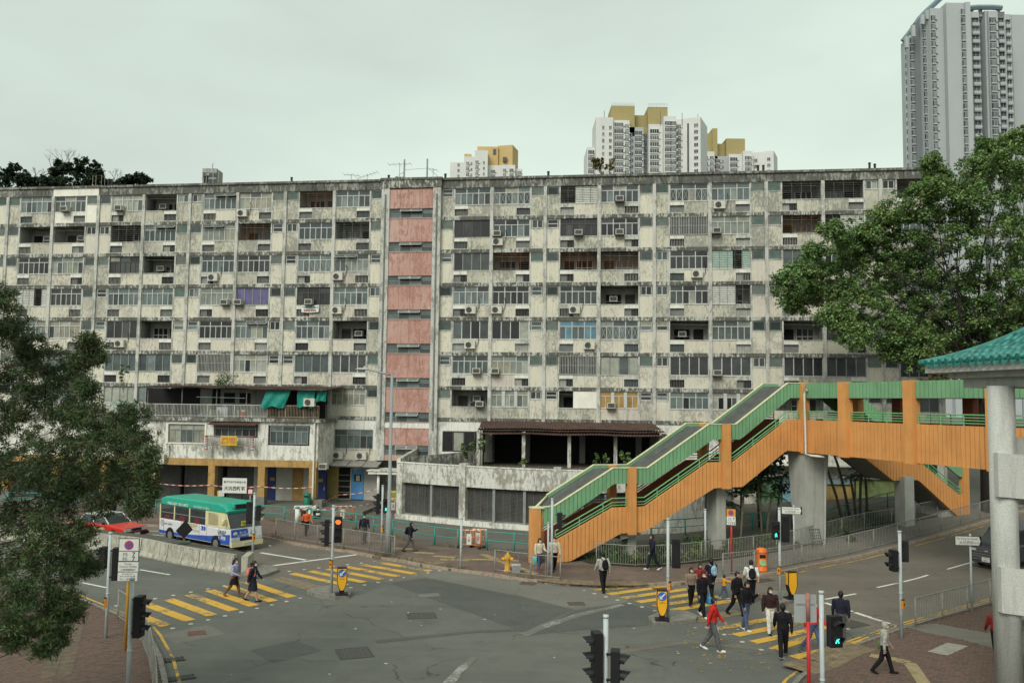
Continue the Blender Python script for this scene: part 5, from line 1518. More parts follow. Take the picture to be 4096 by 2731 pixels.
def profile(name, lo, hi, d0, d1, m, fn=sf, parent=fb):
 ts = sorted(set([p[0] for p in lo] + [p[0] for p in hi])); mb = MB()
 for a, b in zip(ts, ts[1:]):
  mb.slab([(a, interp(lo, a)), (b, interp(lo, b)), (b, interp(hi, b)), (a, interp(hi, a))], d0, d1, fn)
 bm = bmesh.new(); me = mb.mesh(name, m); bm.from_mesh(me); bmesh.ops.remove_doubles(bm, verts=bm.verts, dist=1e-4)
 inner = [f for f in bm.faces if all(len(e.link_faces) > 2 for e in f.edges)]
 bmesh.ops.delete(bm, geom=inner, context='FACES_ONLY'); bmesh.ops.recalc_face_normals(bm, faces=bm.faces)
 bm.to_mesh(me); bm.free()
 return link(name, me, parent)
def boards(name, lo, hi, t0, t1, w, d0, d1, m, fn=sf, gap=0.035, skip=()):
 """upright cladding ribs, each its own piece"""
 n = int(round((t1 - t0) / w)); w = (t1 - t0) / n
 for i in range(n):
  a, b = t0 + i * w + gap / 2, t0 + (i + 1) * w - gap / 2
  if any(s0 < (a + b) / 2 < s1 for s0, s1 in skip): continue
  mb = MB(); mb.slab([(a, interp(lo, a)), (b, interp(lo, b)), (b, interp(hi, b)), (a, interp(hi, a))], d0, d1, fn)
  put(name, mb, m, fb)
def up(line, dz): return [(t, z + dz) for t, z in line]
profile('parapet', OB, OT, 0.04, 0.16, M_ORANGE); boards('orange_board', up(OB, 0.0), up(OT, 0.02), 0.95, 16.7, 0.24, -0.005, 0.04, M_ORANGE, skip=((5.3, 5.85), (11.2, 11.85)))
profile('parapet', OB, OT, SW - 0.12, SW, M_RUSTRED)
profile('canopy_fascia', GB, GT, 0.04, 0.12, M_GREENC); boards('green_board', GB, up(GT, 0.0), 0.5, 16.7, 0.24, -0.005, 0.04, M_GREENC, skip=((5.3, 5.85), (11.2, 11.85)))
cut = lambda l, t: [(t, interp(l, t))] + [p for p in l if p[0] > t]
profile('canopy_fascia', cut(GB, 1.7), cut(GT, 1.7), SW - 0.1, SW, M_GREENC)
profile('canopy_roof', up(cut(GT, 1.6), -0.22), up(cut(GT, 1.6), -0.16), 0.12, SW - 0.1, M_ROOFT)
for d0, d1, t in ((-0.03, 0.13, 0.0), (SW - 0.12, SW + 0.03, 1.65)): profile('roof_trim', cut(GT, t), up(cut(GT, t), 0.05), d0, d1, M_TRIM)
mb = MB(); mb.slab([(0.1, 0.12), (1.6, SW - 0.1), (1.75, SW - 0.1), (1.75, 0.12)], 2.74, 2.80, lambda u, w, d: sf(u, d + max(0, u - 1.12) * 0.55, w)); put('canopy_roof', mb, M_ROOFT, fb)
mb = MB(); mb.slab([(0.0, 0.1), (0.18, 0.1), (1.75, SW), (1.6, SW)], 2.86, 2.95, lambda u, w, d: sf(u, d + max(0, u - 1.12) * 0.55, w)); put('roof_trim', mb, M_TRIM, fb)
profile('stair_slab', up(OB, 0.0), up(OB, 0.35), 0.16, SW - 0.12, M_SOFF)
# treads
for f0, f1, n in (((1.15, 0.13), (4.46, 1.75), 10), ((6.4, 1.75), (10.4, 4.02), 14), ((12.05, 4.02), (15.81, 6.35), 14)):
 for i in range(n):
  mb = MB(); ta = f0[0] + (f1[0] - f0[0]) * i / n; tb = f0[0] + (f1[0] - f0[0]) * (i + 1) / n; z = f0[1] + (f1[1] - f0[1]) * (i + 1) / n
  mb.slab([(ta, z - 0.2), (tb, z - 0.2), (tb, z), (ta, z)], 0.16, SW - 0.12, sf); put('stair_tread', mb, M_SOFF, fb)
def rails(line, t0, t1, d, fn=sf, hs=(0.12, 0.26, 0.48), step=1.25, m=M_GRAIL, r_=0.026):
 ts = [t for t, z in line if t0 < t < t1]; ts = [t0] + ts + [t1]
 for h in hs:
  mb = MB(); mb.tube([fn(t, interp(line, t) + h, d) for t in ts], r_ if h != hs[-1] else r_ * 1.35, 6); put('rail', mb, m, fb)
 n = max(1, int((t1 - t0) / step)); mb = MB()
 for i in range(n + 1):
  t = t0 + (t1 - t0) * i / n; mb.cyl(fn(t, interp(line, t), d), fn(t, interp(line, t) + hs[-1], d), r_, n=6)
 put('rail_posts', mb, m, fb)
for a, b in ((1.2, 5.3), (5.85, 11.2), (11.85, 16.6)):
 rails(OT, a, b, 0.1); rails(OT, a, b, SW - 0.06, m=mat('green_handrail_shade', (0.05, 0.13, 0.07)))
# posts
def post(t0, t1, z0, z1, d0, d1, m=M_ORANGE_P, fn=sf):
 mb = MB(); mb.slab([(t0, z0), (t1, z0), (t1, z1), (t0, z1)], d0, d1, fn); return put('post', mb, m, fb)
post(5.36, 5.79, 1.35, 4.88, -0.16, 0.28); post(11.27, 11.78, 3.6, 7.2, -0.16, 0.28)
for t in (5.36, 11.27): post(t, t + 0.42, interp(OB, t), interp(GT, t), SW - 0.3, SW + 0.08)
# end wall of the stair and its downpipe
mb = MB(); mb.slab([(-0.1, 0.1), (0.32, 0.1), (0.32, 2.88), (-0.1, 2.88)], -0.08, 0.5, sf); put('end_post', mb, M_ORANGE_P, fb)
mb = MB(); mb.slab([(0.5, 0.1), (1.1, 0.1), (1.1, 1.55), (0.5, 1.55)], 1.3, 1.5, sf); put('end_panel', mb, M_ORANGE, fb)
mb = MB(); mb.slab([(-0.12, 2.88), (0.5, 2.88), (0.5, 2.95), (-0.12, 2.95)], -0.1, 0.5, sf); put('roof_trim', mb, M_TRIM, fb)
mb = MB(); mb.tube([sf(0.42, 2.6, 0.1), sf(0.42, 2.3, 0.05), sf(0.42, 0.3, 0.05)], 0.075, 8); put('downpipe', mb, mat('pipe_terracotta', (0.42, 0.19, 0.09)), fb, smooth=True)
# piers under the stair
def pier(x, y, z0, z1, w0, d0, w1, d1, name='pier', m=M_PIERC):
 mb = MB(); k = []
 for (w_, d_, z) in ((w0, d0, z0), (w1, d1, z1)):
  b = len(mb.v)
  for sx, sy in ((-1, -1), (1, -1), (1, 1), (-1, 1)): mb.v.append((sx * w_ / 2, sy * d_ / 2, z))
  k.append(b)
 mb.loft(k, 4); return put(name, mb, m, fb, (x, y, 0), math.atan2(SU.y, SU.x))
pier(6.45, 46.7, -0.1, 1.6, 0.5, 0.75, 0.5, 0.75); pier(11.75, 48.9, -0.1, 3.9, 0.62, 0.9, 0.62, 0.9)
mb = MB(); mb.slab([(5.1, 1.05), (6.3, 1.25), (6.3, 1.45), (5.0, 1.43)], 0.3, SW - 0.2, sf); put('pier_head', mb, M_PIERC, fb)
pier(17.55, 50.5, 0.0, 5.6, 1.25, 1.0, 1.75, 1.5)
pier(24.3, 52.9, 0.3, 4.0, 0.75, 0.8, 0.75, 0.8)
mb = MB(); mb.tube([(18.25, 49.6, 5.5), (18.2, 49.75, 0.2)], 0.06, 7); put('downpipe', mb, M_PIERC, fb)

# ---- the span across the road (runs towards the near side)
BC = Vector((17.02, 49.72)); BU = Vector((4.1, -12.05)).normalized(); BN = Vector((-BU.y, BU.x))
def bf(t, z, d): return (BC.x + BU.x * t + BN.x * d, BC.y + BU.y * t + BN.y * d, z)
BL, BW = 27.0, 3.0
flat = lambda z: [(0.0, z), (BL, z)]
profile('parapet', flat(5.55), flat(7.42), 0.04, 0.16, M_ORANGE, bf); boards('orange_board', flat(5.55), flat(7.44), 0.25, BL, 0.26, -0.005, 0.04, M_ORANGE, bf, skip=((3.15, 3.85), (7.85, 8.55)))
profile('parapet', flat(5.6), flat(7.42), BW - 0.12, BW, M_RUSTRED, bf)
profile('canopy_fascia', flat(8.70), flat(9.55), 0.04, 0.12, M_GREENC, bf); boards('green_board', flat(8.70), flat(9.55), 0.25, BL, 0.26, -0.005, 0.04, M_GREENC, bf, skip=((3.15, 3.85), (7.85, 8.55)))
profile('canopy_fascia', flat(8.70), flat(9.50), BW - 0.1, BW, M_GREENC, bf)
profile('canopy_roof', flat(9.28), flat(9.38), 0.12, BW - 0.1, M_SOFF, bf)
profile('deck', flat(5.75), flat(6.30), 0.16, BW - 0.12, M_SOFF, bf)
for t in (0.0, 3.2, 7.9, 12.7, 17.5, 22.3):
 post(t if t else -0.25, t + 0.6 if t else 0.22, 5.5, 9.58, -0.2, 0.3, fn=bf)
 post(t + 0.9, t + 1.5, 6.3, 9.3, BW - 0.35, BW + 0.05, M_RUSTRED if t else M_ORANGE_P, fn=bf)
for a, b in ((0.25, 3.1), (3.9, 7.8), (8.6, 12.6), (13.4, 17.4), (18.2, 22.2)):
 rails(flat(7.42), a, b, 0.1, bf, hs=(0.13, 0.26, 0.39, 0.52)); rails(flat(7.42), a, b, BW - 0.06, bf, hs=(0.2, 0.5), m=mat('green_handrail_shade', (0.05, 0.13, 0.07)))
# white rain pipe at the corner
mb = MB(); mb.tube([bf(0.55, 9.1, -0.12), bf(0.4, 9.3, -0.12), bf(0.42, 8.9, -0.2), bf(0.42, 5.5, -0.2), bf(0.9, 5.42, -0.1), bf(1.6, 5.4, 0.2)], 0.07, 8); put('rain_pipe', mb, mat('pipe_white', (0.60, 0.58, 0.50), var=0.1), fb, smooth=True)
# ---- second stair, down to the pavement further up the street
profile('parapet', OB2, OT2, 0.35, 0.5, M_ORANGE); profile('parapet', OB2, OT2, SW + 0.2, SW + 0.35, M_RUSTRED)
boards('orange_board', OB2, up(OT2, 0.02), 20.1, 29.6, 0.24, 0.3, 0.345, M_ORANGE)
profile('canopy_fascia', GB2, GT2, 0.35, 0.45, M_GREENC); profile('canopy_fascia', GB2, GT2, SW + 0.25, SW + 0.35, M_GREENC)
boards('green_board', GB2, GT2, 20.1, 30.0, 0.24, 0.3, 0.345, M_GREENC)
profile('canopy_roof', up(GT2, -0.22), up(GT2, -0.16), 0.45, SW + 0.25, M_ROOFT)
profile('stair_slab', OB2, up(OB2, 0.35), 0.5, SW + 0.2, M_SOFF)
rails(OT2, 20.3, 29.5, 0.42); post(29.6, 30.05, 0.9, 4.7, 0.2, 0.6); post(24.6, 25.1, 3.7, 7.2, 0.25, 0.6)
mb = MB(); mb.slab([(27.6, 0.8), (29.6, 0.9), (29.6, 1.6), (28.6, 1.9)], 0.5, SW + 0.2, sf); put('stair_foot', mb, M_PIERC, fb)
# slab joining stair, bridge and second stair
mb = MB(); mb.slab([(16.4, 5.7), (20.6, 5.7), (20.6, 6.3), (16.4, 6.3)], 0.2, SW + 0.2, sf); put('landing', mb, M_SOFF, fb)
mb = MB(); mb.slab([(16.6, 9.3), (20.6, 9.3), (20.6, 9.4), (16.6, 9.4)], 0.1, SW + 0.2, sf); put('landing_roof', mb, M_SOFF, fb)
# white notice banner tied inside the landing
t = thing('notice_banner', 'white banner with blue characters tied inside the bridge landing', 'banner', sf(16.2, 7.95, 1.9), math.atan2(SU.y, SU.x))
mb = MB(); mb.box(-0.1, 1.35, 0, 0.015, 0, 0.75); put('cloth', mb, mat('banner_white', (0.66, 0.68, 0.64)), t)
text('不 遷不拆', 0.26, mat('print_blue', (0.05, 0.12, 0.32), var=0), t, (0.62, -0.01, 0.52)); text('直 安老', 0.26, mat('print_blue', (0.05, 0.12, 0.32), var=0), t, (0.62, -0.01, 0.2))

# ------------------------------------------------------------------ tiled pavilion of the near landing
M_MOS = mat('mosaic_tile', (0.46, 0.47, 0.43), var=0.26, scale=34, rough=0.5, spec=0.35, streak=0.3, bump=0.5, bscale=60)
M_MOSW = mat('mosaic_tile_white', (0.52, 0.52, 0.48), var=0.24, scale=34, rough=0.5, spec=0.35, streak=0.3, bump=0.5, bscale=60)
M_TILE = mat('glazed_green_tile', (0.026, 0.185, 0.155), var=0.5, scale=4, rough=0.42, spec=0.45, streak=0.4)
M_TILE_D = mat('glazed_green_pan', (0.02, 0.16, 0.13), var=0.3, scale=6, rough=0.4)
pv = thing('pavilion', 'stair pavilion with green glazed tile roof on a fat mosaic column', 'pavilion')
PT = Vector((12.89, 26.5)); PE = Vector((0.165, -0.986)).normalized(); PR = Vector((0.986, 0.165)).normalized()
def rise(s): return 0.25 * s + 0.115 * s * s
PZ = 9.60
RL, RW = 7.6, 5.6
def pf(a, b, z): return (PT.x + PE.x * a + PR.x * b, PT.y + PE.y * a + PR.y * b, z)
def rh(a, b): return PZ + rise(min(a, b, RL - a, RW - b))
# roof pan surface
mb = MB(); na, nb_ = 38, 28
for i in range(na + 1):
 for j in range(nb_ + 1):
  a, b = RL * i / na, RW * j / nb_; mb.v.append(pf(a, b, rh(a, b)))
for i in range(na):
 for j in range(nb_):
  k = i * (nb_ + 1) + j; mb.f.append((k, k + 1, k + nb_ + 2, k + nb_ + 1)); mb.m.append(0)
put('roof_pan', mb, M_TILE_D, pv, fix=True)
# cap tiles in rolls, one tile after the other, round end tiles and drip tiles along the eave
def tile_run(p_of, n_tiles, L_):
 for k in range(n_tiles):
  s0, s1 = L_ * k / n_tiles, L_ * (k + 1) / n_tiles
  mb = MB(); q0, q1 = Vector(p_of(s0)), Vector(p_of(s1 + 0.03))
  mb.loft([mb.ring(q0, q1 - q0, 0.088, 8), mb.ring(q1, q1 - q0, 0.078, 8)], 8)
  put('cap_tile', mb, M_TILE, pv, smooth=True)
pit = 0.315
for i in range(int(RL / pit)):
 a = 0.22 + i * pit
 Lb = min(a, RL - a, RW / 2) - 0.05
 if Lb < 0.1: continue
 if i < 16: tile_run(lambda s, a=a: pf(a, s - 0.08, rh(a, max(s, 0.0)) + 0.05), max(1, int(Lb / 0.34)), Lb)
 c = Vector(pf(a, -0.10, PZ + 0.05)); ax_ = Vector((-PR.x, -PR.y, -0.15))
 mb = MB(); mb.cyl(c, c + ax_ * 0.03, 0.098, n=12); put('eave_disc', mb, M_TILE, pv)
 mb = MB(); mb.cyl(c + ax_ * 0.028, c + ax_ * 0.04, 0.06, n=10); put('disc_boss', mb, M_TILE_D, pv)
 c2 = a + pit / 2
 mb = MB(); pts = [(-0.13, 0.02), (-0.11, -0.06), (-0.05, -0.13), (0.0, -0.15), (0.05, -0.13), (0.11, -0.06), (0.13, 0.02), (0.0, -0.03)]
 mb.slab(pts, 0.0, 0.02, lambda u, w, d, c2=c2: pf(c2 + u, -0.10 - d + w * 0.2, PZ + 0.0 + w)); put('drip_tile', mb, M_TILE, pv)
for i in range(int(RW / pit)):                     # far eave
 b = 0.22 + i * pit
 mb = MB(); La = min(b, RW - b, 2.2)
 mb.tube([pf(s - 0.06, b, rh(max(s, 0), b) + 0.05) for s in [La * q / 5 for q in range(6)]], 0.085, 7); put('tile_roll', mb, M_TILE, pv, smooth=True)
mb = MB(); mb.tube([pf(s, s, rh(s, s) + 0.07) for s in [-0.12 + q * 0.25 for q in range(12)]], 0.10, 8); put('hip_ridge', mb, M_TILE, pv, smooth=True)
# fascia, stepped cornice, beam
def rect_ring(name, i0, i1, z0, z1, m):
 mb = MB(); o_ = [(i0, i0), (RL - i0, i0), (RL - i0, RW - i0), (i0, RW - i0)]
 mb.prism([pf(a, b, 0)[:2] for a, b in o_], z0, z1); return put(name, mb, m, pv)
rect_ring('fascia', 0.0, 0, PZ - 0.27, PZ - 0.05, M_MOSW); rect_ring('cornice', 0.45, 0, PZ - 0.44, PZ - 0.27, M_MOS); rect_ring('ring_beam', 0.75, 0, PZ - 0.72, PZ - 0.44, M_MOS)
colx, coly = 13.80, 24.0
mb = MB(); mb.cyl((colx, coly, 0.0), (colx, coly, PZ - 0.7), 0.345, n=28); put('column', mb, M_MOS, pv, smooth=True)
c2 = pf(6.4, 4.4, 0)
mb = MB(); mb.cyl((c2[0], c2[1], 0.0), (c2[0], c2[1], PZ - 0.7), 0.345, n=20); put('column', mb, M_MOS, pv, smooth=True)
# parapet bands of the landings: a wall sweeping out from the column
def pband(z0, z1, dz, name='landing_parapet'):
 mb = MB(); n = 14
 for i in range(n + 1):
  x = colx - 0.36 + i * 0.28; y = coly - 0.40 - 0.02 * i
  for yy, zz in ((y, z0 - dz * i), (y, z1 - dz * i), (y + 0.2, z1 - dz * i), (y + 0.2, z0 - dz * i)): mb.v.append((x, yy, zz))
 for i in range(n):
  k = 4 * i
  for p, q in ((0, 1), (1, 2), (2, 3), (3, 0)): mb.f.append((k + p, k + 4 + p, k + 4 + q, k + q)); mb.m.append(0)
 mb.f += [(0, 1, 2, 3), tuple(4 * n + i for i in (3, 2, 1, 0))]; mb.m += [0, 0]
 put(name, mb, M_MOSW, pv)
pband(5.85, 7.05, 0.02); pband(2.72, 3.95, 0.03)
mb = MB(); mb.box(colx + 0.5, colx + 4.0, coly - 0.35, coly + 0.3, 5.6, 5.85); put('landing_slab', mb, M_MOS, pv)
mb = MB(); mb.box(colx + 0.3, colx + 4.0, coly + 0.2, coly + 0.4, 6.5, 7.45); put('inner_parapet', mb, M_MOSW, pv)
mb = MB(); mb.box(colx + 0.5, colx + 4.0, coly - 0.35, coly + 0.3, 2.55, 2.75); put('landing_slab', mb, M_MOS, pv)
mb = MB()
for i in range(9): mb.box(colx + 0.5 + i * 0.3, colx + 0.85 + i * 0.3, coly - 0.2, coly + 0.6, 2.4 - i * 0.17 - 0.2, 2.4 - i * 0.17)
put('stair_steps', mb, M_MOS, pv)
for z in (2.0, 1.45):
 mb = MB(); mb.tube([(colx + 0.1, coly - 0.9, z - 0.75), (colx + 0.6, coly - 0.9, z - 0.3), (colx + 1.6, coly - 0.9, z)], 0.03, 8); put('steel_rail', mb, M_ALU, pv, smooth=True)

# ------------------------------------------------------------------ towers beyond the block
M_TWHITE = mat('tower_white', (0.60, 0.60, 0.57), var=0.06, scale=0.2, streak=0.08)
M_TYEL = mat('tower_yellow', (0.33, 0.27, 0.12), var=0.06, scale=0.2)
M_TGREY = mat('tower_grey', (0.37, 0.392, 0.395), var=0.05, scale=0.1)
M_TGREY2 = mat('tower_grey_dark', (0.15, 0.168, 0.178), var=0.06, scale=0.1)
M_TGLASS = [glass('tower_glass_%d' % i, c, 0.25) for i, c in enumerate(((0.035, 0.04, 0.045), (0.07, 0.075, 0.08), (0.12, 0.13, 0.13)))]
M_TOCH = mat('tower_ochre_bay', (0.42, 0.36, 0.16), var=0.1)
rt = random.Random(21)
def tower_box(root, x0, x1, y, d, z1, m, name='wing', z0=0.0, rz=0.0):
 mb = MB(); mb.box(-(x1 - x0) / 2, (x1 - x0) / 2, 0, d, z0, z1); return put(name, mb, m, root, ((x0 + x1) / 2, y, 0), rz)
_tw = {}
def tower_windows(root, x0, x1, y, ztop, floors, fh, kind, rz=0.0, cx=None, cy=None):
 """one window per floor, set proud as a bay or flush, with its own sill"""
 w = x1 - x0
 for f in range(floors):
  z = ztop - (f + 1) * fh
  g_ = rt.choice(M_TGLASS); key = (kind, round(w, 2), round(fh, 2), g_.name)
  if key not in _tw:
   mb = MB()
   if kind == 'bay':
    mb.box(-w / 2, w / 2, -0.55, 0.05, 0.55, 2.25, 0); mb.box(-w / 2 - 0.1, w / 2 + 0.1, -0.65, 0.05, 0.2, 0.55, 1); mb.box(-w / 2 - 0.05, w / 2 + 0.05, -0.6, 0.05, 2.25, 2.4, 1)
    for q in (-w / 4, 0, w / 4): mb.box(q - 0.05, q + 0.05, -0.6, -0.55, 0.55, 2.25, 1)
    mb.box(w / 2 + 0.15, w / 2 + 0.75, -0.45, 0.0, 1.0, 1.5, 1)
   elif kind == 'balc':
    mb.box(-w / 2, w / 2, -0.05, 0.05, 0.9, 2.5, 0); mb.box(-w / 2, w / 2, -0.7, 0.05, 0.0, 0.95, 1); mb.box(-w / 2, w / 2, -0.7, 0.05, 2.5, 2.62, 1); mb.box(-0.06, 0.06, -0.1, -0.05, 0.95, 2.5, 1)
   else:
    mb.box(-w / 2, w / 2, -0.06, 0.05, 0.7, 2.1, 0); mb.box(-w / 2 - 0.06, w / 2 + 0.06, -0.16, 0.05, 0.58, 0.7, 1); mb.box(-0.05, 0.05, -0.1, -0.06, 0.7, 2.1, 1)
   _tw[key] = {}
   _tw[key] = mb
  mw = root['_wall'] if '_wall' in root.keys() else None
  k2 = (key, root.name)
  if k2 not in _tw: _tw[k2] = _tw[key].mesh('window', [g_, root_wall[root.name]])
  link('window', _tw[k2], root, ((x0 + x1) / 2 if cx is None else cx, y if cy is None else cy, z), rz)
root_wall = {}
# central tower
t1 = thing('housing_tower', 'white housing tower with broad olive yellow plant room, tallest of the housing towers', 'building'); root_wall[t1.name] = M_TWHITE
Y1 = 340.0
for x0, x1, z1, dy, m in ((30.1, 33.4, 113.5, 5, M_TWHITE), (33.2, 40.2, 124.4, 0, M_TWHITE), (40.2, 47.1, 123.8, 1.5, M_TWHITE), (47.1, 53.3, 121.8, 4, M_TGREY), (53.2, 55.3, 120.0, 7, M_TGREY2), (55.2, 61.0, 122.8, 3, M_TWHITE), (60.9, 66.0, 125.2, 0, M_TWHITE)):
 tower_box(t1, x0, x1, Y1 + dy, 16, z1, m)
tower_box(t1, 65.0, 76.4, Y1 + 2.4, 14, 125.2, M_TWHITE, rz=R(-24))
for x0, x1, z1, dy in ((39.9, 49.6, 130.8, 4), (49.4, 55.4, 128.2, 8), (55.2, 63.4, 130.8, 5)): tower_box(t1, x0, x1, Y1 + dy, 12, z1, M_TYEL, 'plant_room', 118.0)
mb = MB()
for (a, b) in ((40.2, 49.4), (55.4, 63.2)):
 for i in range(8): mb.cyl((a + (b - a) * i / 7, Y1 + 4.4, 130.8), (a + (b - a) * i / 7, Y1 + 4.4, 132.0), 0.05, n=4)
 for z in (131.4, 132.0): mb.cyl((a, Y1 + 4.4, z), (b, Y1 + 4.4, z), 0.05, n=4)
put('roof_railing', mb, M_TGREY, t1)
FH = 2.72
tower_windows(t1, 30.6, 32.8, Y1 + 5, 112.5, 8, FH, 'bay'); tower_windows(t1, 35.8, 36.6, Y1, 121.5, 9, FH, 'flush'); tower_windows(t1, 38.6, 39.6, Y1, 121.5, 9, FH, 'flush')
tower_windows(t1, 41.0, 44.4, Y1 + 1.5, 123.0, 10, FH, 'bay'); tower_windows(t1, 45.4, 46.6, Y1 + 1.5, 122.5, 9, FH, 'bay'); tower_windows(t1, 47.6, 49.0, Y1 + 4, 120.0, 9, FH, 'flush')
tower_windows(t1, 49.8, 52.4, Y1 + 4, 120.5, 9, FH, 'bay'); tower_windows(t1, 53.5, 55.0, Y1 + 7, 119.5, 9, FH, 'flush'); tower_windows(t1, 55.8, 59.2, Y1 + 3, 121.0, 9, FH, 'bay')
tower_windows(t1, 61.4, 63.6, Y1, 123.4, 10, FH, 'bay'); tower_windows(t1, 63.9, 65.8, Y1, 123.4, 10, FH, 'bay')
ca, sa = math.cos(R(-24)), math.sin(R(-24))
for q in (-3.2, 3.9): tower_windows(t1, 0, 1.6, 0, 123.2, 10, FH, 'bay' if q < 0 else 'flush', R(-24), 70.7 + q * ca, Y1 + 2.4 + q * sa)
mb = MB(); mb.obox((70.7 + 0.6 * ca, Y1 + 2.4 + 0.6 * sa - 0.06, 110), (0.7, 0.12, 26), Matrix.Rotation(R(-24), 3, 'Z')); put('stair_slot', mb, M_TGLASS[0], t1)
mb = MB()
for x, h in ((36.9, 3.0), (60.0, 3.2), (69.0, 2.5), (75.5, 2.0)): mb.cyl((x, Y1 + 3, 122), (x, Y1 + 3, 125.2 + h), 0.12, n=4)
put('aerials', mb, M_TGREY2, t1)
# right-hand tower of the same estate
t2 = thing('housing_tower', 'white housing tower with wedge-shaped olive yellow plant room, right of the tallest one', 'building'); root_wall[t2.name] = M_TWHITE
Y2 = 372.0; k = Y2 / 340.0
_cp, _sp = math.cos(R(4.03)), math.sin(R(4.03))
def Z(py, px):
 v = (1365.5 - py + 0.01222 * (px - 2048)) / 3400.0
 return 8.3 + Y2 * (_sp + v * _cp) / (_cp - v * _sp)
def X(px, py=560): return Y2 * (px - 2048 - 0.01222 * (1365.5 - py)) / 3400.0 / (_cp - (1365.5 - py) / 3400.0 * _sp)
for a, b, py, dy, m in ((2780, 2858, 606, 0, M_TWHITE), (2858, 2918, 624, 5, M_TGREY), (2915, 2976, 616, 2, M_TWHITE)): tower_box(t2, X(a) * (1 + dy / Y2), X(b) * (1 + dy / Y2), Y2 + dy, 16, Z(py, a) + dy * 0.27, m)
tower_box(t2, X(2972), X(3010), Y2, 14, Z(604, 2980), M_TWHITE); tower_box(t2, X(3004), X(3096), Y2 + 1.2, 12, Z(604, 3000), M_TWHITE, rz=R(-25))
for a, b, py, dy in ((2786, 2856, 532, 6), (2850, 2870, 512, 5), (2870, 2908, 574, 9), (2905, 2980, 553, 6)): tower_box(t2, X(a) * (1 + dy / Y2), X(b) * (1 + dy / Y2), Y2 + dy, 10, Z(py, a) + dy * 0.29, M_TYEL, 'plant_room', 100.0)
for a, b, kd in ((2800, 2830, 'bay'), (2840, 2852, 'bay'), (2870, 2890, 'bay'), (2898, 2905, 'flush'), (2925, 2952, 'bay'), (2980, 2992, 'bay'), (2994, 3004, 'bay')): tower_windows(t2, X(a), X(b), Y2 + (5 if 2858 < a < 2910 else 2 if 2915 < a < 2970 else 0), Z(622, a), 5, 2.75, kd)
c2, s2 = math.cos(R(-25)), math.sin(R(-25)); mx_ = (X(3004) + X(3096)) / 2
for q in (-2.6, 3.0): tower_windows(t2, 0, 1.3, 0, Z(625, 3040), 5, 2.75, 'flush', R(-25), mx_ + q * c2, Y2 + 1.2 + q * s2)
# left-hand tower
t3 = thing('housing_tower', 'smaller white housing tower with a pale yellow square plant room, near the roof masts', 'building'); root_wall[t3.name] = M_TWHITE
Y2 = 400.0
M_TYEL2 = mat('tower_yellow_pale', (0.50, 0.36, 0.155), var=0.05, scale=0.2)
for a, b, py, dy, m in ((1800, 1862, 640, 4, M_TWHITE), (1858, 1905, 622, 2, M_TWHITE), (1900, 1952, 602, 0, M_TWHITE), (1950, 2012, 652, 4, M_TWHITE), (2008, 2062, 655, 2, M_TWHITE), (2056, 2092, 662, 6, M_TWHITE)): tower_box(t3, X(a), X(b), Y2 + dy, 14, Z(py, a), m)
tower_box(t3, X(1908), X(1992), Y2 + 6, 12, Z(572, 1950), M_TYEL2, 'plant_room', 100.0); tower_box(t3, X(1988), X(2052), Y2 + 6.4, 10, Z(566, 2020), M_TYEL2, 'plant_room', 100.0, R(-16)); tower_box(t3, X(1856), X(1884), Y2 + 5, 6, Z(604, 1870), M_TYEL2, 'plant_room', 100.0)
mb = MB(); mb.box(X(1972), X(1984), Y2 + 5.8, Y2 + 6.0, Z(605, 1980), Z(582, 1980)); put('vent_opening', mb, M_TGLASS[1], t3); mb = MB(); mb.box(X(2012), X(2028), Y2 + 4.8, Y2 + 6.5, Z(634, 2020), Z(617, 2020)); put('vent_opening', mb, M_TGLASS[1], t3)
for a, b, kd in ((1830, 1838, 'flush'), (1866, 1876, 'bay'), (1884, 1890, 'flush'), (1904, 1914, 'bay'), (1934, 1940, 'flush'), (1966, 1980, 'bay'), (2014, 2024, 'bay'), (2040, 2054, 'bay'), (2076, 2086, 'bay')): tower_windows(t3, X(a), X(b), Y2 + (4 if a < 1858 or 1950 < a < 2008 else 2 if a < 1900 or a < 2056 and a > 2000 else 6 if a > 2056 else 0), Z(668 if a > 1950 else 640, a), 4, 2.75, kd)
# low block peeping over the roof behind the masts, and the office tower on the left
t4 = thing('office_tower', 'narrow grey office tower with dark square windows peeping over the roof', 'building'); Y2 = 300.0; root_wall[t4.name] = M_TGREY
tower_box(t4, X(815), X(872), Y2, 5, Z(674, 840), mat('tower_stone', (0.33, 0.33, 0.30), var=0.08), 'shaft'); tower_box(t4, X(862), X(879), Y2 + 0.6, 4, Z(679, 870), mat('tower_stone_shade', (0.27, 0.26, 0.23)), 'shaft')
for a, b in ((842, 858), (860, 872)):
 for c_, d_ in ((715, 695), (737, 718)):
  mb = MB(); mb.box(X(a), X(b), Y2 - 0.15, Y2, Z(c_, a), Z(d_, a)); put('window', mb, M_TGLASS[0], t4)
mb = MB(); mb.box(X(818), X(830), Y2 - 0.15, Y2, Z(710, 820), Z(693, 820)); put('window', mb, M_TGLASS[1], t4)
mb = MB()
for z in (690, 712, 716, 738): mb.box(X(815), X(872), Y2 - 0.22, Y2 - 0.02, Z(z, 840) - 0.12, Z(z, 840) + 0.12)
for x in (832, 841, 859): mb.box(X(x) - 0.1, X(x) + 0.1, Y2 - 0.2, Y2 - 0.02, Z(740, 840), Z(674, 840))
put('mullion_grid', mb, mat('tower_stone', (0.33, 0.33, 0.30)), t4)
mb = MB(); mb.cyl((X(847), Y2 + 2, Z(674, 840)), (X(847), Y2 + 2, Z(648, 840)), 0.12, n=4); put('aerial', mb, M_TGREY2, t4)
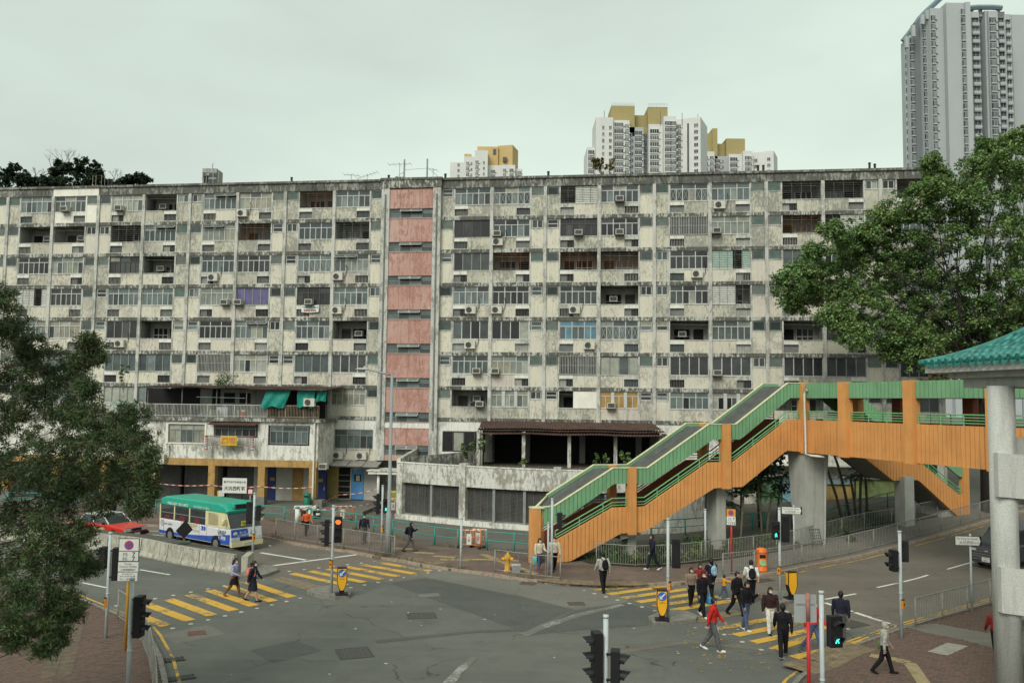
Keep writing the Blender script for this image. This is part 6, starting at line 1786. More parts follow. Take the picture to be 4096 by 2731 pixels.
# tall grey tower with curved crown on the right
t5 = thing('residential_tower', 'very tall grey tower with a curved crown beam and rows of small bay windows', 'building'); Y2 = 260.0; root_wall[t5.name] = M_TGREY
S5 = ((3626, 3645, 166, 10, M_TGREY), (3645, 3667, 142, 8, M_TGREY), (3667, 3699, 92, 7, M_TGREY2), (3699, 3716, 80, 5.5, M_TGREY), (3716, 3733, 60, 4.5, M_TGREY), (3733, 3790, 34, 2.0, M_TGREY), (3790, 3800, 40, 3, M_TGREY2), (3798, 3880, 12, 0.0, M_TGREY), (3876, 3896, 9, -0.8, M_TGREY), (3896, 3930, 48, 1.5, M_TGREY), (3928, 3956, 80, 5, M_TGREY2), (3954, 3970, 44, 2, M_TGREY), (3968, 4006, 45, 1.0, M_TGREY), (4004, 4034, 48, 2.2, M_TGREY2), (4032, 4058, 58, 1.4, M_TGREY), (4062, 4300, 60, 12, M_TGREY))
for a, b, py, dy, m in S5: tower_box(t5, X(a) * (Y2 + dy) / Y2, X(b) * (Y2 + dy) / Y2, Y2 + dy, 2.5 if a < 3716 else 9, 8.3 + (Z(py, a) - 8.3) * (Y2 + dy) / Y2, m)
for a, b, dy, py, n, kd in ((3628, 3636, 10, 180, 17, 'flush'), (3647, 3664, 8, 150, 18, 'bay'), (3700, 3714, 5.5, 95, 20, 'bay'), (3735, 3749, 2.0, 60, 21, 'bay'), (3791, 3799, 3, 55, 21, 'balc'), (3857, 3873, 0, 34, 22, 'bay'), (3899, 3927, 1.5, 72, 21, 'balc'), (3971, 3994, 1.0, 68, 16, 'bay'), (4005, 4032, 2.2, 72, 15, 'balc'), (4036, 4054, 1.4, 80, 15, 'balc')):
 tower_windows(t5, X(a) * (Y2 + dy) / Y2, X(b) * (Y2 + dy) / Y2, Y2 + dy, 8.3 + (Z(py, a) - 8.3) * (Y2 + dy) / Y2, n, 2.76, kd)
mb = MB(); pts = [(3632, 150), (3650, 128), (3672, 98), (3690, 70), (3715, 44), (3745, 18), (3765, 0), (3800, -22), (3840, -36)]
mb.tube([(X(a) * 1.03, (Y2 + 10 - (a - 3632) * 0.03) , Z(b, a) * 1.025) for a, b in pts], 0.85, 6); put('crown_beam', mb, mat('crown_blue', (0.16, 0.22, 0.24), var=0.05), t5)
mb = MB(); mb.tube([(X(a), Y2 + 2, Z(b, a)) for a, b in ((3880, 24), (3940, 19), (4000, 19), (4038, 22))], 0.8, 6); put('crown_beam', mb, mat('crown_blue', (0.16, 0.22, 0.24)), t5)
mb = MB()
for a, b, c_ in ((3655, 130, 175), (3684, 84, 130), (3722, 42, 80), (3742, 24, 60), (3924, 22, 52), (3960, 22, 50), (4032, 24, 54)): mb.box(X(a) - 0.5, X(a) + 0.5, Y2 + 3, Y2 + 4, Z(c_, a), Z(b, a))
put('crown_posts', mb, M_TGREY, t5)
mb = MB()
for z in (193, 307, 420, 534): mb.box(X(4058), X(4088), Y2 + 4, Y2 + 8, Z(z + 5, 4070), Z(z - 4, 4070))
put('link_bridges', mb, mat('link_blue', (0.22, 0.34, 0.38)), t5)
# wooded hill behind the left end
hm = MB(); hx = [-170 + 8 * i for i in range(20)]; hy = [98 + 10 * j for j in range(12)]
rh_ = random.Random(2)
def hill_z(x, y): return 34.0 * math.exp(-((x + 96) / 50.0) ** 4) * min(1.0, max(0.0, (y - 92) / 20.0))
for y in hy:
 for x in hx: hm.v.append((x, y, hill_z(x, y) + rh_.uniform(-0.5, 0.5)))
for j in range(len(hy) - 1):
 for i in range(len(hx) - 1):
  a = j * len(hx) + i; hm.f.append((a, a + 1, a + len(hx) + 1, a + len(hx))); hm.m.append(0)
struct(put('hill', hm, mat('hill_soil', (0.035, 0.05, 0.025), var=0.4, scale=0.3), smooth=True))

# ------------------------------------------------------------------ trees and plants
def foliage(name, tones, rough=0.55, trans=0.25):
 out = []
 for i, c in enumerate(tones):
  nm = '%s_%d' % (name, i)
  if nm in MATS: out.append(MATS[nm]); continue
  m = mat(nm, c, rough=rough, var=0.3, scale=1.2, spec=0.35)
  t = m.node_tree; b = t.nodes['Principled BSDF']; tr = t.nodes.new('ShaderNodeBsdfTranslucent'); mxs = t.nodes.new('ShaderNodeMixShader'); o = t.nodes['Material Output']
  tr.inputs['Color'].default_value = (c[0] * 1.6, c[1] * 1.5, c[2] * 0.9, 1); mxs.inputs[0].default_value = trans
  t.links.new(b.outputs[0], mxs.inputs[1]); t.links.new(tr.outputs[0], mxs.inputs[2]); t.links.new(mxs.outputs[0], o.inputs['Surface'])
  out.append(m)
 return out
def quads(name, P, U, V, mi, mats, parent=None, mid=None):
 """leaf-sized quads at points P spanned by U (length) and V (width)"""
 n = len(P); me = bpy.data.meshes.new(name)
 co = np.empty((n, 4, 3), np.float32)
 co[:, 0] = P - U * 0.5; co[:, 1] = P + V * 0.5 - U * 0.05; co[:, 2] = P + U * 0.5; co[:, 3] = P - V * 0.5 - U * 0.05
 me.vertices.add(n * 4); me.vertices.foreach_set('co', co.ravel())
 me.loops.add(n * 4); me.loops.foreach_set('vertex_index', np.arange(n * 4, dtype=np.int32))
 me.polygons.add(n); me.polygons.foreach_set('loop_start', np.arange(0, n * 4, 4, dtype=np.int32)); me.polygons.foreach_set('loop_total', np.full(n, 4, np.int32))
 for m in mats: me.materials.append(m)
 me.polygons.foreach_set('material_index', mi.astype(np.int32))
 me.update(); me.validate()
 return link(name, me, parent)
def unit(v): return v / np.maximum(np.linalg.norm(v, axis=1, keepdims=True), 1e-6)
def leaf_cloud(name, clumps, per, length, width, mats, seed, parent=None, up=0.5, shell=0.55, droop=0.0, tips=0.0):
 """clumps: (centre, radius); leaves fill each clump, thicker towards its surface"""
 r_ = np.random.default_rng(seed); Ps, Us, Vs, Ms = [], [], [], []
 for c, rad in clumps:
  n = max(20, int(per * rad * rad)); d = unit(r_.normal(size=(n, 3)))
  rr = rad * (shell + (1 - shell) * r_.random((n, 1)) ** 0.6) * (1 + 0.25 * (r_.random((n, 1)) - 0.5))
  lump = 1 + 0.22 * np.sin(d[:, :1] * 5 + c[0]) * np.cos(d[:, 2:3] * 6 + c[2])
  inner = r_.random((n, 1)) < 0.25
  rr = np.where(inner, rad * r_.random((n, 1)), rr) * lump
  p = np.array(c) + d * rr * np.array([1, 1, 0.8])
  nrm = unit(d * 0.6 + np.array([0, 0, up]) + r_.normal(size=(n, 3)) * 0.55)
  a = unit(np.cross(nrm, r_.normal(size=(n, 3)))); a[:, 2] -= droop; a = unit(a + d * tips)
  b = unit(np.cross(nrm, a)); s = (0.7 + 0.6 * r_.random((n, 1)))
  Ps.append(p); Us.append(a * length * s); Vs.append(b * width * s)
  base = r_.random(); q = r_.random(n) * 0.8 + base * 0.5 - 0.15
  Ms.append(np.clip((q * len(mats)).astype(int), 0, len(mats) - 1))
 return quads(name, np.concatenate(Ps), np.concatenate(Us), np.concatenate(Vs), np.concatenate(Ms), mats, parent)
def limb(mb, a, b, r0, r1, r_, bend=0.15, n=5):
 a, b = Vector(a), Vector(b); L_ = (b - a).length; pts = []
 off = Vector((r_.uniform(-1, 1), r_.uniform(-1, 1), r_.uniform(-0.3, 0.6))) * L_ * bend
 for i in range(n + 1):
  f = i / n; pts.append(a.lerp(b, f) + off * math.sin(math.pi * f))
 mb.tube(pts, [r0 + (r1 - r0) * i / n for i in range(n + 1)], 6)
M_BARK = mat('bark_brown', (0.06, 0.045, 0.035), var=0.35, scale=6, bump=0.4)
M_BARK_D = mat('bark_dark', (0.025, 0.02, 0.018), var=0.3, scale=6)
M_BARK_G = mat('bark_grey', (0.16, 0.15, 0.125), var=0.3, scale=5)
def world_clumps(px, Y, seed, dy=2.0):
 r_ = random.Random(seed); out = []
 for c in px: out.append(((c[0], c[1] + r_.uniform(-dy, dy) * 0, c[2]), c[3]))
 return out

# ---- conifer on the near left pavement
r1 = random.Random(31)
PINE = [(-10.67, 17.6, 10.27, 0.31), (-10.93, 18.35, 9.81, 0.46), (-10.84, 19.1, 9.32, 0.46), (-10.66, 19.85, 8.9, 0.47), (-12.03, 20.6, 8.91, 0.67), (-11.03, 21.35, 9.01, 0.25), (-8.87, 17.85, 9.39, 0.21), (-9.32, 18.6, 9.14, 0.18), (-9.45, 19.35, 9.26, 0.14), (-10.99, 20.1, 8.2, 0.83), (-12.24, 20.85, 7.88, 0.92), (-11.04, 21.6, 7.94, 0.54), (-9.06, 18.1, 8.48, 0.2), (-9.46, 18.85, 7.66, 0.53), (-9.2, 19.6, 7.62, 0.43), (-9.08, 20.35, 7.8, 0.37), (-9.27, 21.1, 7.23, 0.47), (-7.49, 17.6, 7.03, 0.27), (-8.54, 18.35, 7.15, 0.57), (-10.0, 19.1, 7.09, 0.84), (-11.36, 19.85, 6.75, 0.99), (-10.1, 20.6, 6.41, 0.73), (-9.47, 21.35, 6.41, 0.53), (-7.53, 17.85, 6.42, 0.22), (-8.01, 18.6, 6.07, 0.26), (-9.1, 19.35, 6.05, 0.38), (-10.41, 20.1, 5.87, 0.83), (-11.87, 20.85, 5.47, 0.92), (-10.84, 21.6, 5.01, 0.39), (-9.65, 18.1, 5.33, 0.64), (-10.79, 18.85, 4.77, 0.72), (-9.87, 19.6, 4.81, 0.42), (-9.96, 20.35, 4.33, 0.25), (-11.08, 21.1, 3.94, 0.62), (-9.88, 17.6, 4.15, 0.57), (-9.45, 18.35, 3.93, 0.33), (-9.63, 19.1, 3.6, 0.24), (-11.45, 19.85, 3.06, 0.47), (-11.12, 20.6, 2.98, 0.38), (-11.14, 21.35, 2.43, 0.28), (-9.56, 17.85, 3.14, 0.2), (-10.51, 18.6, 3.18, 0.27), (-8.35, 19.35, 5.81, 0.15), (-12.8, 20.1, 8.76, 1.3), (-13.27, 20.85, 6.65, 1.47), (-13.56, 21.6, 4.42, 1.4), (-11.14, 18.1, 3.77, 0.8)]
pine = thing('conifer_tree', 'dark feathery conifer leaning over the near pavement beside the parking sign', 'tree')
mb = MB(); limb(mb, (-13.6, 18.6, 0.1), (-13.0, 18.8, 11.5), 0.32, 0.08, r1, 0.03, 8); put('trunk', mb, M_BARK, pine, smooth=True)
mb = MB()
for x, y, z, r_ in PINE:
 z0 = min(max(z - 1.2 + r1.uniform(-0.6, 0.4), 1.5), 10.5); limb(mb, (-13.4, 18.6, z0), (x - 0.3, y + 0.5, z), 0.02, 0.005, r1, 0.06)
 for q in range(3): limb(mb, (x, y, z), (x + r1.uniform(-1, 1) * r_, y + r1.uniform(-1, 1) * r_, z + r1.uniform(-0.8, 0.9) * r_), 0.014, 0.004, r1, 0.1, 3)
put('limbs', mb, M_BARK_D, pine)
FP = foliage('pine_needles', ((0.034, 0.060, 0.022), (0.052, 0.088, 0.029), (0.078, 0.124, 0.039), (0.043, 0.072, 0.029), (0.088, 0.068, 0.036)), trans=0.15)
sub = []
for x, y, z, r_ in PINE:                                     # every bough carries its own little sprays
 for q in range(int(18 + 36 * r_)):
  d = Vector((r1.gauss(0, 1), r1.gauss(0, 1), r1.gauss(0, 1))).normalized() * r_ * (r1.uniform(0.2, 1.1) if q % 3 else r1.uniform(1.0, 1.35))
  sub.append(((x + d.x, y + d.y, z + d.z * 0.95 - 0.03), r1.uniform(0.12, 0.28) if q % 3 else r1.uniform(0.07, 0.16)))
leaf_cloud('crown', sub, 2500, 0.12, 0.021, FP, 3, pine, up=0.15, shell=0.15, droop=0.25, tips=0.8)

# ---- big banyan on the right, in front of the block
BAN = [(16.77, 51.5, 15.66, 0.76), (18.29, 53.0, 16.68, 0.86), (19.47, 54.5, 18.23, 0.55), (18.72, 56.0, 15.06, 0.86), (20.76, 57.5, 15.77, 1.27), (19.87, 52.5, 19.06, 0.65), (21.23, 54.0, 18.89, 0.64), (20.39, 55.5, 16.68, 1.22), (22.48, 57.0, 18.03, 1.43), (19.68, 52.0, 13.68, 1.1), (21.38, 53.5, 15.28, 1.73), (23.02, 55.0, 19.11, 1.29), (23.95, 56.5, 17.37, 1.99), (20.85, 51.5, 12.57, 1.09), (22.73, 53.0, 14.13, 2.03), (24.46, 54.5, 20.51, 1.28), (25.76, 56.0, 19.0, 2.14), (26.75, 57.5, 16.87, 2.54), (24.05, 52.5, 13.0, 1.54), (26.18, 54.0, 21.24, 1.51), (27.67, 55.5, 24.38, 0.52), (28.84, 57.0, 24.04, 0.64), (26.48, 52.0, 21.72, 0.92), (27.19, 53.5, 19.84, 2.2), (28.22, 55.0, 17.52, 2.59), (28.24, 56.5, 14.56, 2.49), (25.08, 51.5, 11.71, 1.29), (28.4, 53.0, 21.67, 1.64), (30.15, 54.5, 23.97, 0.88), (31.44, 56.0, 25.68, 0.69), (32.74, 57.5, 24.23, 1.44), (29.67, 52.5, 20.29, 2.32), (30.91, 54.0, 17.55, 2.7), (30.7, 55.5, 14.82, 2.61), (30.79, 57.0, 12.45, 1.51), (30.88, 52.0, 23.67, 1.3), (32.29, 53.5, 25.34, 0.82), (33.43, 55.0, 22.56, 1.94), (34.58, 56.5, 19.71, 2.66), (31.58, 51.5, 15.61, 2.58), (31.79, 53.0, 13.14, 1.87), (31.69, 54.5, 11.97, 1.28), (35.91, 56.0, 23.86, 2.47), (37.59, 57.5, 19.94, 3.21), (34.19, 52.5, 15.0, 2.93), (33.96, 54.0, 12.45, 2.06), (28.69, 55.5, 12.82, 1.8), (31.96, 57.0, 11.96, 1.51), (30.83, 52.0, 11.35, 1.45), (25.1, 53.5, 11.59, 0.94), (29.43, 55.0, 13.77, 1.94), (32.56, 56.5, 13.78, 2.16), (31.6, 51.5, 11.49, 1.51), (23.63, 53.0, 11.86, 0.75), (37.01, 54.5, 21.82, 2.56), (38.19, 56.0, 17.13, 2.96)]
ban = thing('banyan_tree', 'large spreading green banyan standing between the footbridge and the cream block', 'tree')
mb = MB(); limb(mb, (31.0, 55.0, 1.0), (30.5, 54.5, 9.5), 0.8, 0.55, r1, 0.04, 7); put('trunk', mb, M_BARK_D, ban, smooth=True)
mb = MB()
for k, (x, y, z, r_) in enumerate(BAN):
 limb(mb, (30.6 + r1.uniform(-0.4, 0.4), 54.5, r1.uniform(7.5, 10.5)), (x, y, z - 0.2 * r_), 0.11 if k % 3 == 0 else 0.05, 0.015, r1, 0.12, 7)
 for q in range(3): limb(mb, (x, y, z - 0.2 * r_), (x + r1.uniform(-1, 1) * r_, y + r1.uniform(-1, 1) * r_, z + r1.uniform(-0.3, 0.9) * r_), 0.03, 0.01, r1, 0.15, 3)
put('limbs', mb, M_BARK_D, ban)
FB_ = foliage('banyan_leaf', ((0.058, 0.108, 0.038), (0.108, 0.192, 0.060), (0.165, 0.290, 0.090), (0.080, 0.145, 0.050), (0.235, 0.335, 0.110), (0.14, 0.14, 0.055)), trans=0.2)
sub = []
for x, y, z, r_ in BAN:
 for q in range(int(14 + 14 * r_)):
  d = Vector((r1.gauss(0, 1), r1.gauss(0, 1), r1.gauss(0.15, 1))).normalized() * r_ * (r1.uniform(0.4, 1.05) if q % 4 else r1.uniform(1.0, 1.42))
  sub.append(((x + d.x, y + d.y, z + d.z * 0.85), r1.uniform(0.32, 0.62) if q % 4 else r1.uniform(0.18, 0.34)))
leaf_cloud('crown', sub, 540, 0.20, 0.105, FB_, 9, ban, up=0.8, shell=0.2, droop=0.2)

# ---- evergreens and bare trees on the hill
HILL = [(-70.16, 112.0, 38.0, 2.47), (-64.43, 108.0, 36.98, 1.91), (-61.6, 106.0, 35.34, 1.25), (-60.2, 110.0, 37.58, 0.84), (-59.42, 110.0, 38.32, 0.97), (-57.23, 109.0, 37.67, 1.35), (-55.78, 109.0, 38.02, 1.54), (-53.93, 108.0, 36.78, 0.95), (-54.64, 106.0, 35.59, 1.87), (-57.78, 106.0, 35.07, 1.4), (-59.92, 107.0, 35.14, 1.57), (-52.76, 108.0, 35.81, 1.11), (-51.39, 112.0, 37.28, 0.86), (-50.39, 112.0, 37.5, 0.92), (-49.54, 112.0, 37.07, 0.82), (-52.36, 112.0, 36.69, 0.72)]
FH_ = foliage('hill_leaf', ((0.010, 0.022, 0.010), (0.016, 0.034, 0.014), (0.022, 0.046, 0.017)), trans=0.15)
hl = ('dense dark evergreen at the far left of the hill', 'low dark evergreen spreading to the right of the first hill tree', 'flat-topped dark evergreen below the bare trees', 'broad rounded evergreen on the crest of the hill', 'small round evergreen at the foot of the hill near the roof rods')
for k, idx in enumerate(((0,), (1, 2), (3, 4, 9, 10), (5, 6, 7, 8, 11), (12, 13, 14, 15))):
 cl = [HILL[i] for i in idx]; cx = sum(c[0] for c in cl) / len(cl); cy = cl[0][1]
 t = thing('evergreen_tree', hl[k], 'tree', (0, 0, 0))
 zb = hill_z(cx, cy) - 0.5
 mb = MB(); limb(mb, (cx, cy, zb), (cx, cy, cl[0][2] - 0.3), 0.3, 0.15, r1, 0.04)
 put('trunk', mb, M_BARK_D, t)
 mb = MB()
 for c in cl: limb(mb, (cx, cy, cl[0][2] - 1.8), (c[0], c[1], c[2]), 0.12, 0.04, r1, 0.1)
 put('limbs', mb, M_BARK_D, t)
 sub = []
 for x, y, z, r_ in cl:
  for q in range(22):
   d = Vector((r1.gauss(0, 1), r1.gauss(0, 1), r1.gauss(0.2, 0.8))).normalized() * r_ * r1.uniform(0.3, 1.1); sub.append(((x + d.x, y + d.y, z + d.z * 0.75), r1.uniform(0.25, 0.55)))
 leaf_cloud('crown', sub, 420, 0.34, 0.22, FH_, 40 + k, t, up=0.9, shell=0.2)
def bare_tree(x, y, z0, h, label, seed):
 r_ = random.Random(seed); t = thing('bare_tree', label, 'tree', (x, y, z0)); mb = MB(); tw = MB()
 def grow(p, d, L_, rad, lev):
  q = p + d * L_; (mb if lev == 0 else tw).tube([p, p.lerp(q, 0.5) + Vector((r_.uniform(-1, 1), r_.uniform(-1, 1), 0)) * L_ * 0.05, q], [rad, rad * 0.85, rad * 0.65], 4)
  if lev >= 5: return
  for k in range(2 if lev == 0 or r_.random() < 0.55 else 3):
   nd = (d + Vector((r_.uniform(-1, 1), r_.uniform(-1, 1), r_.uniform(-0.1, 0.45))) * 0.62).normalized(); grow(q, nd, L_ * r_.uniform(0.62, 0.82), rad * 0.62, lev + 1)
 grow(Vector((0, 0, 0)), Vector((0.05, 0, 1)).normalized(), h * 0.33, 0.14, 0)
 put('trunk', mb, M_BARK_G, t); put('twigs', tw, mat('twig_grey', (0.20, 0.18, 0.15)), t)
for k, (px, h, lb) in enumerate((((-61.73, 108.0, 34.72), 4.3, 'slender leafless tree between the hill evergreens'), ((-61.24, 110.0, 35.23), 5.4, 'leafless tree with fine crown above the flat-topped evergreen'), ((-60.15, 111.0, 35.83), 6.2, 'tallest leafless tree rising over the hill evergreens'), ((-52.73, 110.0, 35.83), 3.2, 'low leafless tree by the roof vent pipes'))):
 bare_tree(px[0], px[1], px[2] - 1.0, h, lb, 60 + k)
bk = [(c[0], c[1]) for c in HILL]
sub = []
for q in range(260):
 x = r1.uniform(-80, -50); y = r1.uniform(110, 116); sub.append(((x, y, r1.uniform(31.0, 36.9) - max(0, x + 62) * 0.12), r1.uniform(0.6, 1.2)))
stuff(leaf_cloud('hill_scrub', sub, 160, 0.4, 0.25, FH_, 77, None, up=0.9, shell=0.2))

# ---- feather palms in the planting under the stair
FPALM = foliage('palm_leaf', ((0.020, 0.045, 0.022), (0.030, 0.062, 0.026), (0.045, 0.082, 0.030)), trans=0.2)
def palm(x, y, z0, h, lean, label, seed, nf=9, fl=1.7, trunk=True, group=None, r0=0.07):
 r_ = random.Random(seed); t = thing('palm_tree', label, 'palm', (x, y, z0), group=group)
 topp = Vector((lean[0], lean[1], h))
 mb = MB(); mb.tube([(0, 0, 0), (lean[0] * 0.3, lean[1] * 0.3, h * 0.4), (lean[0] * 0.65, lean[1] * 0.65, h * 0.75), tuple(topp)], [r0 * 1.2, r0, r0, r0 * 0.8], 7); put('trunk', mb, mat('palm_trunk', (0.13, 0.115, 0.085), var=0.3, scale=10), t, smooth=True)
 for k in range(nf):
  a = 2 * math.pi * k / nf + r_.uniform(-0.3, 0.3); el = r_.uniform(0.25, 1.15); L_ = fl * r_.uniform(0.8, 1.15); mb = MB(); pts = []
  for i in range(7):
   f = i / 6.0; rr = L_ * f * math.cos(el) * (1 - 0.1 * f); zz = L_ * (f * math.sin(el) - 0.75 * f * f)
   pts.append(topp + Vector((math.cos(a) * rr, math.sin(a) * rr, zz)))
  mb.tube(pts, [0.016, 0.014, 0.012, 0.010, 0.008, 0.006, 0.003], 4)
  side = Vector((-math.sin(a), math.cos(a), 0))
  for i in range(26):
   f = 0.12 + 0.86 * i / 25.0; s = f * 6; j = min(int(s), 5); p = pts[j].lerp(pts[j + 1], s - j); ln_ = 0.42 * L_ * 0.6 * math.sin(math.pi * (0.15 + 0.8 * f)); d = (pts[j + 1] - pts[j]).normalized()
   for sg in (-1, 1):
    tip = p + side * sg * ln_ * 0.85 + d * ln_ * 0.5 + Vector((0, 0, -ln_ * r_.uniform(0.25, 0.7))); w_ = d * 0.018
    mb.face([p - w_, p + w_, tip], 1 if i % 3 else 0)
  put('frond', mb, [FPALM[k % 3], FPALM[(k + 1) % 3]], t, fix=False)
PG_ = 'feather palms planted under the footbridge stair'
for k, (px, h, ln) in enumerate((((13.24, 49.41), 3.0, (0.2, 0)), ((13.07, 50.25), 2.2, (-0.5, 0.2)), ((14.97, 51.01), 3.4, (-0.2, 0.1)), ((15.29, 51.34), 2.6, (0.3, -0.1)), ((17.03, 55.01), 3.2, (0.5, 0.3)), ((13.14, 52.89), 2.6, (-0.3, 0.1)))):
 palm(px[0], px[1], zg(*px) + 0.1, h, ln, 'slim feather palm in the planting under the footbridge stair', 80 + k, group=PG_)
for k, (px, h, ln, lb) in enumerate((((21.25, 54.83), 4.3, (-1.3, 0.3), 'palm with thin trunk leaning left beside the big bridge pier'), ((22.27, 56.3), 4.6, (-1.1, 0.2), 'second palm leaning towards the big bridge pier'), ((22.47, 55.78), 2.6, (-0.3, 0.1), 'short palm with drooping fronds between leaning trunks'), ((22.83, 56.07), 3.0, (0.15, 0.1), 'upright palm beside the mural shopfront'), ((23.56, 56.66), 2.4, (-0.05, 0.1), 'thin upright palm nearest the second stair pier'))):
 palm(px[0], px[1], zg(*px) + 0.1, h, ln, lb, 100 + k, nf=7, fl=1.5, r0=0.085)
px = (23.76, 97.06)
palm(11.9, 52.5, 0.1, 6.2, (0.3, 0.2), 'tall palm whose fronds rise behind the upper stair flight', 120, nf=12, fl=1.9); palm(14.2, 52.8, 0.1, 7.1, (0.1, 0.2), 'palm with fronds above the green fascia of the upper flight', 121, nf=10, fl=1.6); palm(17.8, 54.2, 0.2, 6.4, (0.3, 0.0), 'palm seen through the opening of the bridge landing', 122, nf=11, fl=1.7)

# ---- planting behind the pavement railing
FS = foliage('shrub_leaf', ((0.030, 0.075, 0.022), (0.050, 0.105, 0.030), (0.085, 0.150, 0.040), (0.16, 0.20, 0.06)), trans=0.2)
bed = struct(drape('planting_bed', PLANT_FRONT + [(30.0, 57.5), (22.0, 55.0), (13.0, 51.5), (6.0, 48.2), (3.2, 46.0)], 0.16, mat('bed_soil', (0.045, 0.036, 0.026), var=0.4, scale=2), thick=0.3))
def shrub(x, y, z, r_, label, seed, mats=FS, leaf=(0.12, 0.07), group=None, per=900, flat=0.75):
 rr = random.Random(seed); t = thing('shrub', label, 'shrub', (x, y, z), group=group)
 mb = MB()
 for k in range(7): limb(mb, (0, 0, 0), (rr.uniform(-1, 1) * r_ * 0.8, rr.uniform(-1, 1) * r_ * 0.6, r_ * rr.uniform(0.5, 1.3)), 0.018, 0.006, rr, 0.2, 3)
 put('stems', mb, M_BARK, t)
 cl = [((rr.uniform(-1, 1) * r_ * 0.75, rr.uniform(-1, 1) * r_ * 0.55, r_ * rr.uniform(0.35, 1.25) * flat), r_ * rr.uniform(0.25, 0.42)) for k in range(11)]
 leaf_cloud('foliage', cl, per, leaf[0], leaf[1], mats, seed, t, up=0.7, shell=0.3, droop=0.15)
for k, (px, r_) in enumerate((((6.66, 43.78), 0.6), ((8.38, 44.15), 0.5), ((9.01, 44.6), 0.55), ((9.72, 45.21), 0.5))):
 shrub(px[0], px[1] + 0.3, 0.16, r_, 'bushy variegated yellow-green shrub behind the pavement railing', 130 + k, [FS[2], FS[3], FS[3]], (0.16, 0.10), 'variegated shrubs along the railing', 700)
for k, (px, r_, lb) in enumerate((((5.46, 45.14), 0.75, 'dark broad-leaved shrub beneath the lowest stair landing'), ((8.03, 46.03), 0.8, 'dark green shrub left of the second stair pier'), ((10.37, 46.93), 0.85, 'grassy green shrub behind the lone grey post'), ((12.37, 47.84), 0.7, 'green shrub right of the second stair pier'), ((14.69, 49.58), 0.75, 'dark shrub around the palm stems'), ((19.59, 51.86), 0.8, 'dark shrub behind the trolley at the big pier'), ((22.38, 53.47), 0.8, 'dark shrub below the second stair'), ((19.77, 49.68), 0.35, 'small pale shrub growing through the roadside railing'))):
 shrub(px[0], px[1], zg(*px) + 0.16, r_, lb, 140 + k, FS[:3], (0.16, 0.07), per=800)
gr = MB()
for k in range(2600):
 u = r1.random(); i = r1.randrange(len(PLANT_FRONT) - 1); a, b = PLANT_FRONT[i], PLANT_FRONT[i + 1]
 x, y = a[0] + (b[0] - a[0]) * u + r1.uniform(-0.3, 0.4), a[1] + (b[1] - a[1]) * u + r1.uniform(0.1, 2.2); h = r1.uniform(0.15, 0.5); an = r1.uniform(0, 3.14); dx, dy = 0.018 * math.cos(an), 0.018 * math.sin(an); z = zg(x, y) + 0.16
 gr.face([(x - dx, y - dy, z), (x + dx, y + dy, z), (x + r1.uniform(-0.2, 0.2), y + r1.uniform(-0.2, 0.2), z + h)])
stuff(put('bed_grass', gr, FS[1], None, fix=False))
wd = MB()                                                   # weeds along kerb and railing foot
for line, off, n in ((KERB_FAR[5:12], 0.12, 500), (BACK_FAR[2:], -0.1, 900), (KERB_FAR[10:16], 0.12, 200)):
 pts = offset_line(line, off)
 for k in range(n):
  i = r1.randrange(len(pts) - 1); u = r1.random()
  if math.sin(i * 3.1 + u * 4) < 0.1: continue
  x, y = pts[i][0] + (pts[i + 1][0] - pts[i][0]) * u + r1.uniform(-0.1, 0.1), pts[i][1] + (pts[i + 1][1] - pts[i][1]) * u + r1.uniform(-0.1, 0.1); h = r1.uniform(0.05, 0.3); an = r1.uniform(0, 3.14); dx, dy = 0.02 * math.cos(an), 0.02 * math.sin(an)
  wd.face([(x - dx, y - dy, 0.12), (x + dx, y + dy, 0.12), (x + r1.uniform(-0.15, 0.15), y + r1.uniform(-0.1, 0.1), 0.12 + h)])
stuff(put('kerb_weeds', wd, mat('weed_olive', (0.11, 0.11, 0.045), var=0.4), None, fix=False))
# dark tree behind the big pier, seen under the bridge
t = thing('shade_tree', 'dark leafy tree in the shade behind the big bridge pier', 'tree', (0, 0, 0))
mb = MB(); limb(mb, (16.2, 55.5, 0.3), (16.3, 55.5, 4.6), 0.16, 0.1, r1, 0.04); put('trunk', mb, M_BARK_D, t)
leaf_cloud('crown', [((16.2 + r1.uniform(-1.9, 1.4), 55.5 + r1.uniform(-0.8, 0.8), r1.uniform(2.9, 6.2)), r1.uniform(0.5, 0.9)) for k in range(22)], 260, 0.3, 0.16, FH_, 151, t, up=0.5, shell=0.3)
# saplings and bushes rooted in the buildings
def sapling(x, y, z, h, label, seed, n=8, leaf=0.2, mats=None, spread=0.5):
 rr = random.Random(seed); t = thing('sapling', label, 'sapling', (x, y, z)); mb = MB(); cl = []
 for k in range(n):
  tip = (rr.uniform(-1, 1) * spread, rr.uniform(-1, 1) * spread * 0.6, h * rr.uniform(0.45, 1.0)); limb(mb, (0, 0, h * 0.1), tip, 0.016, 0.006, rr, 0.12, 4); cl.append((tip, 0.16)); cl.append(((tip[0] * 0.8, tip[1] * 0.8, tip[2] * 0.8), 0.14))
 limb(mb, (0, 0, 0), (0, 0, h * 0.4), 0.03, 0.02, rr, 0.1, 3); put('stem', mb, M_BARK_G, t)
 leaf_cloud('leaves', cl, 420, leaf, leaf * 0.75, mats or FS[1:4], seed, t, up=0.6, shell=0.2, droop=0.4)
sapling(-2.6, 59.6, 3.6, 2.1, 'leafy sapling growing at the left end of the terrace hall', 160, 10, 0.2, None, 0.8); sapling(0.7, 59.2, 3.6, 0.8, 'tiny seedling beside the first terrace post', 161, 4, 0.15)
sapling(6.3, 59.3, 3.6, 1.1, 'thin sapling left of the third terrace post', 162, 5, 0.17); sapling(8.1, 59.4, 3.6, 1.5, 'thin sapling right of the third terrace post', 163, 5, 0.2)
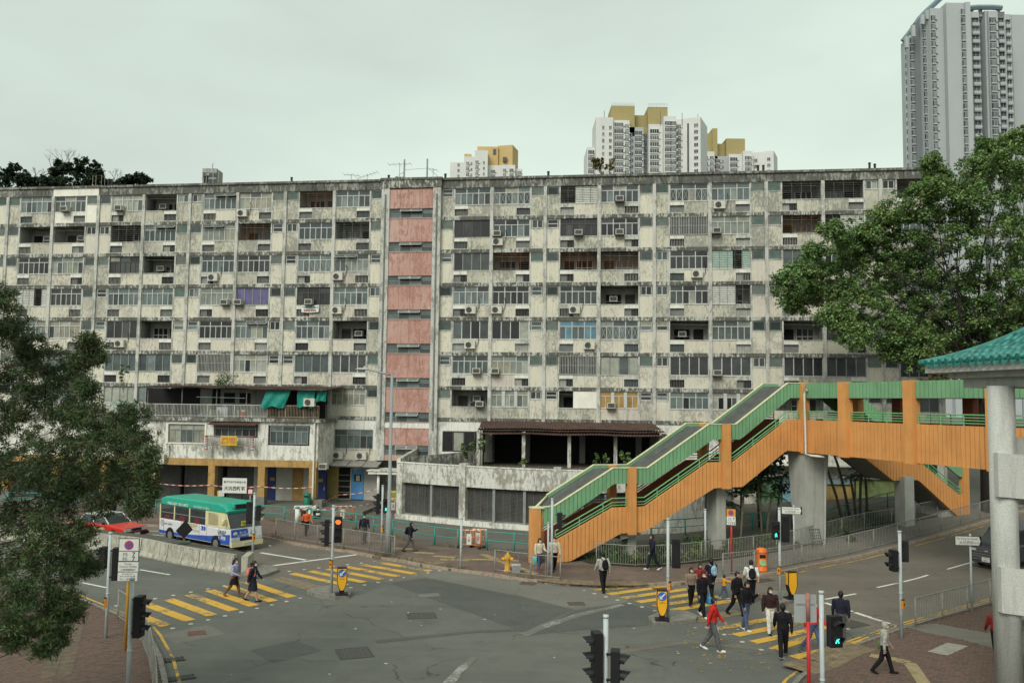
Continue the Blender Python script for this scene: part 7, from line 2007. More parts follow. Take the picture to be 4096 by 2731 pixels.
q = roof_at(50.34, 0.3, 25.7); sapling(q[0], q[1], q[2], 1.5, 'yellowish bush rooted on the roof parapet', 164, 14, 0.22, foliage('roof_bush', ((0.09, 0.10, 0.035), (0.14, 0.13, 0.05), (0.20, 0.10, 0.04)), trans=0.2), 0.9)
q = loc_ann(21.98, AY - 0.1, 9.1); shrub(q[0], q[1], q[2], 1.0, 'dense green bush sprouting through the terrace canopy', 165, FS[:3], (0.13, 0.06), per=620)
q = loc_ann(13.69, AY - 0.2, 8.6); sapling(q[0], q[1], q[2], 2.2, 'slim leaning sapling over the left end of the terrace canopy', 166, 7, 0.13, FS[:3], 0.45)
q = bf(6.2, 8.9, 3.6); sapling(q[0], q[1], q[2], 1.5, 'drooping green and brown banana plant above the bridge fascia', 170, 9, 0.5, foliage('banana', ((0.045, 0.07, 0.03), (0.16, 0.10, 0.05), (0.08, 0.05, 0.03)), trans=0.2), 0.8)
q = loc_ann(33.96, 0.8, 25.9)
shrub(q[0], q[1], q[2], 0.45, 'small dark shrub on the steel stand of the left mast', 167, FS[:2], (0.14, 0.08), per=700)

# ------------------------------------------------------------------ street furniture
M_POLE = mat('pole_grey', (0.42, 0.46, 0.46), var=0.1, scale=3, rough=0.45, spec=0.4)
M_BLK = mat('signal_black', (0.012, 0.011, 0.013), var=0.2, rough=0.5)
M_BTN = mat('button_orange', (0.60, 0.22, 0.02), var=0.1, rough=0.4)
M_STEEL = mat('railing_steel', (0.24, 0.235, 0.21), var=0.25, scale=8, rough=0.6)
M_RED = mat('sign_red', (0.48, 0.025, 0.03), var=0.08, rough=0.4)
M_SBLUE = mat('sign_blue', (0.03, 0.12, 0.42), var=0.06, rough=0.4)
M_SWHITE = mat('sign_white', (0.62, 0.63, 0.58), var=0.06, rough=0.45)
M_PRINT = mat('print_black', (0.015, 0.015, 0.015), var=0)
M_YBOX = mat('bollard_yellow', (0.72, 0.36, 0.02), var=0.06, rough=0.35)
M_GMAN = mat('lit_green_man', (0.05, 0.85, 0.55), emit=1.6)
M_RLIT = mat('lit_red', (0.95, 0.10, 0.02), emit=1.8)
LENS = mat('lens_dark', (0.03, 0.03, 0.03), rough=0.2, spec=0.5)
def signal(px, z0, h, heads, label, button=None, r_=0.057):
 t = thing('traffic_signal' if heads else 'signal_post', label, 'traffic light' if heads else 'post', (px[0], px[1], z0))
 mb = MB(); mb.cyl((0, 0, -0.05), (0, 0, h), r_, n=12); put('pole', mb, M_POLE, t, smooth=True)
 mb = MB(); mb.cyl((0, 0, h), (0, 0, h + 0.07), r_ * 1.15, n=12); mb.cyl((0, 0, h * 0.42), (0, 0, h * 0.42 + 0.06), r_ * 1.12, n=12); put('collar', mb, M_POLE, t, smooth=True)
 for dx, dy, face, n, lit, zt in heads:
  a = R(face); hh = 0.34 * n + 0.06
  hd = link('signal_head', None, t, (dx, dy, zt - hh), a)
  mb = MB(); mb.box(-0.16, 0.16, -0.09, 0.10, 0, hh); mb.box(-0.03, 0.03, 0.1, 0.2, 0.08, 0.12); mb.box(-0.03, 0.03, 0.1, 0.2, hh - 0.12, hh - 0.08)
  bx = put('housing', mb, M_BLK, hd)
  for k in range(n):
   zc = hh - 0.2 - 0.34 * k
   mb = MB(); mb.cyl((0, -0.09, zc), (0, -0.105, zc), 0.115, n=14)
   put('lens', mb, M_RLIT if lit == 'r' and k == 0 else LENS, hd)
   v = MB(); n_ = 12; ks = []
   for q in range(n_ + 1):
    an = -0.35 + (math.pi + 0.7) * q / n_
    c, s = math.cos(an), math.sin(an); L_ = 0.24 * (0.45 + 0.55 * max(0, s))
    v.v += [(0.128 * c, -0.09, zc + 0.128 * s), (0.128 * c, -0.09 - L_, zc + 0.128 * s - 0.02)]
   for q in range(n_): v.f.append((2 * q, 2 * q + 1, 2 * q + 3, 2 * q + 2)); v.m.append(0)
   put('visor', v, M_BLK, hd, smooth=True, fix=False)
   if lit == 'g' and k == n - 1:
    g_ = MB(); y = -0.112; g_.lathe([(0.0, 0), (0.022, 0.01), (0.022, 0.035), (0.0, 0.045)], (0, y, zc + 0.05), 8)
    for A, B, w_ in (((0, 0.05), (0, -0.01), 0.024), ((0, 0.0), (-0.045, -0.09), 0.015), ((0, 0.0), (0.04, -0.085), 0.015), ((0, 0.04), (-0.055, 0.0), 0.012), ((0, 0.04), (0.05, 0.0), 0.012)):
     g_.cyl((A[0], y, zc + A[1]), (B[0], y, zc + B[1]), w_, w_ * 0.8, n=6)
    put('walking_man', g_, M_GMAN, hd)
 if button:
  mb = MB(); mb.box(-0.06, 0.06, -0.11, -0.03, 0, 0.3); b = put('push_button_box', mb, M_BTN, t, (0, 0, 1.05), R(button))
  mb = MB(); mb.cyl((0, -0.11, 0.16), (0, -0.125, 0.16), 0.035, n=10); mb.box(-0.065, 0.065, -0.115, -0.03, 0.3, 0.33); put('button', mb, M_BLK, b)
 return t
Z1 = 0.12
signal((-13.69, 29.56), 0.1, 3.5, ((-0.26, 0.1, -90, 2, '', 3.05), (0.26, -0.05, 100, 3, '', 3.05)), 'grey signal pole with two black heads on the near pavement beside the parking sign', -60)
signal((-10.19, 23.4), 0.1, 3.25, ((0.24, -0.02, 88, 3, '', 2.85),), 'grey signal pole with one three-light head at the near railing, lights turned to the road')
signal((-12.86, 43.24), 0.14, 3.35, ((-0.24, 0.1, 180, 3, '', 2.95), (0.24, -0.05, 95, 2, '', 2.8)), 'signal pole with black heads at the end of the concrete barrier before the minibus', 40)
signal((-7.51, 36.61), 0.14, 3.6, ((0.24, -0.1, 8, 3, 'r', 3.2), (-0.26, 0.0, -80, 3, '', 3.05)), 'signal pole on the small island showing a red light', -30)
signal((-6.9, 46.47), 0.13, 3.5, ((-0.24, 0.02, -80, 3, '', 3.1), (0.22, -0.1, 5, 2, 'g', 2.85)), 'signal pole beside the street lamp showing a green man', 60)
signal((-2.37, 42.15), 0.13, 2.4, (), 'short plain grey post by the orange and white barriers')
signal((1.98, 40.29), 0.13, 3.6, ((0.36, 0.0, 75, 2, '', 3.0),), 'signal pole with one black head in front of the stair foot')
signal((1.84, 41.03), 0.13, 2.4, (), 'thin dark grey post just left of the stair foot signal', r_=0.045)
signal((6.07, 33.02), 0.14, 3.7, ((0.34, 0.15, 175, 3, '', 2.95),), 'signal pole seen from behind on the island next to the lit arrow bollard', 60)
signal((10.27, 45.21), 0.13, 2.6, (), 'plain grey post in front of the green planting')
signal((11.41, 36.42), 0.14, 3.75, ((-0.2, -0.12, -5, 2, 'g', 3.25), (0.26, 0.08, 175, 3, '', 3.45)), 'signal pole on the far right island showing a green man before the palms', -40)
signal((13.92, 30.74), 0.1, 3.7, ((-0.26, -0.05, -85, 2, '', 3.1), (0.2, 0.15, 150, 2, '', 3.4)), 'signal pole at the corner of the near right railing', 40)
signal((2.13, 19.0), 0.0, 3.6, ((-0.2, 0.0, -80, 3, '', 3.3), (0.2, -0.12, 80, 2, '', 2.95)), 'nearest signal pole standing in the middle of the road with two black heads')
signal((7.65, 21.2), 0.1, 3.6, ((0.28, -0.1, 12, 2, 'g', 3.1),), 'near signal pole with a large green man beside the red sign pole')

def railing(line, parent_label, h=1.05, post_step=2.0, bar=0.12, base=0.12, m=M_STEEL, name='guard_railing', cat='railing', bars=True, mids=(), r_=0.022, zs=None):
 """posts, top rail and uprights, panel by panel"""
 t = thing(name, parent_label, cat); pts = resample(line, post_step)
 if math.dist(pts[-1], line[-1]) > 0.4: pts.append(line[-1])
 zf = (lambda p: zg(*p) + base) if zs is None else (lambda p: zs)
 for a, b in zip(pts, pts[1:]):
  za, zb = zf(a), zf(b); L_ = math.dist(a, b); pl_ = MB()
  pl_.cyl((*a, za + h), (*b, zb + h), r_, n=6)
  for q in mids: pl_.cyl((*a, za + q * h), (*b, zb + q * h), r_ * 0.9, n=6)
  if bars:
   pl_.cyl((*a, za + 0.12), (*b, zb + 0.12), r_ * 0.7, n=5)
   n = max(2, int(L_ / bar))
   for i in range(1, n):
    f = i / n; x, y, z = a[0] + (b[0] - a[0]) * f, a[1] + (b[1] - a[1]) * f, za + (zb - za) * f
    pl_.cyl((x, y, z + 0.12), (x, y, z + h), 0.0115, n=4, caps=False)
  put('panel', pl_, m, t)
 for p in pts:
  mb = MB(); mb.cyl((*p, zf(p) - 0.1), (*p, zf(p) + h + 0.02), r_ * 1.4, n=7); put('post', mb, m, t, smooth=True)
 return t
def clip(line, x0, x1): return [p for p in resample(line, 0.25) if x0 <= p[0] <= x1]
kf = offset_line(KERB_FAR, 0.5)
railing(clip(kf, -14.0, -5.99), 'long grey pedestrian railing along the far kerb behind the minibus')
railing(clip(kf, -0.77, 2.37), 'short grey open railing in front of the yellow hydrant', bar=0.65)
railing(clip(kf, 10.06, 36.0), 'grey railing along the kerb in front of the orange litter bin and up the street')
railing(clip(PLANT_FRONT, 4.3, 30.0), 'grey railing between the planting bed and the pavement')
railing(clip(offset_line(KR, -0.35), 15.0, 30.0), 'grey railing on the near right pavement by the street name post')
railing([p for p in resample(offset_line(KL, -0.4), 0.25) if 14 < p[1] < 32.2], 'grey railing curving along the near left kerb', base=0.1)
railing([p for p in resample(offset_line(KL, -0.4), 0.25) if 36.0 < p[1] < 39.5], 'short grey railing half hidden behind the conifer', base=0.1)
gr_l = [p for p in resample(BACK_FAR, 0.25)]
GK = dict(m=M_GREENR, name='green_railing', bars=False, mids=(0.52,), r_=0.035, h=1.0)
railing([p for p in gr_l if -40 < p[0] < -14.63], 'green two-bar railing behind the taxi and minibus, ending at the white posts', post_step=2.6, **GK)
railing([p for p in gr_l if -13.02 < p[0] < -2.79], 'green two-bar railing in front of the left roller shutters', post_step=1.9, **GK)
railing([p for p in gr_l if p[0] > -1.4] + [(1.2, 46.4)], 'short green railing between the plastic barriers and the stair', post_step=1.6, **GK)
railing([(3.97, 52.29), (6.55, 52.3), (10.24, 53.35), (13.04, 54.68), (16.32, 55.13)], 'dark green railing running behind the stair piers', post_step=2.4, **GK)
railing([(19.87, 54.16), (22.65, 56.43), (25.66, 58.41), (27.85, 59.44)], 'dark green railing behind the leaning palms', post_step=2.4, **GK)
for px, lb in (((-14.01, 56.7), 'white concrete post with teal cap at the railing gap, left one'), ((-13.12, 56.32), 'white concrete post with teal cap at the railing gap, beside the woman in orange')):
 t = thing('gate_post', lb, 'post', (*px, 0.1)); mb = MB(); mb.cyl((0, 0, 0), (0, 0, 1.0), 0.15, n=12); put('shaft', mb, M_WHITE, t, smooth=True); mb = MB(); mb.lathe([(0.17, 1.0), (0.17, 1.06), (0.08, 1.12)], n=12); put('cap', mb, M_GREENR, t, smooth=True)
t = thing('stone_slab', 'pale slab lying on white stones behind the railing gap', 'slab', (*(-14.49, 60.83), 0.1), 0.2); mb = MB(); mb.box(-0.75, 0.75, -0.6, 0.6, 0.5, 0.62); put('slab', mb, M_LINTEL, t); mb = MB(); mb.box(-0.55, -0.3, -0.3, 0.3, 0, 0.5); put('stone', mb, M_WHITE, t); mb = MB(); mb.box(0.3, 0.55, -0.3, 0.3, 0, 0.5); put('stone', mb, M_WHITE, t)

# ---- street lamp
lx, ly = (-6.42, 45.68)
t = thing('street_lamp', 'tall grey street lamp with a single arm in front of the pink stair tower', 'street lamp', (lx, ly, 0.1))
mb = MB(); mb.tube([(0, 0, 0), (0, 0, 2.2), (0, 0, 2.3), (0, 0, 9.6)], [0.17, 0.16, 0.10, 0.075], 12); put('pole', mb, mat('lamp_grey', (0.26, 0.28, 0.28), var=0.1), t, smooth=True)
mb = MB(); mb.tube([(0, 0, 9.55), (-0.35, 0, 9.6), (-1.5, 0.1, 9.85)], [0.06, 0.05, 0.035], 8); put('arm', mb, mat('lamp_grey', (0.26, 0.28, 0.28)), t, smooth=True)
mb = MB(); mb.sphere((-1.62, 0.1, 9.84), (0.38, 0.14, 0.07), 10, 6); mb.lathe([(0.06, 0.06), (0.06, 0.14), (0.03, 0.16)], (-1.5, 0.1, 9.84), 8); put('lantern', mb, mat('lamp_pale', (0.45, 0.46, 0.44)), t, smooth=True)

# ---- signs
def disc(parent, x, z, r_, y, nostop=True):
 mb = MB(); mb.cyl((x, y, z), (x, y - 0.004, z), r_, n=24); put('sign_disc', mb, M_RED, parent)
 mb = MB(); mb.cyl((x, y - 0.004, z), (x, y - 0.007, z), r_ * 0.8, n=24); put('sign_disc', mb, M_SBLUE, parent)
 mb = MB()
 for s in (-1, 1): mb.obox((x, y - 0.009, z), (r_ * 1.75, 0.004, r_ * 0.22), Matrix.Rotation(s * R(45), 3, 'Y'))
 put('sign_cross', mb, M_RED, parent)
def plate(parent, x0, x1, z0, z1, y, m=M_SWHITE, rim=True):
 if rim: mb = MB(); mb.box(x0, x1, y, y + 0.02, z0, z1); put('plate_rim', mb, M_PRINT, parent); mb = MB(); mb.box(x0 + 0.02, x1 - 0.02, y - 0.004, y + 0.0, z0 + 0.02, z1 - 0.02)
 else: mb = MB(); mb.box(x0, x1, y, y + 0.02, z0, z1)
 return put('plate', mb, m, parent)
px = (-12.38, 28.0)
t = thing('parking_sign', 'white no stopping sign with times on an orange pole on the near pavement', 'sign', (*px, 0.1), 0.05)
mb = MB(); mb.cyl((0.02, 0.085, 0), (0.02, 0.085, 3.6), 0.045, n=10); put('pole', mb, mat('pole_ochre', (0.50, 0.26, 0.03), var=0.1), t, smooth=True)
plate(t, -0.30, 0.36, 2.88, 3.62, 0.0); disc(t, 0.03, 3.40, 0.145, -0.006)
mb = MB(); mb.box(-0.28, 0.34, -0.008, -0.004, 3.2, 3.22); put('divider', mb, M_PRINT, t)
text('am', 0.12, M_PRINT, t, (-0.08, -0.006, 3.14)); text('上午', 0.10, M_PRINT, t, (-0.08, -0.006, 3.06)); text('7', 0.19, M_PRINT, t, (0.19, -0.006, 3.10), bold=0.004); text('pm', 0.12, M_PRINT, t, (-0.08, -0.006, 2.99)); text('下午', 0.09, M_PRINT, t, (-0.08, -0.006, 2.92)); text('7', 0.19, M_PRINT, t, (0.19, -0.006, 2.96), bold=0.004)
plate(t, -0.29, 0.35, 2.56, 2.86, 0.0, rim=False); text('Except\nGeneral Holiday', 0.085, M_PRINT, t, (0.03, -0.003, 2.76)); text('公眾假期除外', 0.08, M_PRINT, t, (0.03, -0.003, 2.61))
plate(t, -0.29, 0.33, 2.26, 2.53, 0.0, rim=False); text('Except taxi\npick up/drop off', 0.075, M_PRINT, t, (0.02, -0.003, 2.45)); text('的士上落客除外', 0.07, M_PRINT, t, (0.02, -0.003, 2.31))
px = (10.72, 41.68)
t = thing('parking_sign', 'orange and white no stopping sign on a red pole behind the kerb railing', 'sign', (*px, 0.1), -0.35)
mb = MB(); mb.cyl((0, 0.08, 0), (0, 0.08, 3.1), 0.045, n=10); put('pole', mb, M_RED, t, smooth=True)
plate(t, -0.23, 0.23, 2.35, 3.15, 0.0); plate(t, -0.21, 0.21, 2.78, 3.13, -0.012, mat('sign_orange', (0.62, 0.27, 0.03)), False); disc(t, 0, 2.95, 0.13, -0.014)
text('am\n上午', 0.1, M_PRINT, t, (-0.07, -0.006, 2.66)); text('7', 0.15, M_PRINT, t, (0.12, -0.006, 2.66), bold=0.004); text('midnight\n午夜', 0.075, M_PRINT, t, (-0.06, -0.006, 2.46)); text('12', 0.15, M_PRINT, t, (0.11, -0.006, 2.45), bold=0.004)
def name_sign(px, z0, h, rz, num, label):
 t = thing('street_name_sign', label, 'sign', (*px, z0), rz)
 mb = MB(); mb.cyl((0, 0.045, 0), (0, 0.045, h), 0.04, n=10); put('pole', mb, M_POLE, t, smooth=True)
 z = h - 0.27; plate(t, -0.62, 0.40, z - 0.19, z + 0.19, -0.03)
 mb = MB(); mb.slab([(0.30, -0.18), (0.40, -0.18), (0.40, 0.18), (0.30, 0.18), (0.36, 0.0)], -0.04, -0.036, lambda u, w, d: (u, d, z + w)); put('arrow_end', mb, M_PRINT, t)
 text('Tai Hang Sai Street', 0.105, M_PRINT, t, (-0.15, -0.037, z + 0.08)); text('大坑西街', 0.14, M_PRINT, t, (-0.18, -0.037, z - 0.08)); text(num, 0.09, M_PRINT, t, (0.2, -0.037, z - 0.09))
name_sign((14.62, 44.26), zg(*(14.62, 44.26)) + 0.1, 3.05, -0.15, '1-9', 'street name sign on a grey pole in front of the big bridge pier')
name_sign((18.59, 34.73), 0.1, 3.1, -0.1, '10-30', 'street name sign on a grey pole behind the near right railing')
px = (-18.45, 57.5)
t = thing('estate_sign', 'white board with black Chinese characters on two black posts behind the minibus', 'sign', (*px, 0.1), -0.12)
for x in (-0.5, 0.5): mb = MB(); mb.box(x - 0.05, x + 0.05, 0.03, 0.1, 0, 2.9); put('post', mb, M_PRINT, t)
plate(t, -0.86, 0.84, 1.86, 2.86, -0.02, rim=False); text('香港平民屋宇有限公司', 0.155, M_PRINT, t, (0, -0.026, 2.58), bold=0.002); text('大坑西新邨', 0.30, M_PRINT, t, (0, -0.026, 2.15), bold=0.006)
t = thing('bus_stop_sign', 'red round stop sign with white notice on a thin pole by the minibus', 'sign', (*(-17.31, 57.23), 0.1), 0.1)
mb = MB(); mb.cyl((0, 0, 0), (0, 0, 2.2), 0.03, n=8); put('pole', mb, M_POLE, t); mb = MB(); mb.slab([(0.17 * math.cos(a), 0.24 * math.sin(a)) for a in [i * math.pi / 8 for i in range(16)]], -0.04, -0.02, lambda u, w, d: (u, d, 2.0 + w)); put('disc', mb, M_RED, t); plate(t, -0.13, 0.13, 1.88, 2.14, -0.05, rim=False)
t = thing('route_sign', 'small yellow and white route plate above the minibus roof', 'sign', (*(-19.61, 58.23), 0.1), 0.2)
mb = MB(); mb.cyl((0, 0, 0), (0, 0, 1.9), 0.03, n=8); put('pole', mb, M_GREENR, t); plate(t, -0.15, 0.22, 1.55, 1.95, -0.03, rim=False); mb = MB(); mb.box(-0.24, -0.15, -0.03, -0.01, 1.55, 1.93); put('yellow_edge', mb, M_YBOX, t)
px = (8.14, 23.6)
t = thing('sign_post', 'back of a grey sign plate on a red pole beside the near green man', 'sign', (*px, 0.1), 0.0)
mb = MB(); mb.cyl((0, -0.03, 0), (0, -0.03, 2.35), 0.05, n=10); put('pole', mb, M_RED, t, smooth=True); mb = MB(); mb.cyl((0, -0.03, 2.35), (0, -0.03, 3.1), 0.05, n=10); put('pole_top', mb, mat('pole_rust', (0.30, 0.14, 0.11), var=0.3, scale=8), t, smooth=True)
mb = MB(); mb.box(-0.36, 0.25, 0.02, 0.04, 2.3, 3.05); put('plate', mb, mat('sign_back', (0.30, 0.32, 0.31), var=0.1), t); mb = MB(); mb.box(-0.3, 0.2, -0.0, 0.02, 2.78, 2.81); put('clamp', mb, M_STEEL, t)
t = thing('hoop_barrier', 'bent steel hoop at the foot of the red sign pole', 'hoop', (px[0] + 0.25, 22.9, 0.1)); mb = MB(); mb.tube([(-0.25, 0, 0), (-0.25, 0.1, 0.5), (-0.2, 0.2, 0.75), (0.05, 0.4, 0.85), (0.1, 0.5, 0.7), (0.1, 0.5, 0)], 0.03, 8); put('tube', mb, M_ALU, t, smooth=True); mb = MB(); mb.box(-0.3, -0.2, -0.05, 0.05, 0, 0.03); put('foot', mb, M_STEEL, t)
# ---- lit keep-left bollards
def bollard(px, z0, rz, label, front=True, num='62182'):
 t = thing('traffic_bollard', label, 'bollard', (*px, z0), rz)
 mb = MB(); mb.box(-0.26, 0.26, -0.24, 0.24, 0, 0.05); mb.box(-0.1, 0.1, -0.1, 0.1, 0.05, 0.16); put('base', mb, M_BLK, t)
 out = [(-0.20, 1.12), (0.20, 1.12), (0.21, 0.55), (0.15, 0.32), (0.06, 0.16), (-0.06, 0.16), (-0.15, 0.32), (-0.21, 0.55)]
 mb = MB(); mb.slab(out, -0.13, 0.13, lambda u, w, d: (u, d, w)); put('shell', mb, M_BLK, t)
 mb = MB(); mb.slab([(u * 0.86, 0.62 + (w - 0.62) * 0.92) for u, w in out], -0.136, 0.136, lambda u, w, d: (u, d, w)); put('face', mb, M_YBOX, t)
 mb = MB(); mb.box(-0.213, 0.213, -0.10, 0.10, 0.58, 1.08); put('side_face', mb, M_YBOX, t)
 if front:
  mb = MB(); mb.cyl((0, -0.137, 0.90), (0, -0.142, 0.90), 0.165, n=20); put('blue_disc', mb, M_SBLUE, t)
  mb = MB(); mb.obox((0.02, -0.144, 0.92), (0.05, 0.004, 0.22), Matrix.Rotation(R(45), 3, 'Y')); mb.slab([(-0.1, 0.80), (-0.1, 0.93), (0.03, 0.80)], -0.146, -0.142, lambda u, w, d: (u, d, w)); put('arrow', mb, M_SWHITE, t)
  text(num, 0.08, M_PRINT, t, (0, -0.138, 0.66))
bollard((-7.03, 36.36), 0.14, 0.25, 'yellow keep-left bollard with blue arrow beside the red light pole'); bollard((5.8, 32.79), 0.14, -0.1, 'yellow keep-left bollard with blue arrow on the island before the crossing crowd', num='64870'); bollard((11.96, 36.63), 0.14, 0.2, 'plain yellow back of a bollard beside the green man at the palms', False)
# ---- litter bin, green bin, hydrant
t = thing('litter_bin', 'orange plastic litter bin behind the kerb railing', 'bin', (*(12.43, 42.57), 0.12))
mb = MB(); mb.lathe([(0.30, 0), (0.30, 0.08), (0.27, 0.12), (0.27, 0.95), (0.24, 1.08), (0.12, 1.14)], n=16); put('shell', mb, mat('bin_orange', (0.70, 0.16, 0.02), var=0.1, rough=0.4), t, smooth=True)
mb = MB(); mb.box(-0.15, 0.13, -0.285, -0.2, 0.68, 0.84); put('slot', mb, M_BLK, t); mb = MB(); mb.box(-0.17, 0.15, -0.29, -0.2, 0.32, 0.58); put('label_panel', mb, mat('bin_label', (0.30, 0.45, 0.20), var=0.4, scale=12), t); mb = MB(); mb.lathe([(0.29, 0.9), (0.29, 0.93)], n=16); put('band', mb, mat('bin_orange_dark', (0.45, 0.10, 0.02)), t)
t = thing('rubbish_bin', 'green round bin by the last ochre column', 'bin', (*loc_ann(28.94, AY - 0.85, 0.34),)); mb = MB(); mb.lathe([(0.28, 0), (0.3, 0.1), (0.29, 0.2), (0.28, 1.0), (0.2, 1.05)], n=14); put('drum', mb, mat('bin_green', (0.012, 0.14, 0.085), rough=0.5), t, smooth=True); mb = MB(); mb.box(-0.14, 0.14, -0.3, -0.2, 0.8, 0.92); put('slot', mb, M_BLK, t)
hx_, hy_ = (-0.09, 41.68)
t = thing('fire_hydrant', 'yellow fire hydrant behind the open kerb railing', 'hydrant', (hx_, hy_, 0.12)); my = mat('hydrant_yellow', (0.66, 0.34, 0.02), var=0.15, rough=0.45)
mb = MB(); mb.lathe([(0.20, 0), (0.20, 0.06), (0.13, 0.10), (0.12, 0.55), (0.17, 0.6), (0.17, 0.68), (0.13, 0.78), (0.06, 0.86), (0.05, 0.92)], n=14); put('barrel', mb, my, t, smooth=True)
for s in (-1, 1): mb = MB(); mb.cyl((s * 0.1, 0, 0.62), (s * 0.27, -0.03, 0.58), 0.085, 0.09, n=10); put('outlet', mb, my, t)
mb = MB(); mb.cyl((-0.24, -0.03, 0.58), (-0.30, -0.03, 0.57), 0.07, n=10); put('outlet_cap', mb, M_RED, t)
t = thing('valve_box', 'small grey valve box beside the yellow hydrant', 'box', (hx_ + 0.42, hy_ - 0.25, 0.12)); mb = MB(); mb.box(-0.2, 0.2, -0.15, 0.15, 0, 0.36); put('case', mb, M_ALU_D, t); mb = MB(); mb.box(-0.21, 0.21, -0.16, 0.16, 0.36, 0.4); put('lid', mb, M_POLE, t)
# ---- plastic barriers, notice board, cone, tape, trolley
M_BARO = mat('barrier_orange', (0.66, 0.20, 0.05), var=0.12, rough=0.5); M_BARW2 = mat('barrier_white', (0.62, 0.60, 0.54), var=0.15)
def plastic_barrier(px, rz, label, w=1.35):
 t = thing('plastic_barrier', label, 'barrier', (*px, 0.1), rz)
 mb = MB(); mb.tube([(-w / 2, 0, 0.1), (-w / 2, 0, 0.9), (-w / 2 + 0.12, 0, 1.0), (w / 2 - 0.12, 0, 1.0), (w / 2, 0, 0.9), (w / 2, 0, 0.1)], 0.035, 7)
 for z in (0.2, 0.62): mb.cyl((-w / 2, 0, z), (w / 2, 0, z), 0.025, n=6)
 for i in range(1, 6):
  x = -w / 2 + w * i / 6; mb.cyl((x, 0, 0.2), (x, 0, 0.62 if i % 2 else 1.0), 0.02, n=6)
 put('frame', mb, M_BARO, t, smooth=True)
 mb = MB(); mb.box(-0.14, 0.14, -0.03, 0.03, 0.2, 0.8); put('panel', mb, M_BARW2, t); text('工\n程', 0.14, M_PRINT, t, (0, -0.035, 0.5))
 mb = MB()
 for i in range(4): mb.cyl((-w / 2 + 0.15 + i * w / 4, 0, 1.0), (-w / 2 + 0.3 + i * w / 4, 0, 1.0), 0.037, n=7)
 put('white_bands', mb, M_BARW2, t); 
 for s in (-1, 1): mb = MB(); mb.box(s * (w / 2 - 0.08) - 0.05, s * (w / 2 - 0.08) + 0.05, -0.25, 0.25, 0, 0.1); put('foot', mb, M_BLK, t)
plastic_barrier((-2.26, 48.13), -0.2, 'orange and white plastic barrier in the gap of the green railing, beside the short post'); plastic_barrier((-1.77, 48.49), -0.3, 'second plastic barrier in the railing gap, overlapping the first', 0.9)
plastic_barrier((-11.32, 58.09), 0.35, 'orange plastic barrier standing alone on the forecourt by the cone'); plastic_barrier((-8.53, 62.74), 0.5, 'orange plastic barrier below the yellow notice board')
t = thing('notice_board', 'yellow plastic notice board with black writing by the shop corner', 'sign', (*(-8.72, 64.15), 0.1), 0.2)
mb = MB(); mb.box(-0.45, 0.4, -0.02, 0.02, 0.75, 1.45); put('board', mb, mat('notice_yellow', (0.52, 0.50, 0.10)), t); mb = MB(); mb.box(-0.4, -0.3, -0.1, 0.1, 0, 0.75); mb.box(0.25, 0.35, -0.1, 0.1, 0, 0.75); put('legs', mb, M_GREENR, t); text('此處有重建\n請往其他出口交通\n敬請留意', 0.12, M_PRINT, t, (0, -0.025, 1.12))
t = thing('traffic_cone', 'black and white ringed cone on the forecourt', 'cone', (*(-13.24, 59.39), 0.1))
mb = MB(); mb.box(-0.25, 0.25, -0.25, 0.25, 0, 0.06); put('foot', mb, M_BLK, t)
for i in range(5): mb = MB(); r0, r1_ = 0.2 - 0.032 * i, 0.2 - 0.032 * (i + 1); mb.lathe([(r0, 0.06 + i * 0.15), (r1_, 0.06 + (i + 1) * 0.15)], n=12); put('ring', mb, M_BLK if i % 2 == 0 else M_BARW2, t, smooth=True)
def tape(pts, label):
 mb = MB(); pp = [Vector(p) for p in pts]; i = 0
 for a, b in zip(pp, pp[1:]):
  n = max(2, int((b - a).length / 0.28))
  for k in range(n):
   p, q = a.lerp(b, k / n), a.lerp(b, (k + 1) / n); sg = -0.12 * math.sin(math.pi * k / n), -0.12 * math.sin(math.pi * (k + 1) / n)
   mb.face([(p.x, p.y, p.z + sg[0]), (q.x, q.y, q.z + sg[1]), (q.x, q.y, q.z + sg[1] + 0.05), (p.x, p.y, p.z + sg[0] + 0.05)], i % 2); i += 1
 tag(put('barrier_tape', mb, [mat('tape_red', (0.55, 0.05, 0.04)), M_SWHITE], None, fix=False), label, 'tape')
tape([loc_ann(x, AY - 0.1, z) for x, z in ((16.5, 1.75), (21.0, 1.7), (25.0, 1.7), (29.1, 1.75))], 'red and white tape strung along the ochre columns')
g1, g2_, g3, g4 = (-13.98, 56.7), (-11.64, 57.35), (-9.44, 60.24), (-8.02, 61.42)
tape([(*g1, 1.05), (*g2_, 1.05), (*g3, 1.15), (*g4, 1.1)], 'red and white tape from the white posts past the forecourt barrier'); tape([(*g1, 1.0), loc_ann(31.0, -3.5, 1.2), loc_ann(33.6, -2.3, 1.6)], 'thin red and white tape slanting up to the porch post')
t = thing('cage_trolley', 'dark wire trolley leaning on the big bridge pier', 'trolley', (*(17.55, 49.19), zg(*(17.55, 49.19)) + 0.1), 0.2)
mb = MB(); mb.tube([(-0.3, 0, 0.05), (-0.35, 0.2, 1.0), (0.25, 0.2, 1.0), (0.35, 0, 0.05)], 0.02, 5); put('frame', mb, M_BLK, t); mb = MB()
for i in range(6): mb.cyl((-0.3, 0.03 + i * 0.03, 0.15 + i * 0.16), (0.3, 0.03 + i * 0.03, 0.15 + i * 0.16), 0.012, n=4)
for i in range(4): mb.cyl((-0.2 + i * 0.13, 0, 0.1), (-0.24 + i * 0.13, 0.2, 1.0), 0.01, n=4)
put('mesh', mb, M_BLK, t)
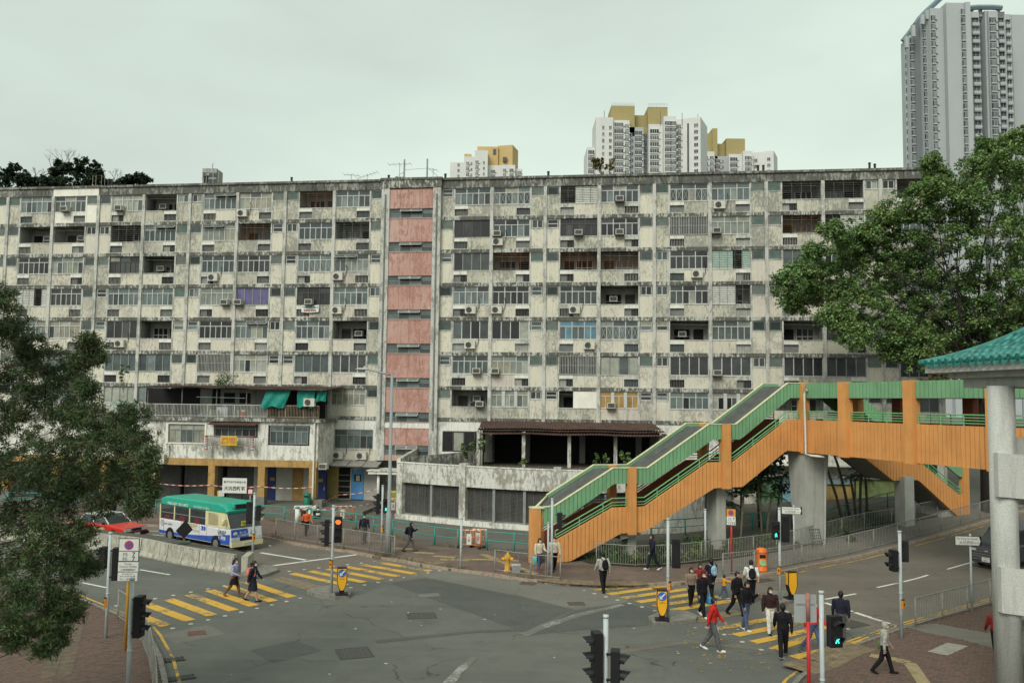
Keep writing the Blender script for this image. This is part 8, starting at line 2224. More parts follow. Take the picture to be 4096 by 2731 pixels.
# ---- concrete barrier blocks with fill between, black diamond sign on top
BARL = [(-30.0, 49.8), (-26.0, 48.3)] + [(-22.54, 46.82), (-19.48, 45.31), (-16.76, 43.21), (-14.67, 41.88), (-13.41, 40.93)] + [(-12.75, 41.0)]
bp_ = resample(BARL, 1.28); M_BARC = peel('barrier_concrete', (0.42, 0.40, 0.325), (0.30, 0.285, 0.235), (0.085, 0.08, 0.064), cover=0.6, fine=3.2, streak=0.6)
prof = [(0, 0.0), (0.0, 0.08), (0.10, 0.26), (0.17, 0.86), (0.36, 0.86), (0.36, 0.0)]
for k, (a, b) in enumerate(zip(bp_, bp_[1:])):
 d = Vector((b[0] - a[0], b[1] - a[1])); L_ = d.length
 mb = MB(); mb.slab([(u, w) for u, w in prof], 0.0, L_ - 0.05, lambda u, w, dd: (dd, u, w))
 o = put('barrier_block', mb, M_BARC, None, (a[0], a[1], 0.0), math.atan2(d.y, d.x) + RNG.uniform(-0.01, 0.01)); tag(o, ('stained concrete barrier block, %s from the square end block' % ('first second third fourth fifth sixth seventh eighth ninth tenth eleventh twelfth'.split() + ['further'] * 9)[len(bp_) - 2 - k]), 'barrier', 'concrete barrier blocks')
inn = offset_line(BARL, 0.36); out_ = offset_line(BARL, 1.5)
struct(drape('median_fill', inn + out_[::-1], 0.78, mat('median_top', (0.085, 0.08, 0.068), var=0.35, scale=2), thick=0.78))
e0 = BARL[-1]; mb = MB(); mb.box(0.02, 0.32, 0.02, 1.45, 0.0, 0.78); tag(put('barrier_end', mb, M_BARC, None, (e0[0], e0[1], 0), math.atan2(BARL[-1][1] - BARL[-2][1], BARL[-1][0] - BARL[-2][0])), 'square concrete end block closing the road divider', 'barrier')
px = (-16.82, 44.52)
t = thing('diamond_sign', 'black diamond plate seen from behind on top of the concrete barrier', 'sign', (*px, 0.82), 0.3)
mb = MB(); mb.slab([(0, 0.22), (0.42, 0.66), (0.05, 1.16), (-0.42, 0.62)], 0, 0.04, lambda u, w, d: (u, d, w)); put('plate', mb, M_BLK, t); mb = MB(); mb.box(-0.05, 0.05, 0.04, 0.1, 0, 0.5); put('stem', mb, M_RUST, t); mb = MB(); mb.box(-0.3, 0.3, -0.2, 0.2, 0, 0.08); put('sandbag', mb, mat('bag_green', (0.07, 0.11, 0.09)), t)

# ------------------------------------------------------------------ vehicles
M_TYRE = mat('tyre', (0.012, 0.012, 0.012), rough=0.8); M_RIM = mat('wheel_rim', (0.30, 0.30, 0.29), rough=0.4, metal=0.5)
M_GLS = mat('vehicle_glass', (0.035, 0.042, 0.042), rough=0.08, var=0.3, scale=1.5, spec=0.6)
M_LAMP = mat('headlamp', (0.50, 0.52, 0.50), rough=0.15, spec=0.6); M_CHROME = mat('chrome', (0.45, 0.45, 0.44), rough=0.25, metal=0.8)
def hull(name, prof, hw, m, parent, bev=0.08, seg=2, hw2=None, z_split=None):
 """side profile (x forward, z up) drawn out to the vehicle's width, edges rounded; narrower above z_split"""
 mb = MB(); mb.slab(prof, -hw, hw, lambda u, w, d: (u, d, w)); me = mb.mesh(name, m); bm = bmesh.new(); bm.from_mesh(me)
 if hw2 is not None:
  for v in bm.verts:
   if v.co.z > z_split: v.co.y *= hw2 / hw
 es = [e for e in bm.edges if abs(abs(e.verts[0].co.y) - abs(e.verts[1].co.y)) < 0.3 and e.verts[0].co.y * e.verts[1].co.y > 0]
 bmesh.ops.bevel(bm, geom=es, offset=bev, segments=seg, affect='EDGES', profile=0.6, clamp_overlap=True); bm.to_mesh(me); bm.free()
 return link(name, me, parent)
def wheel(parent, x, y, r_, s):
 w = link('wheel', None, parent, (x, y, r_)); mb = MB(); mb.cyl((0, -0.1, 0), (0, 0.1, 0), r_, n=20); put('tyre', mb, M_TYRE, w, smooth=False); mb = MB(); mb.cyl((0, s * 0.08, 0), (0, s * 0.108, 0), r_ * 0.6, n=16); put('rim', mb, M_RIM, w)
def vb(name, m, parent, *b): mb = MB(); mb.box(*b); return put(name, mb, m, parent)
def vq(name, m, parent, pts): mb = MB(); mb.face(pts); return put(name, mb, m, parent, fix=False)
# minibus
bus = thing('minibus', 'cream minibus with green roof, blue and white advert sides behind the concrete barrier', 'minibus', (-17.15, 49.15, 0.004), math.atan2(-4.3, 5.68))
M_BW = mat('bus_white', (0.60, 0.61, 0.62), var=0.05, rough=0.35, spec=0.5); M_BB = mat('bus_blue', (0.035, 0.09, 0.40), var=0.08, rough=0.35, spec=0.5); M_BC = mat('bus_cream', (0.62, 0.56, 0.33), var=0.06, rough=0.4); M_BG = mat('bus_green', (0.02, 0.33, 0.23), var=0.08, rough=0.35, spec=0.5)
hull('lower_body', [(-3.45, 0.36), (3.5, 0.36), (3.52, 0.8), (3.47, 1.26), (-3.5, 1.26), (-3.5, 0.7)], 1.02, M_BW, bus)
hull('cabin_glass', [(-3.44, 1.26), (3.42, 1.26), (3.05, 2.06), (-3.4, 2.06)], 0.985, M_GLS, bus, 0.05)
hull('roof', [(-3.46, 2.04), (3.10, 2.04), (3.16, 2.18), (2.9, 2.42), (2.3, 2.56), (-2.9, 2.56), (-3.36, 2.42)], 1.02, M_BG, bus, 0.20, 4)
hull('roof_board', [(2.5, 2.4), (3.14, 2.3), (3.12, 2.52), (2.9, 2.66), (2.4, 2.56)], 0.62, M_BG, bus, 0.06)
vb('destination_blind', M_PRINT, bus, 3.10, 3.16, -0.5, 0.5, 2.30, 2.50)
for sy in (-1, 1):
 y = sy * 0.985
 for x in (-3.42, -1.95, -0.42, 1.18): vb('pillar', M_BC, bus, x - 0.05, x + 0.05, min(y, y + sy * 0.028), max(y, y + sy * 0.028), 1.26, 2.06)
 vb('window_rail', M_ALU_D, bus, -3.4, 1.2, min(y, y + sy * 0.018), max(y, y + sy * 0.018), 1.62, 1.65)
 mb = MB(); mb.slab([(1.2, 1.26), (3.28, 1.26), (2.95, 2.06), (1.2, 2.06), (1.2, 1.98), (1.42, 1.98), (1.42, 1.34), (2.35, 1.34), (2.35, 1.85), (2.2, 1.98), (1.2, 1.98)], 0, 0.035, lambda u, w, d, sy=sy: (u, sy * (0.985 + d), w)); put('cab_door_frame', mb, M_BC, bus)
 vq('blue_skirt', M_BB, bus, [(-3.48, sy * 1.0235, 0.42), (3.44, sy * 1.0235, 0.42), (3.47, sy * 1.0235, 0.98), (1.6, sy * 1.0235, 0.74), (-0.8, sy * 1.0235, 0.58), (-3.48, sy * 1.0235, 0.60)])
 for x in (-2.3, 2.2):
  mb = MB(); mb.cyl((x, sy * 1.0, 0.38), (x, sy * 1.026, 0.38), 0.44, n=20); put('wheel_arch', mb, M_BLK, bus); wheel(bus, x, sy * 0.93, 0.37, sy)
 mb = MB(); mb.sphere((3.15, sy * 1.22, 1.62), (0.07, 0.13, 0.2), 10, 8); mb.tube([(3.1, sy * 1.0, 1.75), (3.15, sy * 1.2, 1.7)], 0.02, 5); put('mirror', mb, M_BC, bus, smooth=True)
vq('front_blue', M_BB, bus, [(3.535, -0.98, 0.66), (3.535, 0.15, 0.66), (3.49, 0.05, 1.22), (3.49, -0.98, 1.22)])
vb('bumper', M_BC, bus, 3.45, 3.62, -1.0, 1.0, 0.30, 0.56); vb('grille', M_BLK, bus, 3.50, 3.55, -0.42, 0.42, 0.60, 0.76)
for y in (-0.72, 0.72): vb('headlight', M_LAMP, bus, 3.50, 3.56, y - 0.26, y + 0.26, 0.60, 0.80)
vb('number_plate', M_SWHITE, bus, 3.62, 3.635, -0.26, 0.26, 0.36, 0.50); text('LX 4719', 0.13, M_PRINT, bus, (3.64, 0, 0.43), (R(90), 0, R(90)))
vb('route_card', mat('route_yellow', (0.60, 0.52, 0.03)), bus, 3.36, 3.375, -0.28, 0.02, 1.36, 1.62); text('54M', 0.16, M_PRINT, bus, (3.385, -0.13, 1.49), (R(85), 0, R(90)))
mb = MB()
for y in (-0.3, 0.45): mb.tube([(3.50, y, 1.28), (3.36, y + 0.45, 1.52)], 0.012, 4)
put('wipers', mb, M_BLK, bus)
vq('windscreen_divider', M_BC, bus, [(3.30, -1.0, 1.30), (3.44, -1.0, 1.30), (3.10, -1.0, 2.04), (2.98, -1.0, 2.04)])
S_ = (R(90), 0, 0); MW = mat('print_white', (0.72, 0.72, 0.68), var=0); MGO = mat('print_gold', (0.42, 0.34, 0.10), var=0)
text('PUBLIC LIGHT   BUS 16 SEATS', 0.20, MW, bus, (-1.6, -1.035, 2.19), S_, bold=0.004, xs=0.8); text('公共小型巴士十六座位', 0.15, MW, bus, (0.72, -1.035, 2.19), S_)
text('注前列腺健康', 0.27, MGO, bus, (-0.35, -1.026, 1.10), S_, bold=0.004); text('快速舒緩  改善夜尿', 0.17, MGO, bus, (-0.1, -1.026, 0.86), S_); text('»»', 0.45, M_BB, bus, (1.0, -1.026, 1.12), S_, bold=0.02)
text('URIEF', 0.30, M_PRINT, bus, (2.72, -1.0265, 1.0), S_, bold=0.006); text('優列扶', 0.22, MW, bus, (2.75, -1.0265, 0.72), S_, bold=0.004); text('URIEF 優列扶', 0.14, M_PRINT, bus, (-2.5, -1.026, 0.98), S_)
mb = MB()
for q in range(14): a0, a1 = q * math.tau / 14, (q + 1) * math.tau / 14; mb.cyl((-3.1 + 0.17 * math.cos(a0), -1.027, 1.02 + 0.17 * math.sin(a0)), (-3.1 + 0.17 * math.cos(a1), -1.027, 1.02 + 0.17 * math.sin(a1)), 0.02, n=4)
mb.box(-3.13, -3.07, -1.03, -1.026, 0.92, 1.12); put('emblem', mb, mat('emblem_grey', (0.22, 0.22, 0.20)), bus)
F_ = (R(86), 0, R(90)); text('新一代\nα1A阻斷劑', 0.14, MW, bus, (3.52, -0.25, 0.95), F_); text('URIEF\n優列扶', 0.13, M_PRINT, bus, (3.53, 0.42, 1.0), F_); mb = MB(); mb.cyl((3.51, -0.72, 0.98), (3.535, -0.72, 0.97), 0.12, n=14); put('emblem', mb, MW, bus)
for x in (-3.0, -1.2, 0.6, 1.3, 2.45): vb('panel_gap', M_BLK, bus, x - 0.008, x + 0.008, -1.0245, -1.02, 0.42, 1.24)
for x, z in ((-2.7, 1.5), (-1.2, 1.55), (0.3, 1.52)): vb('seat_back', mat('seat_red', (0.16, 0.02, 0.02)), bus, x - 0.25, x + 0.25, -0.989, -0.986, 1.27, z)
# cars: a shared builder
def car(root, L_, hw, body, roofm, prof, glassp, roofp, wx, wr, hwr, zs, bev=0.1):
 hull('body', prof, hw, body, root, bev, 3); hull('glasshouse', glassp, hw - 0.07, M_GLS, root, 0.04, 2, hwr, zs); hull('roof', roofp, hwr + 0.02, roofm, root, 0.06, 2)
 for x in wx:
  for s in (-1, 1):
   mb = MB(); mb.cyl((x, s * (hw - 0.05), wr), (x, s * (hw + 0.006), wr), wr * 1.18, n=20); put('wheel_arch', mb, M_BLK, root); wheel(root, x, s * (hw - 0.09), wr, s)
taxi = thing('taxi', 'red taxi with white roof and lit roof sign waiting behind the concrete barrier', 'car', (-23.75, 50.9, 0.004), math.atan2(-0.42, 0.9))
M_TR = mat('taxi_red', (0.55, 0.03, 0.015), var=0.06, rough=0.3, spec=0.5); M_TS = mat('taxi_white', (0.55, 0.57, 0.55), var=0.05, rough=0.35)
car(taxi, 4.7, 0.85, M_TR, M_TS, [(-2.3, 0.3), (2.3, 0.28), (2.33, 0.62), (2.25, 0.78), (0.95, 0.92), (-1.65, 0.94), (-2.3, 0.86)], [(-1.62, 0.9), (1.02, 0.9), (0.36, 1.42), (-1.15, 1.42)], [(-1.18, 1.38), (0.40, 1.38), (0.30, 1.46), (-1.0, 1.47)], (-1.4, 1.45), 0.31, 0.66, 1.2)
for y in (-0.60, 0.60): vb('headlight', M_LAMP, taxi, 2.28, 2.35, y - 0.2, y + 0.2, 0.58, 0.74)
vb('grille', M_CHROME, taxi, 2.28, 2.36, -0.36, 0.36, 0.57, 0.77); vb('grille_mesh', M_BLK, taxi, 2.355, 2.365, -0.31, 0.31, 0.60, 0.74); vb('bumper', M_BLK, taxi, 2.26, 2.42, -0.84, 0.84, 0.34, 0.5); vb('number_plate', M_SWHITE, taxi, 2.42, 2.43, -0.2, 0.2, 0.38, 0.48)
for sy in (-1, 1):
 for xa, xb, za, zb in ((1.0, 0.36, 0.92, 1.42), (-1.6, -1.12, 0.92, 1.42), (-0.3, -0.3, 0.92, 1.42)): mb = MB(); mb.tube([(xa, sy * 0.775, za), (xb, sy * 0.66, zb)], 0.035, 5); put('pillar', mb, M_TS, taxi)
 mb = MB(); mb.sphere((0.75, sy * 0.95, 0.98), (0.06, 0.11, 0.08), 8, 6); put('mirror', mb, M_BLK, taxi, smooth=True)
hull('roof_sign', [(-0.42, 1.47), (-0.22, 1.47), (-0.24, 1.62), (-0.40, 1.62)], 0.3, M_SWHITE, taxi, 0.02); text('TAXI', 0.15, M_RED, taxi, (-0.22, 0, 1.545), (R(90), 0, R(90)), bold=0.006); text('TAXI', 0.12, M_RED, taxi, (-0.32, -0.302, 1.54), S_); vb('door_badge', mat('badge_green', (0.25, 0.45, 0.25)), taxi, -0.2, 0.75, -0.858, -0.852, 0.62, 0.74)
cx_, cy_ = (23.41, 42.27)
cd = math.atan2(-0.485, -0.875)
van = thing('people_carrier', 'dark grey people carrier coming down the street, half hidden by the mosaic column', 'car', (cx_ + 2.3 * 0.875, cy_ + 2.3 * 0.485, zg(cx_ + 2.0, cy_ + 1.1) + 0.01), cd); van.rotation_euler = (0, math.atan(0.1) * 0.6, cd)
M_VG = mat('van_grey', (0.075, 0.07, 0.08), var=0.06, rough=0.25, spec=0.5)
car(van, 4.7, 0.87, M_VG, M_VG, [(-2.3, 0.3), (2.28, 0.25), (2.36, 0.55), (2.3, 0.95), (1.7, 1.08), (-2.3, 1.1)], [(-2.2, 1.05), (1.75, 1.05), (0.85, 1.75), (-2.1, 1.78)], [(-2.15, 1.74), (0.9, 1.72), (0.7, 1.82), (-1.9, 1.86)], (-1.4, 1.45), 0.33, 0.74, 1.4)
for y in (-0.68, 0.68): vb('headlight', M_LAMP, van, 2.26, 2.36, y - 0.16, y + 0.16, 0.86, 0.95)
for z in (0.45, 0.58, 0.70, 0.82): vb('grille_bar', M_CHROME, van, 2.33, 2.385, -0.66, 0.66, z, z + 0.025)
vb('number_plate', M_SWHITE, van, 2.385, 2.40, -0.2, 0.2, 0.36, 0.58); text('YJ', 0.11, M_PRINT, van, (2.404, 0, 0.53), (R(90), 0, R(90))); text('8711', 0.11, M_PRINT, van, (2.404, 0, 0.42), (R(90), 0, R(90))); mb = MB(); mb.sphere((2.37, 0, 0.88), (0.02, 0.12, 0.05), 10, 6); put('emblem', mb, M_CHROME, van, smooth=True)

# ------------------------------------------------------------------ people
SKIN = mat('skin', (0.42, 0.25, 0.17), var=0.06, rough=0.55); HAIRB = mat('hair_black', (0.012, 0.010, 0.010), var=0.2, rough=0.5); HAIRG = mat('hair_grey', (0.30, 0.29, 0.27), var=0.2)
MASKM = mat('face_mask', (0.55, 0.58, 0.56), var=0.05); EYE = mat('eye_dark', (0.02, 0.015, 0.012), var=0)
def cloth(name, c): return mat('cloth_' + name, c, var=0.35, scale=11, rough=0.85, spec=0.15, bump=1.0, bscale=13)
C = {k: cloth(k, v) for k, v in dict(navy=(0.016, 0.018, 0.030), black=(0.012, 0.011, 0.013), grey=(0.10, 0.10, 0.10), orange=(0.62, 0.12, 0.035), red=(0.48, 0.025, 0.02), lilac=(0.30, 0.31, 0.46), jeans=(0.07, 0.10, 0.17), cream=(0.55, 0.49, 0.38), white=(0.60, 0.59, 0.54), beige=(0.24, 0.18, 0.14), brown=(0.035, 0.018, 0.016), tan=(0.16, 0.07, 0.035), yellow=(0.66, 0.28, 0.03), stripe=(0.33, 0.32, 0.28), maroon=(0.22, 0.025, 0.02), pink=(0.50, 0.20, 0.20), palegrey=(0.38, 0.37, 0.34), teal=(0.12, 0.42, 0.40), salmon=(0.62, 0.20, 0.13), dress=(0.018, 0.020, 0.036)).items()}
def person(px, z0, face, h, label, top, bottom, shoe='black', legs=((18, 8), (-20, 22)), arms=((-18, 15), (20, 20)), bare=False, hair='short', mask=False, skirt=None, bulk=1.2, hairm=None, lean=2, sock=None, nod=0):
 """one body grown over posed limbs into a single skin; hair, mask and skirt are worn parts"""
 mb = MB(); bones = []; s = h / 1.70
 def V(x, y, z): return Vector((x * s, y * s, z * s))
 def seg(a, b, r0, r1, m, n=10, ext=0.0):
  d = (b - a).normalized(); mb.cyl(a - d * ext * s, b + d * ext * s, r0 * s, r1 * s, n=n); bones.append((a, b, r0 * s, r1 * s, m))
 def ball(c, r, m): mb.sphere(c, tuple(q * s for q in r) if isinstance(r, tuple) else r * s, 10, 8)
 ank = []; jts = []
 for sx, (th, kb) in zip((-1, 1), legs):
  hip = V(sx * 0.085, 0, 0.90); a, k = R(th), R(th - kb)
  knee = hip + V(0, -math.sin(a) * 0.43, -math.cos(a) * 0.43); an = knee + V(0, -math.sin(k) * 0.41, -math.cos(k) * 0.41); jts.append((hip, knee, an, k, th)); ank.append(an.z)
 dz = 0.075 * s - min(ank); off = Vector((0, 0, dz))
 for (hip, knee, an, k, th) in jts:
  hip, knee, an = hip + off, knee + off, an + off
  seg(hip, knee, 0.105, 0.082, 'b', ext=0.02); ball(knee, 0.078, 'b'); seg(knee, an, 0.078, 0.064 if not sock else 0.038, 'b' if not sock else 's', ext=0.01)
  lift = 0.0 if an.z < 0.1 * s else -0.45; fd = Vector((0, -math.cos(lift), math.sin(lift) if lift else 0)); heel = an + V(0, 0.05, -0.045); toe = an + fd * 0.17 * s + V(0, 0, -0.045 + (lift * 0.08))
  seg(heel, toe, 0.048, 0.042, 'f'); ball(toe, 0.043, 'f'); ball(heel, 0.046, 'f')
 ln = R(lean); up = Vector((0, -math.sin(ln), math.cos(ln))); pel = V(0, 0, 0.92) + off
 ks = []
 for t, rx, ry in ((-0.06, 0.14, 0.10), (0.02, 0.165 * bulk, 0.115 * bulk), (0.16, 0.150 * bulk, 0.105 * bulk), (0.34, 0.180 * bulk, 0.120 * bulk), (0.46, 0.175 * bulk, 0.105 * bulk), (0.53, 0.09, 0.07)): ks.append(mb.ring(pel + up * t * s, up, rx * s, 14, ry * s, ref=(0, 1, 0)))
 mb.loft(ks, 14); bones.append((pel + up * 0.08 * s, pel + up * 0.48 * s, 0.15 * s, 0.15 * s, 't')); bones.append((pel - up * 0.05 * s, pel, 0.14 * s, 0.15 * s, 'b'))
 nk = pel + up * 0.50 * s; hc = nk + (up * 0.165 + Vector((0, -0.02 - 0.0006 * nod, -0.0008 * nod))) * s
 seg(nk, hc, 0.052, 0.05, 'k'); HM = Matrix.Rotation(R(nod), 3, 'X'); ball(hc, (0.080, 0.097, 0.118), 'k'); bones.append((hc - up * 0.02, hc + up * 0.02, 0.09 * s, 0.09 * s, 'k'))
 mb.sphere(hc + V(0, -0.035, -0.055), (0.055 * s, 0.055 * s, 0.055 * s), 8, 6); mb.cyl(hc + V(0, -0.08, 0.01), hc + V(0, -0.108, -0.022), 0.010 * s, 0.016 * s, n=6)
 for sx in (-1, 1): mb.sphere(hc + V(sx * 0.078, 0.01, -0.005), (0.014 * s, 0.022 * s, 0.032 * s), 6, 5)
 FG = []
 for sx, (th, eb) in zip((-1, 1), arms):
  sh = pel + up * 0.445 * s + V(sx * 0.175 * bulk, 0, 0); a, k = R(th), R(th + eb); el = sh + V(sx * 0.045, -math.sin(a) * 0.27, -math.cos(a) * 0.27); wr = el + V(-sx * 0.02 * (eb > 40) * 3, -math.sin(k) * 0.245, -math.cos(k) * 0.245)
  ball(sh, 0.062 * bulk, 't'); seg(sh, el, 0.060 * bulk, 0.051 * bulk, 't', ext=0.01); ball(el, 0.051 * bulk, 't'); seg(el, wr, 0.050 * bulk, 0.038 * bulk, 'k' if bare else 't')
  d = (wr - el).normalized(); pm = wr + d * 0.05 * s; seg(wr, pm, 0.028, 0.036, 'k'); ball(pm, (0.024, 0.036, 0.040), 'k')
  sd = Vector((0, 1, 0)) if abs(d.y) < 0.8 else Vector((1, 0, 0))
  fing = MB(); FG.append(fing)
  for q, (of, L_) in enumerate(((-0.028, 0.06), (-0.010, 0.075), (0.010, 0.07), (0.027, 0.055))):
   b0 = pm + d * 0.03 * s + sd * of * s; b1 = b0 + d * L_ * 0.55 * s; b2 = b1 + (d * 0.7 + Vector((-sx * 0.6, 0, 0))).normalized() * L_ * 0.5 * s; fing.tube([b0, b1, b2], [0.0095 * s, 0.009 * s, 0.007 * s], 5)
  b0 = wr + d * 0.025 * s - sd * 0.03 * s; fing.tube([b0, b0 - sd * 0.03 * s + d * 0.025 * s, b0 - sd * 0.035 * s + d * 0.06 * s], [0.012 * s, 0.011 * s, 0.008 * s], 5)
 me = mb.mesh('person', SKIN); ob = bpy.data.objects.new('p', me); md = ob.modifiers.new('r', 'REMESH'); md.mode = 'VOXEL'; md.voxel_size = 0.017 * s; sm = ob.modifiers.new('s', 'SMOOTH'); sm.iterations = 2; sm.factor = 0.5
 ts = bpy.data.scenes.get('lettering') or bpy.data.scenes.new('lettering'); ts.collection.objects.link(ob); ts.view_layers[0].update(); me2 = bpy.data.meshes.new_from_object(ob.evaluated_get(ts.view_layers[0].depsgraph)); bpy.data.objects.remove(ob)
 nv = len(me2.vertices); co = np.empty(nv * 3, np.float32); me2.vertices.foreach_get('co', co); co = co.reshape(-1, 3); best = np.full(nv, 1e9); idx = np.zeros(nv, int); keys = ['k', 't', 'b', 'f', 's']
 for a, b, r0, r1_, m in bones:
  a, b = np.array(a), np.array(b); ab_ = b - a; t = np.clip(((co - a) @ ab_) / max(ab_ @ ab_, 1e-9), 0, 1); dd = np.linalg.norm(co - a - t[:, None] * ab_, axis=1) - (r0 + (r1_ - r0) * t); q = dd < best; best[q] = dd[q]; idx[q] = keys.index(m)
 for m in (SKIN, C[top], C[bottom], C[shoe], C[sock] if sock and sock in C else SKIN): 
  if m is SKIN and len(me2.materials) == 0: me2.materials.append(SKIN)
  else: me2.materials.append(m)
 if len(me2.materials) > 5: me2.materials.pop(index=0)
 lp = np.empty(len(me2.loops), np.int32); me2.loops.foreach_get('vertex_index', lp); ls = np.empty(len(me2.polygons), np.int32); me2.polygons.foreach_get('loop_start', ls); me2.polygons.foreach_set('material_index', idx[lp[ls]].astype(np.int32)); me2.polygons.foreach_set('use_smooth', [True] * len(me2.polygons))
 o = tag(link('person', me2, None, (px[0], px[1], z0), R(face)), label, 'person')
 for f_ in FG: put('fingers', f_, SKIN, o, smooth=True)
 hm = hairm or HAIRB; hb = MB(); hb.sphere(hc + V(0, 0.008, 0.012), (0.092 * s, 0.107 * s, 0.128 * s), 14, 10)
 hb.f = [f for f in hb.f if (lambda c: c[2] - hc.z > (0.045 if c[1] - hc.y < -0.035 * s else -0.02 if c[1] < hc.y + 0.02 * s else -0.075) * s)([sum(hb.v[i][q] for i in f) / len(f) for q in range(3)])]; hb.m = [0] * len(hb.f)
 if hair == 'long': hb.tube([hc + V(0, 0.06, 0.04), hc + V(0, 0.085, -0.10), hc + V(0, 0.10, -0.30)], [0.075 * s, 0.085 * s, 0.05 * s], 10)
 if hair == 'bob': hb.tube([hc + V(0, 0.035, 0.05), hc + V(0, 0.045, -0.13)], [0.085 * s, 0.085 * s], 12)
 if hair == 'tail': hb.tube([hc + V(0, 0.085, 0.05), hc + V(0, 0.15, 0.0), hc + V(0, 0.14, -0.16)], [0.03 * s, 0.04 * s, 0.015 * s], 8)
 put('hair', hb, hm, o, smooth=True, fix=False)
 ey = MB()
 for sx in (-1, 1): ey.sphere(hc + V(sx * 0.03, -0.086, 0.012), (0.012 * s, 0.008 * s, 0.007 * s), 6, 5)
 put('eyes', ey, EYE, o)
 if mask: mk = MB(); mk.sphere(hc + V(0, -0.052, -0.045), (0.062 * s, 0.062 * s, 0.05 * s), 12, 8); put('face_mask', mk, MASKM, o, smooth=True)
 else: mo = MB(); mo.sphere(hc + V(0, -0.092, -0.058), (0.022 * s, 0.008 * s, 0.006 * s), 8, 5); put('mouth', mo, mat('lips', (0.30, 0.11, 0.09)), o)
 if skirt:
  sk = MB(); ks = []; L_, m = skirt
  for t, rx, ry in ((0.06, 0.155, 0.115), (-0.1, 0.19, 0.15), (-L_, 0.23, 0.20)): ks.append(sk.ring(pel + V(0, 0, t), (0, 0, 1), rx * s, 16, ry * s, ref=(0, 1, 0)))
  sk.loft(ks, 16, caps=False); put('skirt', sk, C[m], o, smooth=True, fix=False)
 co_ = MB(); co_.tube([nk + V(0.06 * math.cos(a), 0.055 * math.sin(a), 0.015) for a in [i * math.tau / 10 for i in range(11)]], 0.016 * s, 5); put('collar', co_, C['white'] if top in ('navy', 'lilac') else C[top], o, smooth=True)
 o['_p'] = (pel.z / s, s); return o
def worn(o, name, label, cat, m, kind):
 """a bag carried by a person: a thing of its own placed against the body"""
 s = o['_p'][1]; z = o['_p'][0]; a = o.rotation_euler.z; t = thing(name, label, cat, o.location, a); t.scale = (s, s, s); mm = C[m] if m in C else m
 if kind == 'back':
  mb = MB(); mb.sphere((0, 0.20, z + 0.28), (0.15, 0.10, 0.23), 12, 9); put('body', mb, mm, t, smooth=True); mb = MB(); mb.sphere((0, 0.285, z + 0.18), (0.11, 0.045, 0.10), 10, 7); put('pocket', mb, mm, t, smooth=True)
  mb = MB()
  for q in (-0.1, 0.1): mb.tube([(q, 0.13, z + 0.48), (q, 0.0, z + 0.53), (q, -0.125, z + 0.42), (q * 1.3, -0.13, z + 0.2), (q * 1.5, 0.1, z + 0.1)], 0.02, 5)
  put('straps', mb, mm, t)
 else:
  sx = -1 if 'L' in kind else 1; zc = z - 0.05 if 'hip' in kind else z - 0.32; big = 'tote' in kind
  w_ = (0.10, 0.17, 0.15) if not big else (0.09, 0.2, 0.19); y = 0.02
  mb = MB(); mb.lathe([(0.8, -1), (0.95, -0.9), (1, 0.3), (0.85, 0.95), (0.7, 1)], n=14); mb.v = [(sx * 0.27 + p[0] * w_[0] * 0.8, y + math.copysign(abs(p[1]) ** 0.6, p[1]) * w_[1] * 0.9, zc + p[2] * w_[2] * 0.95) for p in mb.v]; put('body', mb, mm, t, smooth=True)
  mb = MB(); top_ = z + 0.49 if 'hip' in kind or big else zc + 0.3; mb.tube([(sx * 0.27, y - 0.1, zc + 0.1), (sx * (0.2 if top_ > z else 0.27), y, top_), (sx * 0.27, y + 0.1, zc + 0.1)], 0.012, 5); put('strap', mb, mm, t)
 return t
WALK = ((19, 6), (-15, 22)); WALK2 = ((-16, 22), (20, 6)); STEP = ((10, 6), (-8, 14)); STAND = ((3, 3), (-3, 4)); PHONE = ((8, 10), (38, 85)); AW = ((-20, 12), (22, 22))
P = person
a = P((-12.18, 51.61), 0.13, 35, 1.54, 'older woman in an orange sweater and dark trousers behind the kerb railing', 'orange', 'black', legs=STEP, bulk=1.25); worn(a, 'shoulder_bag', 'black shoulder bag of the woman in orange', 'bag', 'black', 'Lhip')
a = P((-8.3, 49.11), 0.13, 15, 1.64, 'masked student in navy jacket walking towards the street lamp', 'navy', 'grey', mask=True, legs=STEP); worn(a, 'backpack', 'dark backpack of the masked student', 'backpack', 'grey', 'back')
a = P((-5.39, 46.73), 0.13, 85, 1.60, 'student in navy sweater striding along while reading a phone', 'navy', 'grey', legs=WALK2, arms=PHONE, nod=20); worn(a, 'backpack', 'black backpack of the student reading a phone', 'backpack', 'black', 'back')
a = P((-11.55, 36.33), 0.0, 80, 1.60, 'young woman in lilac shirt, black skirt and brown boots on the yellow crossing', 'lilac', 'tan', 'tan', WALK2, ((10, 60), (-5, 20)), hair='long', mask=True, skirt=(0.34, 'black'), sock='tan'); worn(a, 'handbag', 'patterned grey handbag of the woman in lilac', 'bag', 'stripe', 'Rhip')
a = P((-10.53, 35.57), 0.0, 85, 1.64, 'schoolgirl in dark uniform dress with ponytail on the yellow crossing', 'dress', 'dress', 'black', WALK, AW, hair='tail', mask=True, skirt=(0.44, 'dress'), sock='skin'); worn(a, 'backpack', 'salmon pink backpack of the schoolgirl', 'backpack', 'salmon', 'back')
a = P((1.45, 41.72), 0.13, 30, 1.58, 'woman in cream jacket and jeans at the foot of the stair', 'cream', 'jeans', 'red', STEP, ((0, 20), (15, 70)), hair='long', mask=True, bulk=1.25); worn(a, 'tote_bag', 'bright teal tote bag of the woman in cream', 'bag', 'teal', 'Ltote')
P((2.17, 41.88), 0.13, 5, 1.66, 'person in white padded jacket and black trousers stepping off the stair', 'cream', 'black', legs=WALK, mask=True, bulk=1.3, arms=((-10, 10), (15, 15)))
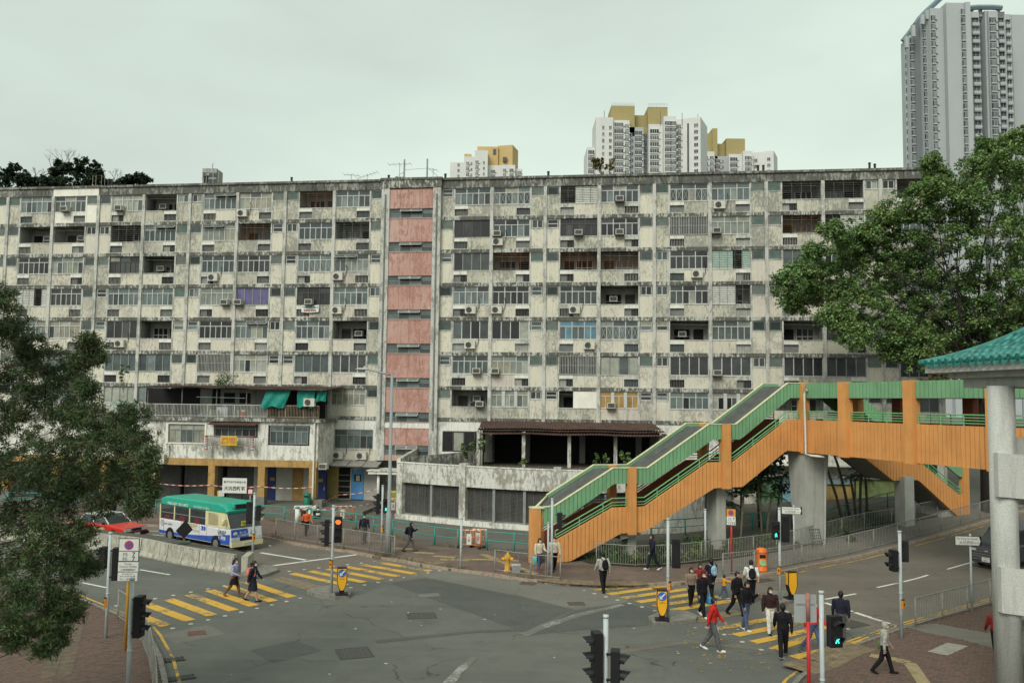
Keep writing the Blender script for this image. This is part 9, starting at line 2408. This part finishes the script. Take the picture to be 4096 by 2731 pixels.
a = P((4.13, 37.98), 0.0, 200, 1.72, 'man in pale grey hoodie and black trousers walking away onto the crossing', 'palegrey', 'black', legs=STEP, bulk=1.25); worn(a, 'backpack', 'black backpack over the pale grey hoodie', 'backpack', 'black', 'back')
P((7.06, 42.55), 0.13, -75, 1.72, 'man in navy track jacket walking past the green planting', 'navy', 'navy', 'white', WALK, ((-25, 15), (20, 15)))
a = P((7.5, 35.63), 0.0, 10, 1.56, 'masked woman in beige jacket and black trousers on the right crossing', 'beige', 'black', 'grey', STEP, ((5, 40), (5, 30)), mask=True, hair='bob', bulk=1.25); worn(a, 'handbag', 'pale printed handbag in front of the beige jacket', 'bag', 'white', 'Rhip')
a = P((7.6, 33.93), 0.0, 20, 1.78, 'masked man in black hoodie with white shoes looking at his phone', 'black', 'black', 'white', WALK, PHONE, mask=True, nod=18); worn(a, 'carrier_bag', 'blue carrier bag hanging beside the man in black hoodie', 'bag', cloth('bag_blue', (0.06, 0.24, 0.42)), 'R')
a = P((8.67, 37.03), 0.0, 200, 1.70, 'woman in dark coat leading the small child', 'navy', 'navy', 'white', STEP, ((5, 10), (25, 15)), hair='bob', bulk=1.25); worn(a, 'backpack', 'pale blue school backpack of the woman in dark coat', 'backpack', cloth('bag_pale', (0.25, 0.36, 0.48)), 'back')
P((8.05, 36.45), 0.0, 10, 1.58, 'person in red and dark jacket half hidden in the crossing group', 'maroon', 'jeans', legs=STEP, hair='bob')
P((9.21, 37.06), 0.0, 100, 1.00, 'small child in a bright orange jacket running on the crossing', 'yellow', 'jeans', 'white', WALK, ((70, 20), (60, 30)), bulk=1.2)
a = P((10.17, 36.29), 0.0, 175, 1.76, 'man in white shirt walking away on the right crossing', 'white', 'black', legs=STEP, bare=True, bulk=1.22); worn(a, 'backpack', 'black backpack over the white shirt', 'backpack', 'black', 'back')
P((8.99, 34.19), 0.0, 40, 1.72, 'man in black padded jacket beside the man in jeans', 'black', 'black', legs=WALK2, arms=((-5, 30), (10, 60)), bulk=1.28)
P((8.75, 31.98), 0.0, 35, 1.78, 'man in black jacket and blue jeans checking his phone on the crossing', 'black', 'jeans', 'white', STEP, PHONE, nod=20)
a = P((6.92, 29.38), 0.0, 65, 1.76, 'man in red hoodie and grey trousers crossing the road', 'red', 'grey', 'white', WALK, AW, bulk=1.22); worn(a, 'plastic_bag', 'white plastic bag carried by the man in red hoodie', 'bag', 'white', 'R')
P((9.5, 31.5), 0.0, 5, 1.67, 'masked woman in brown padded jacket and white trousers', 'brown', 'white', 'black', STEP, ((-5, 5), (8, 8)), mask=True, hair='long', bulk=1.28)
P((9.08, 28.7), 0.0, 165, 1.76, 'man in black suit with wide stride walking up the crossing', 'black', 'black', 'grey', ((22, 4), (-19, 12)), AW)
P((10.29, 29.29), 0.0, 30, 1.76, 'man in red jacket and jeans behind the red sign pole', 'red', 'jeans', 'grey', WALK2, AW, mask=True, bulk=1.25)
P((11.78, 30.73), 0.0, 160, 1.74, 'man in navy jacket with cropped hair leaving the crossing', 'navy', 'grey', 'black', WALK, ((-10, 5), (10, 10)), bulk=1.22)
a = P((11.57, 26.75), 0.12, 75, 1.57, 'grey-haired masked woman in striped top on the near right pavement', 'stripe', 'black', 'black', WALK2, ((-10, 10), (15, 20)), mask=True, hairm=HAIRG, bulk=1.25); worn(a, 'flower_bag', 'green bag of leaves on the back of the grey-haired woman', 'bag', cloth('bag_leaf', (0.12, 0.20, 0.06)), 'Rhip')
P((15.88, 28.23), 0.12, 170, 1.68, 'person in maroon jacket partly hidden by the mosaic column', 'maroon', 'black', legs=STEP)
P((-27.24, 59.18), 0.13, 40, 1.55, 'person in pink checked shirt standing behind the taxi', 'pink', 'navy', legs=STAND)

# ------------------------------------------------------------------ done
ts = bpy.data.scenes.get('lettering')
if ts: bpy.data.scenes.remove(ts)
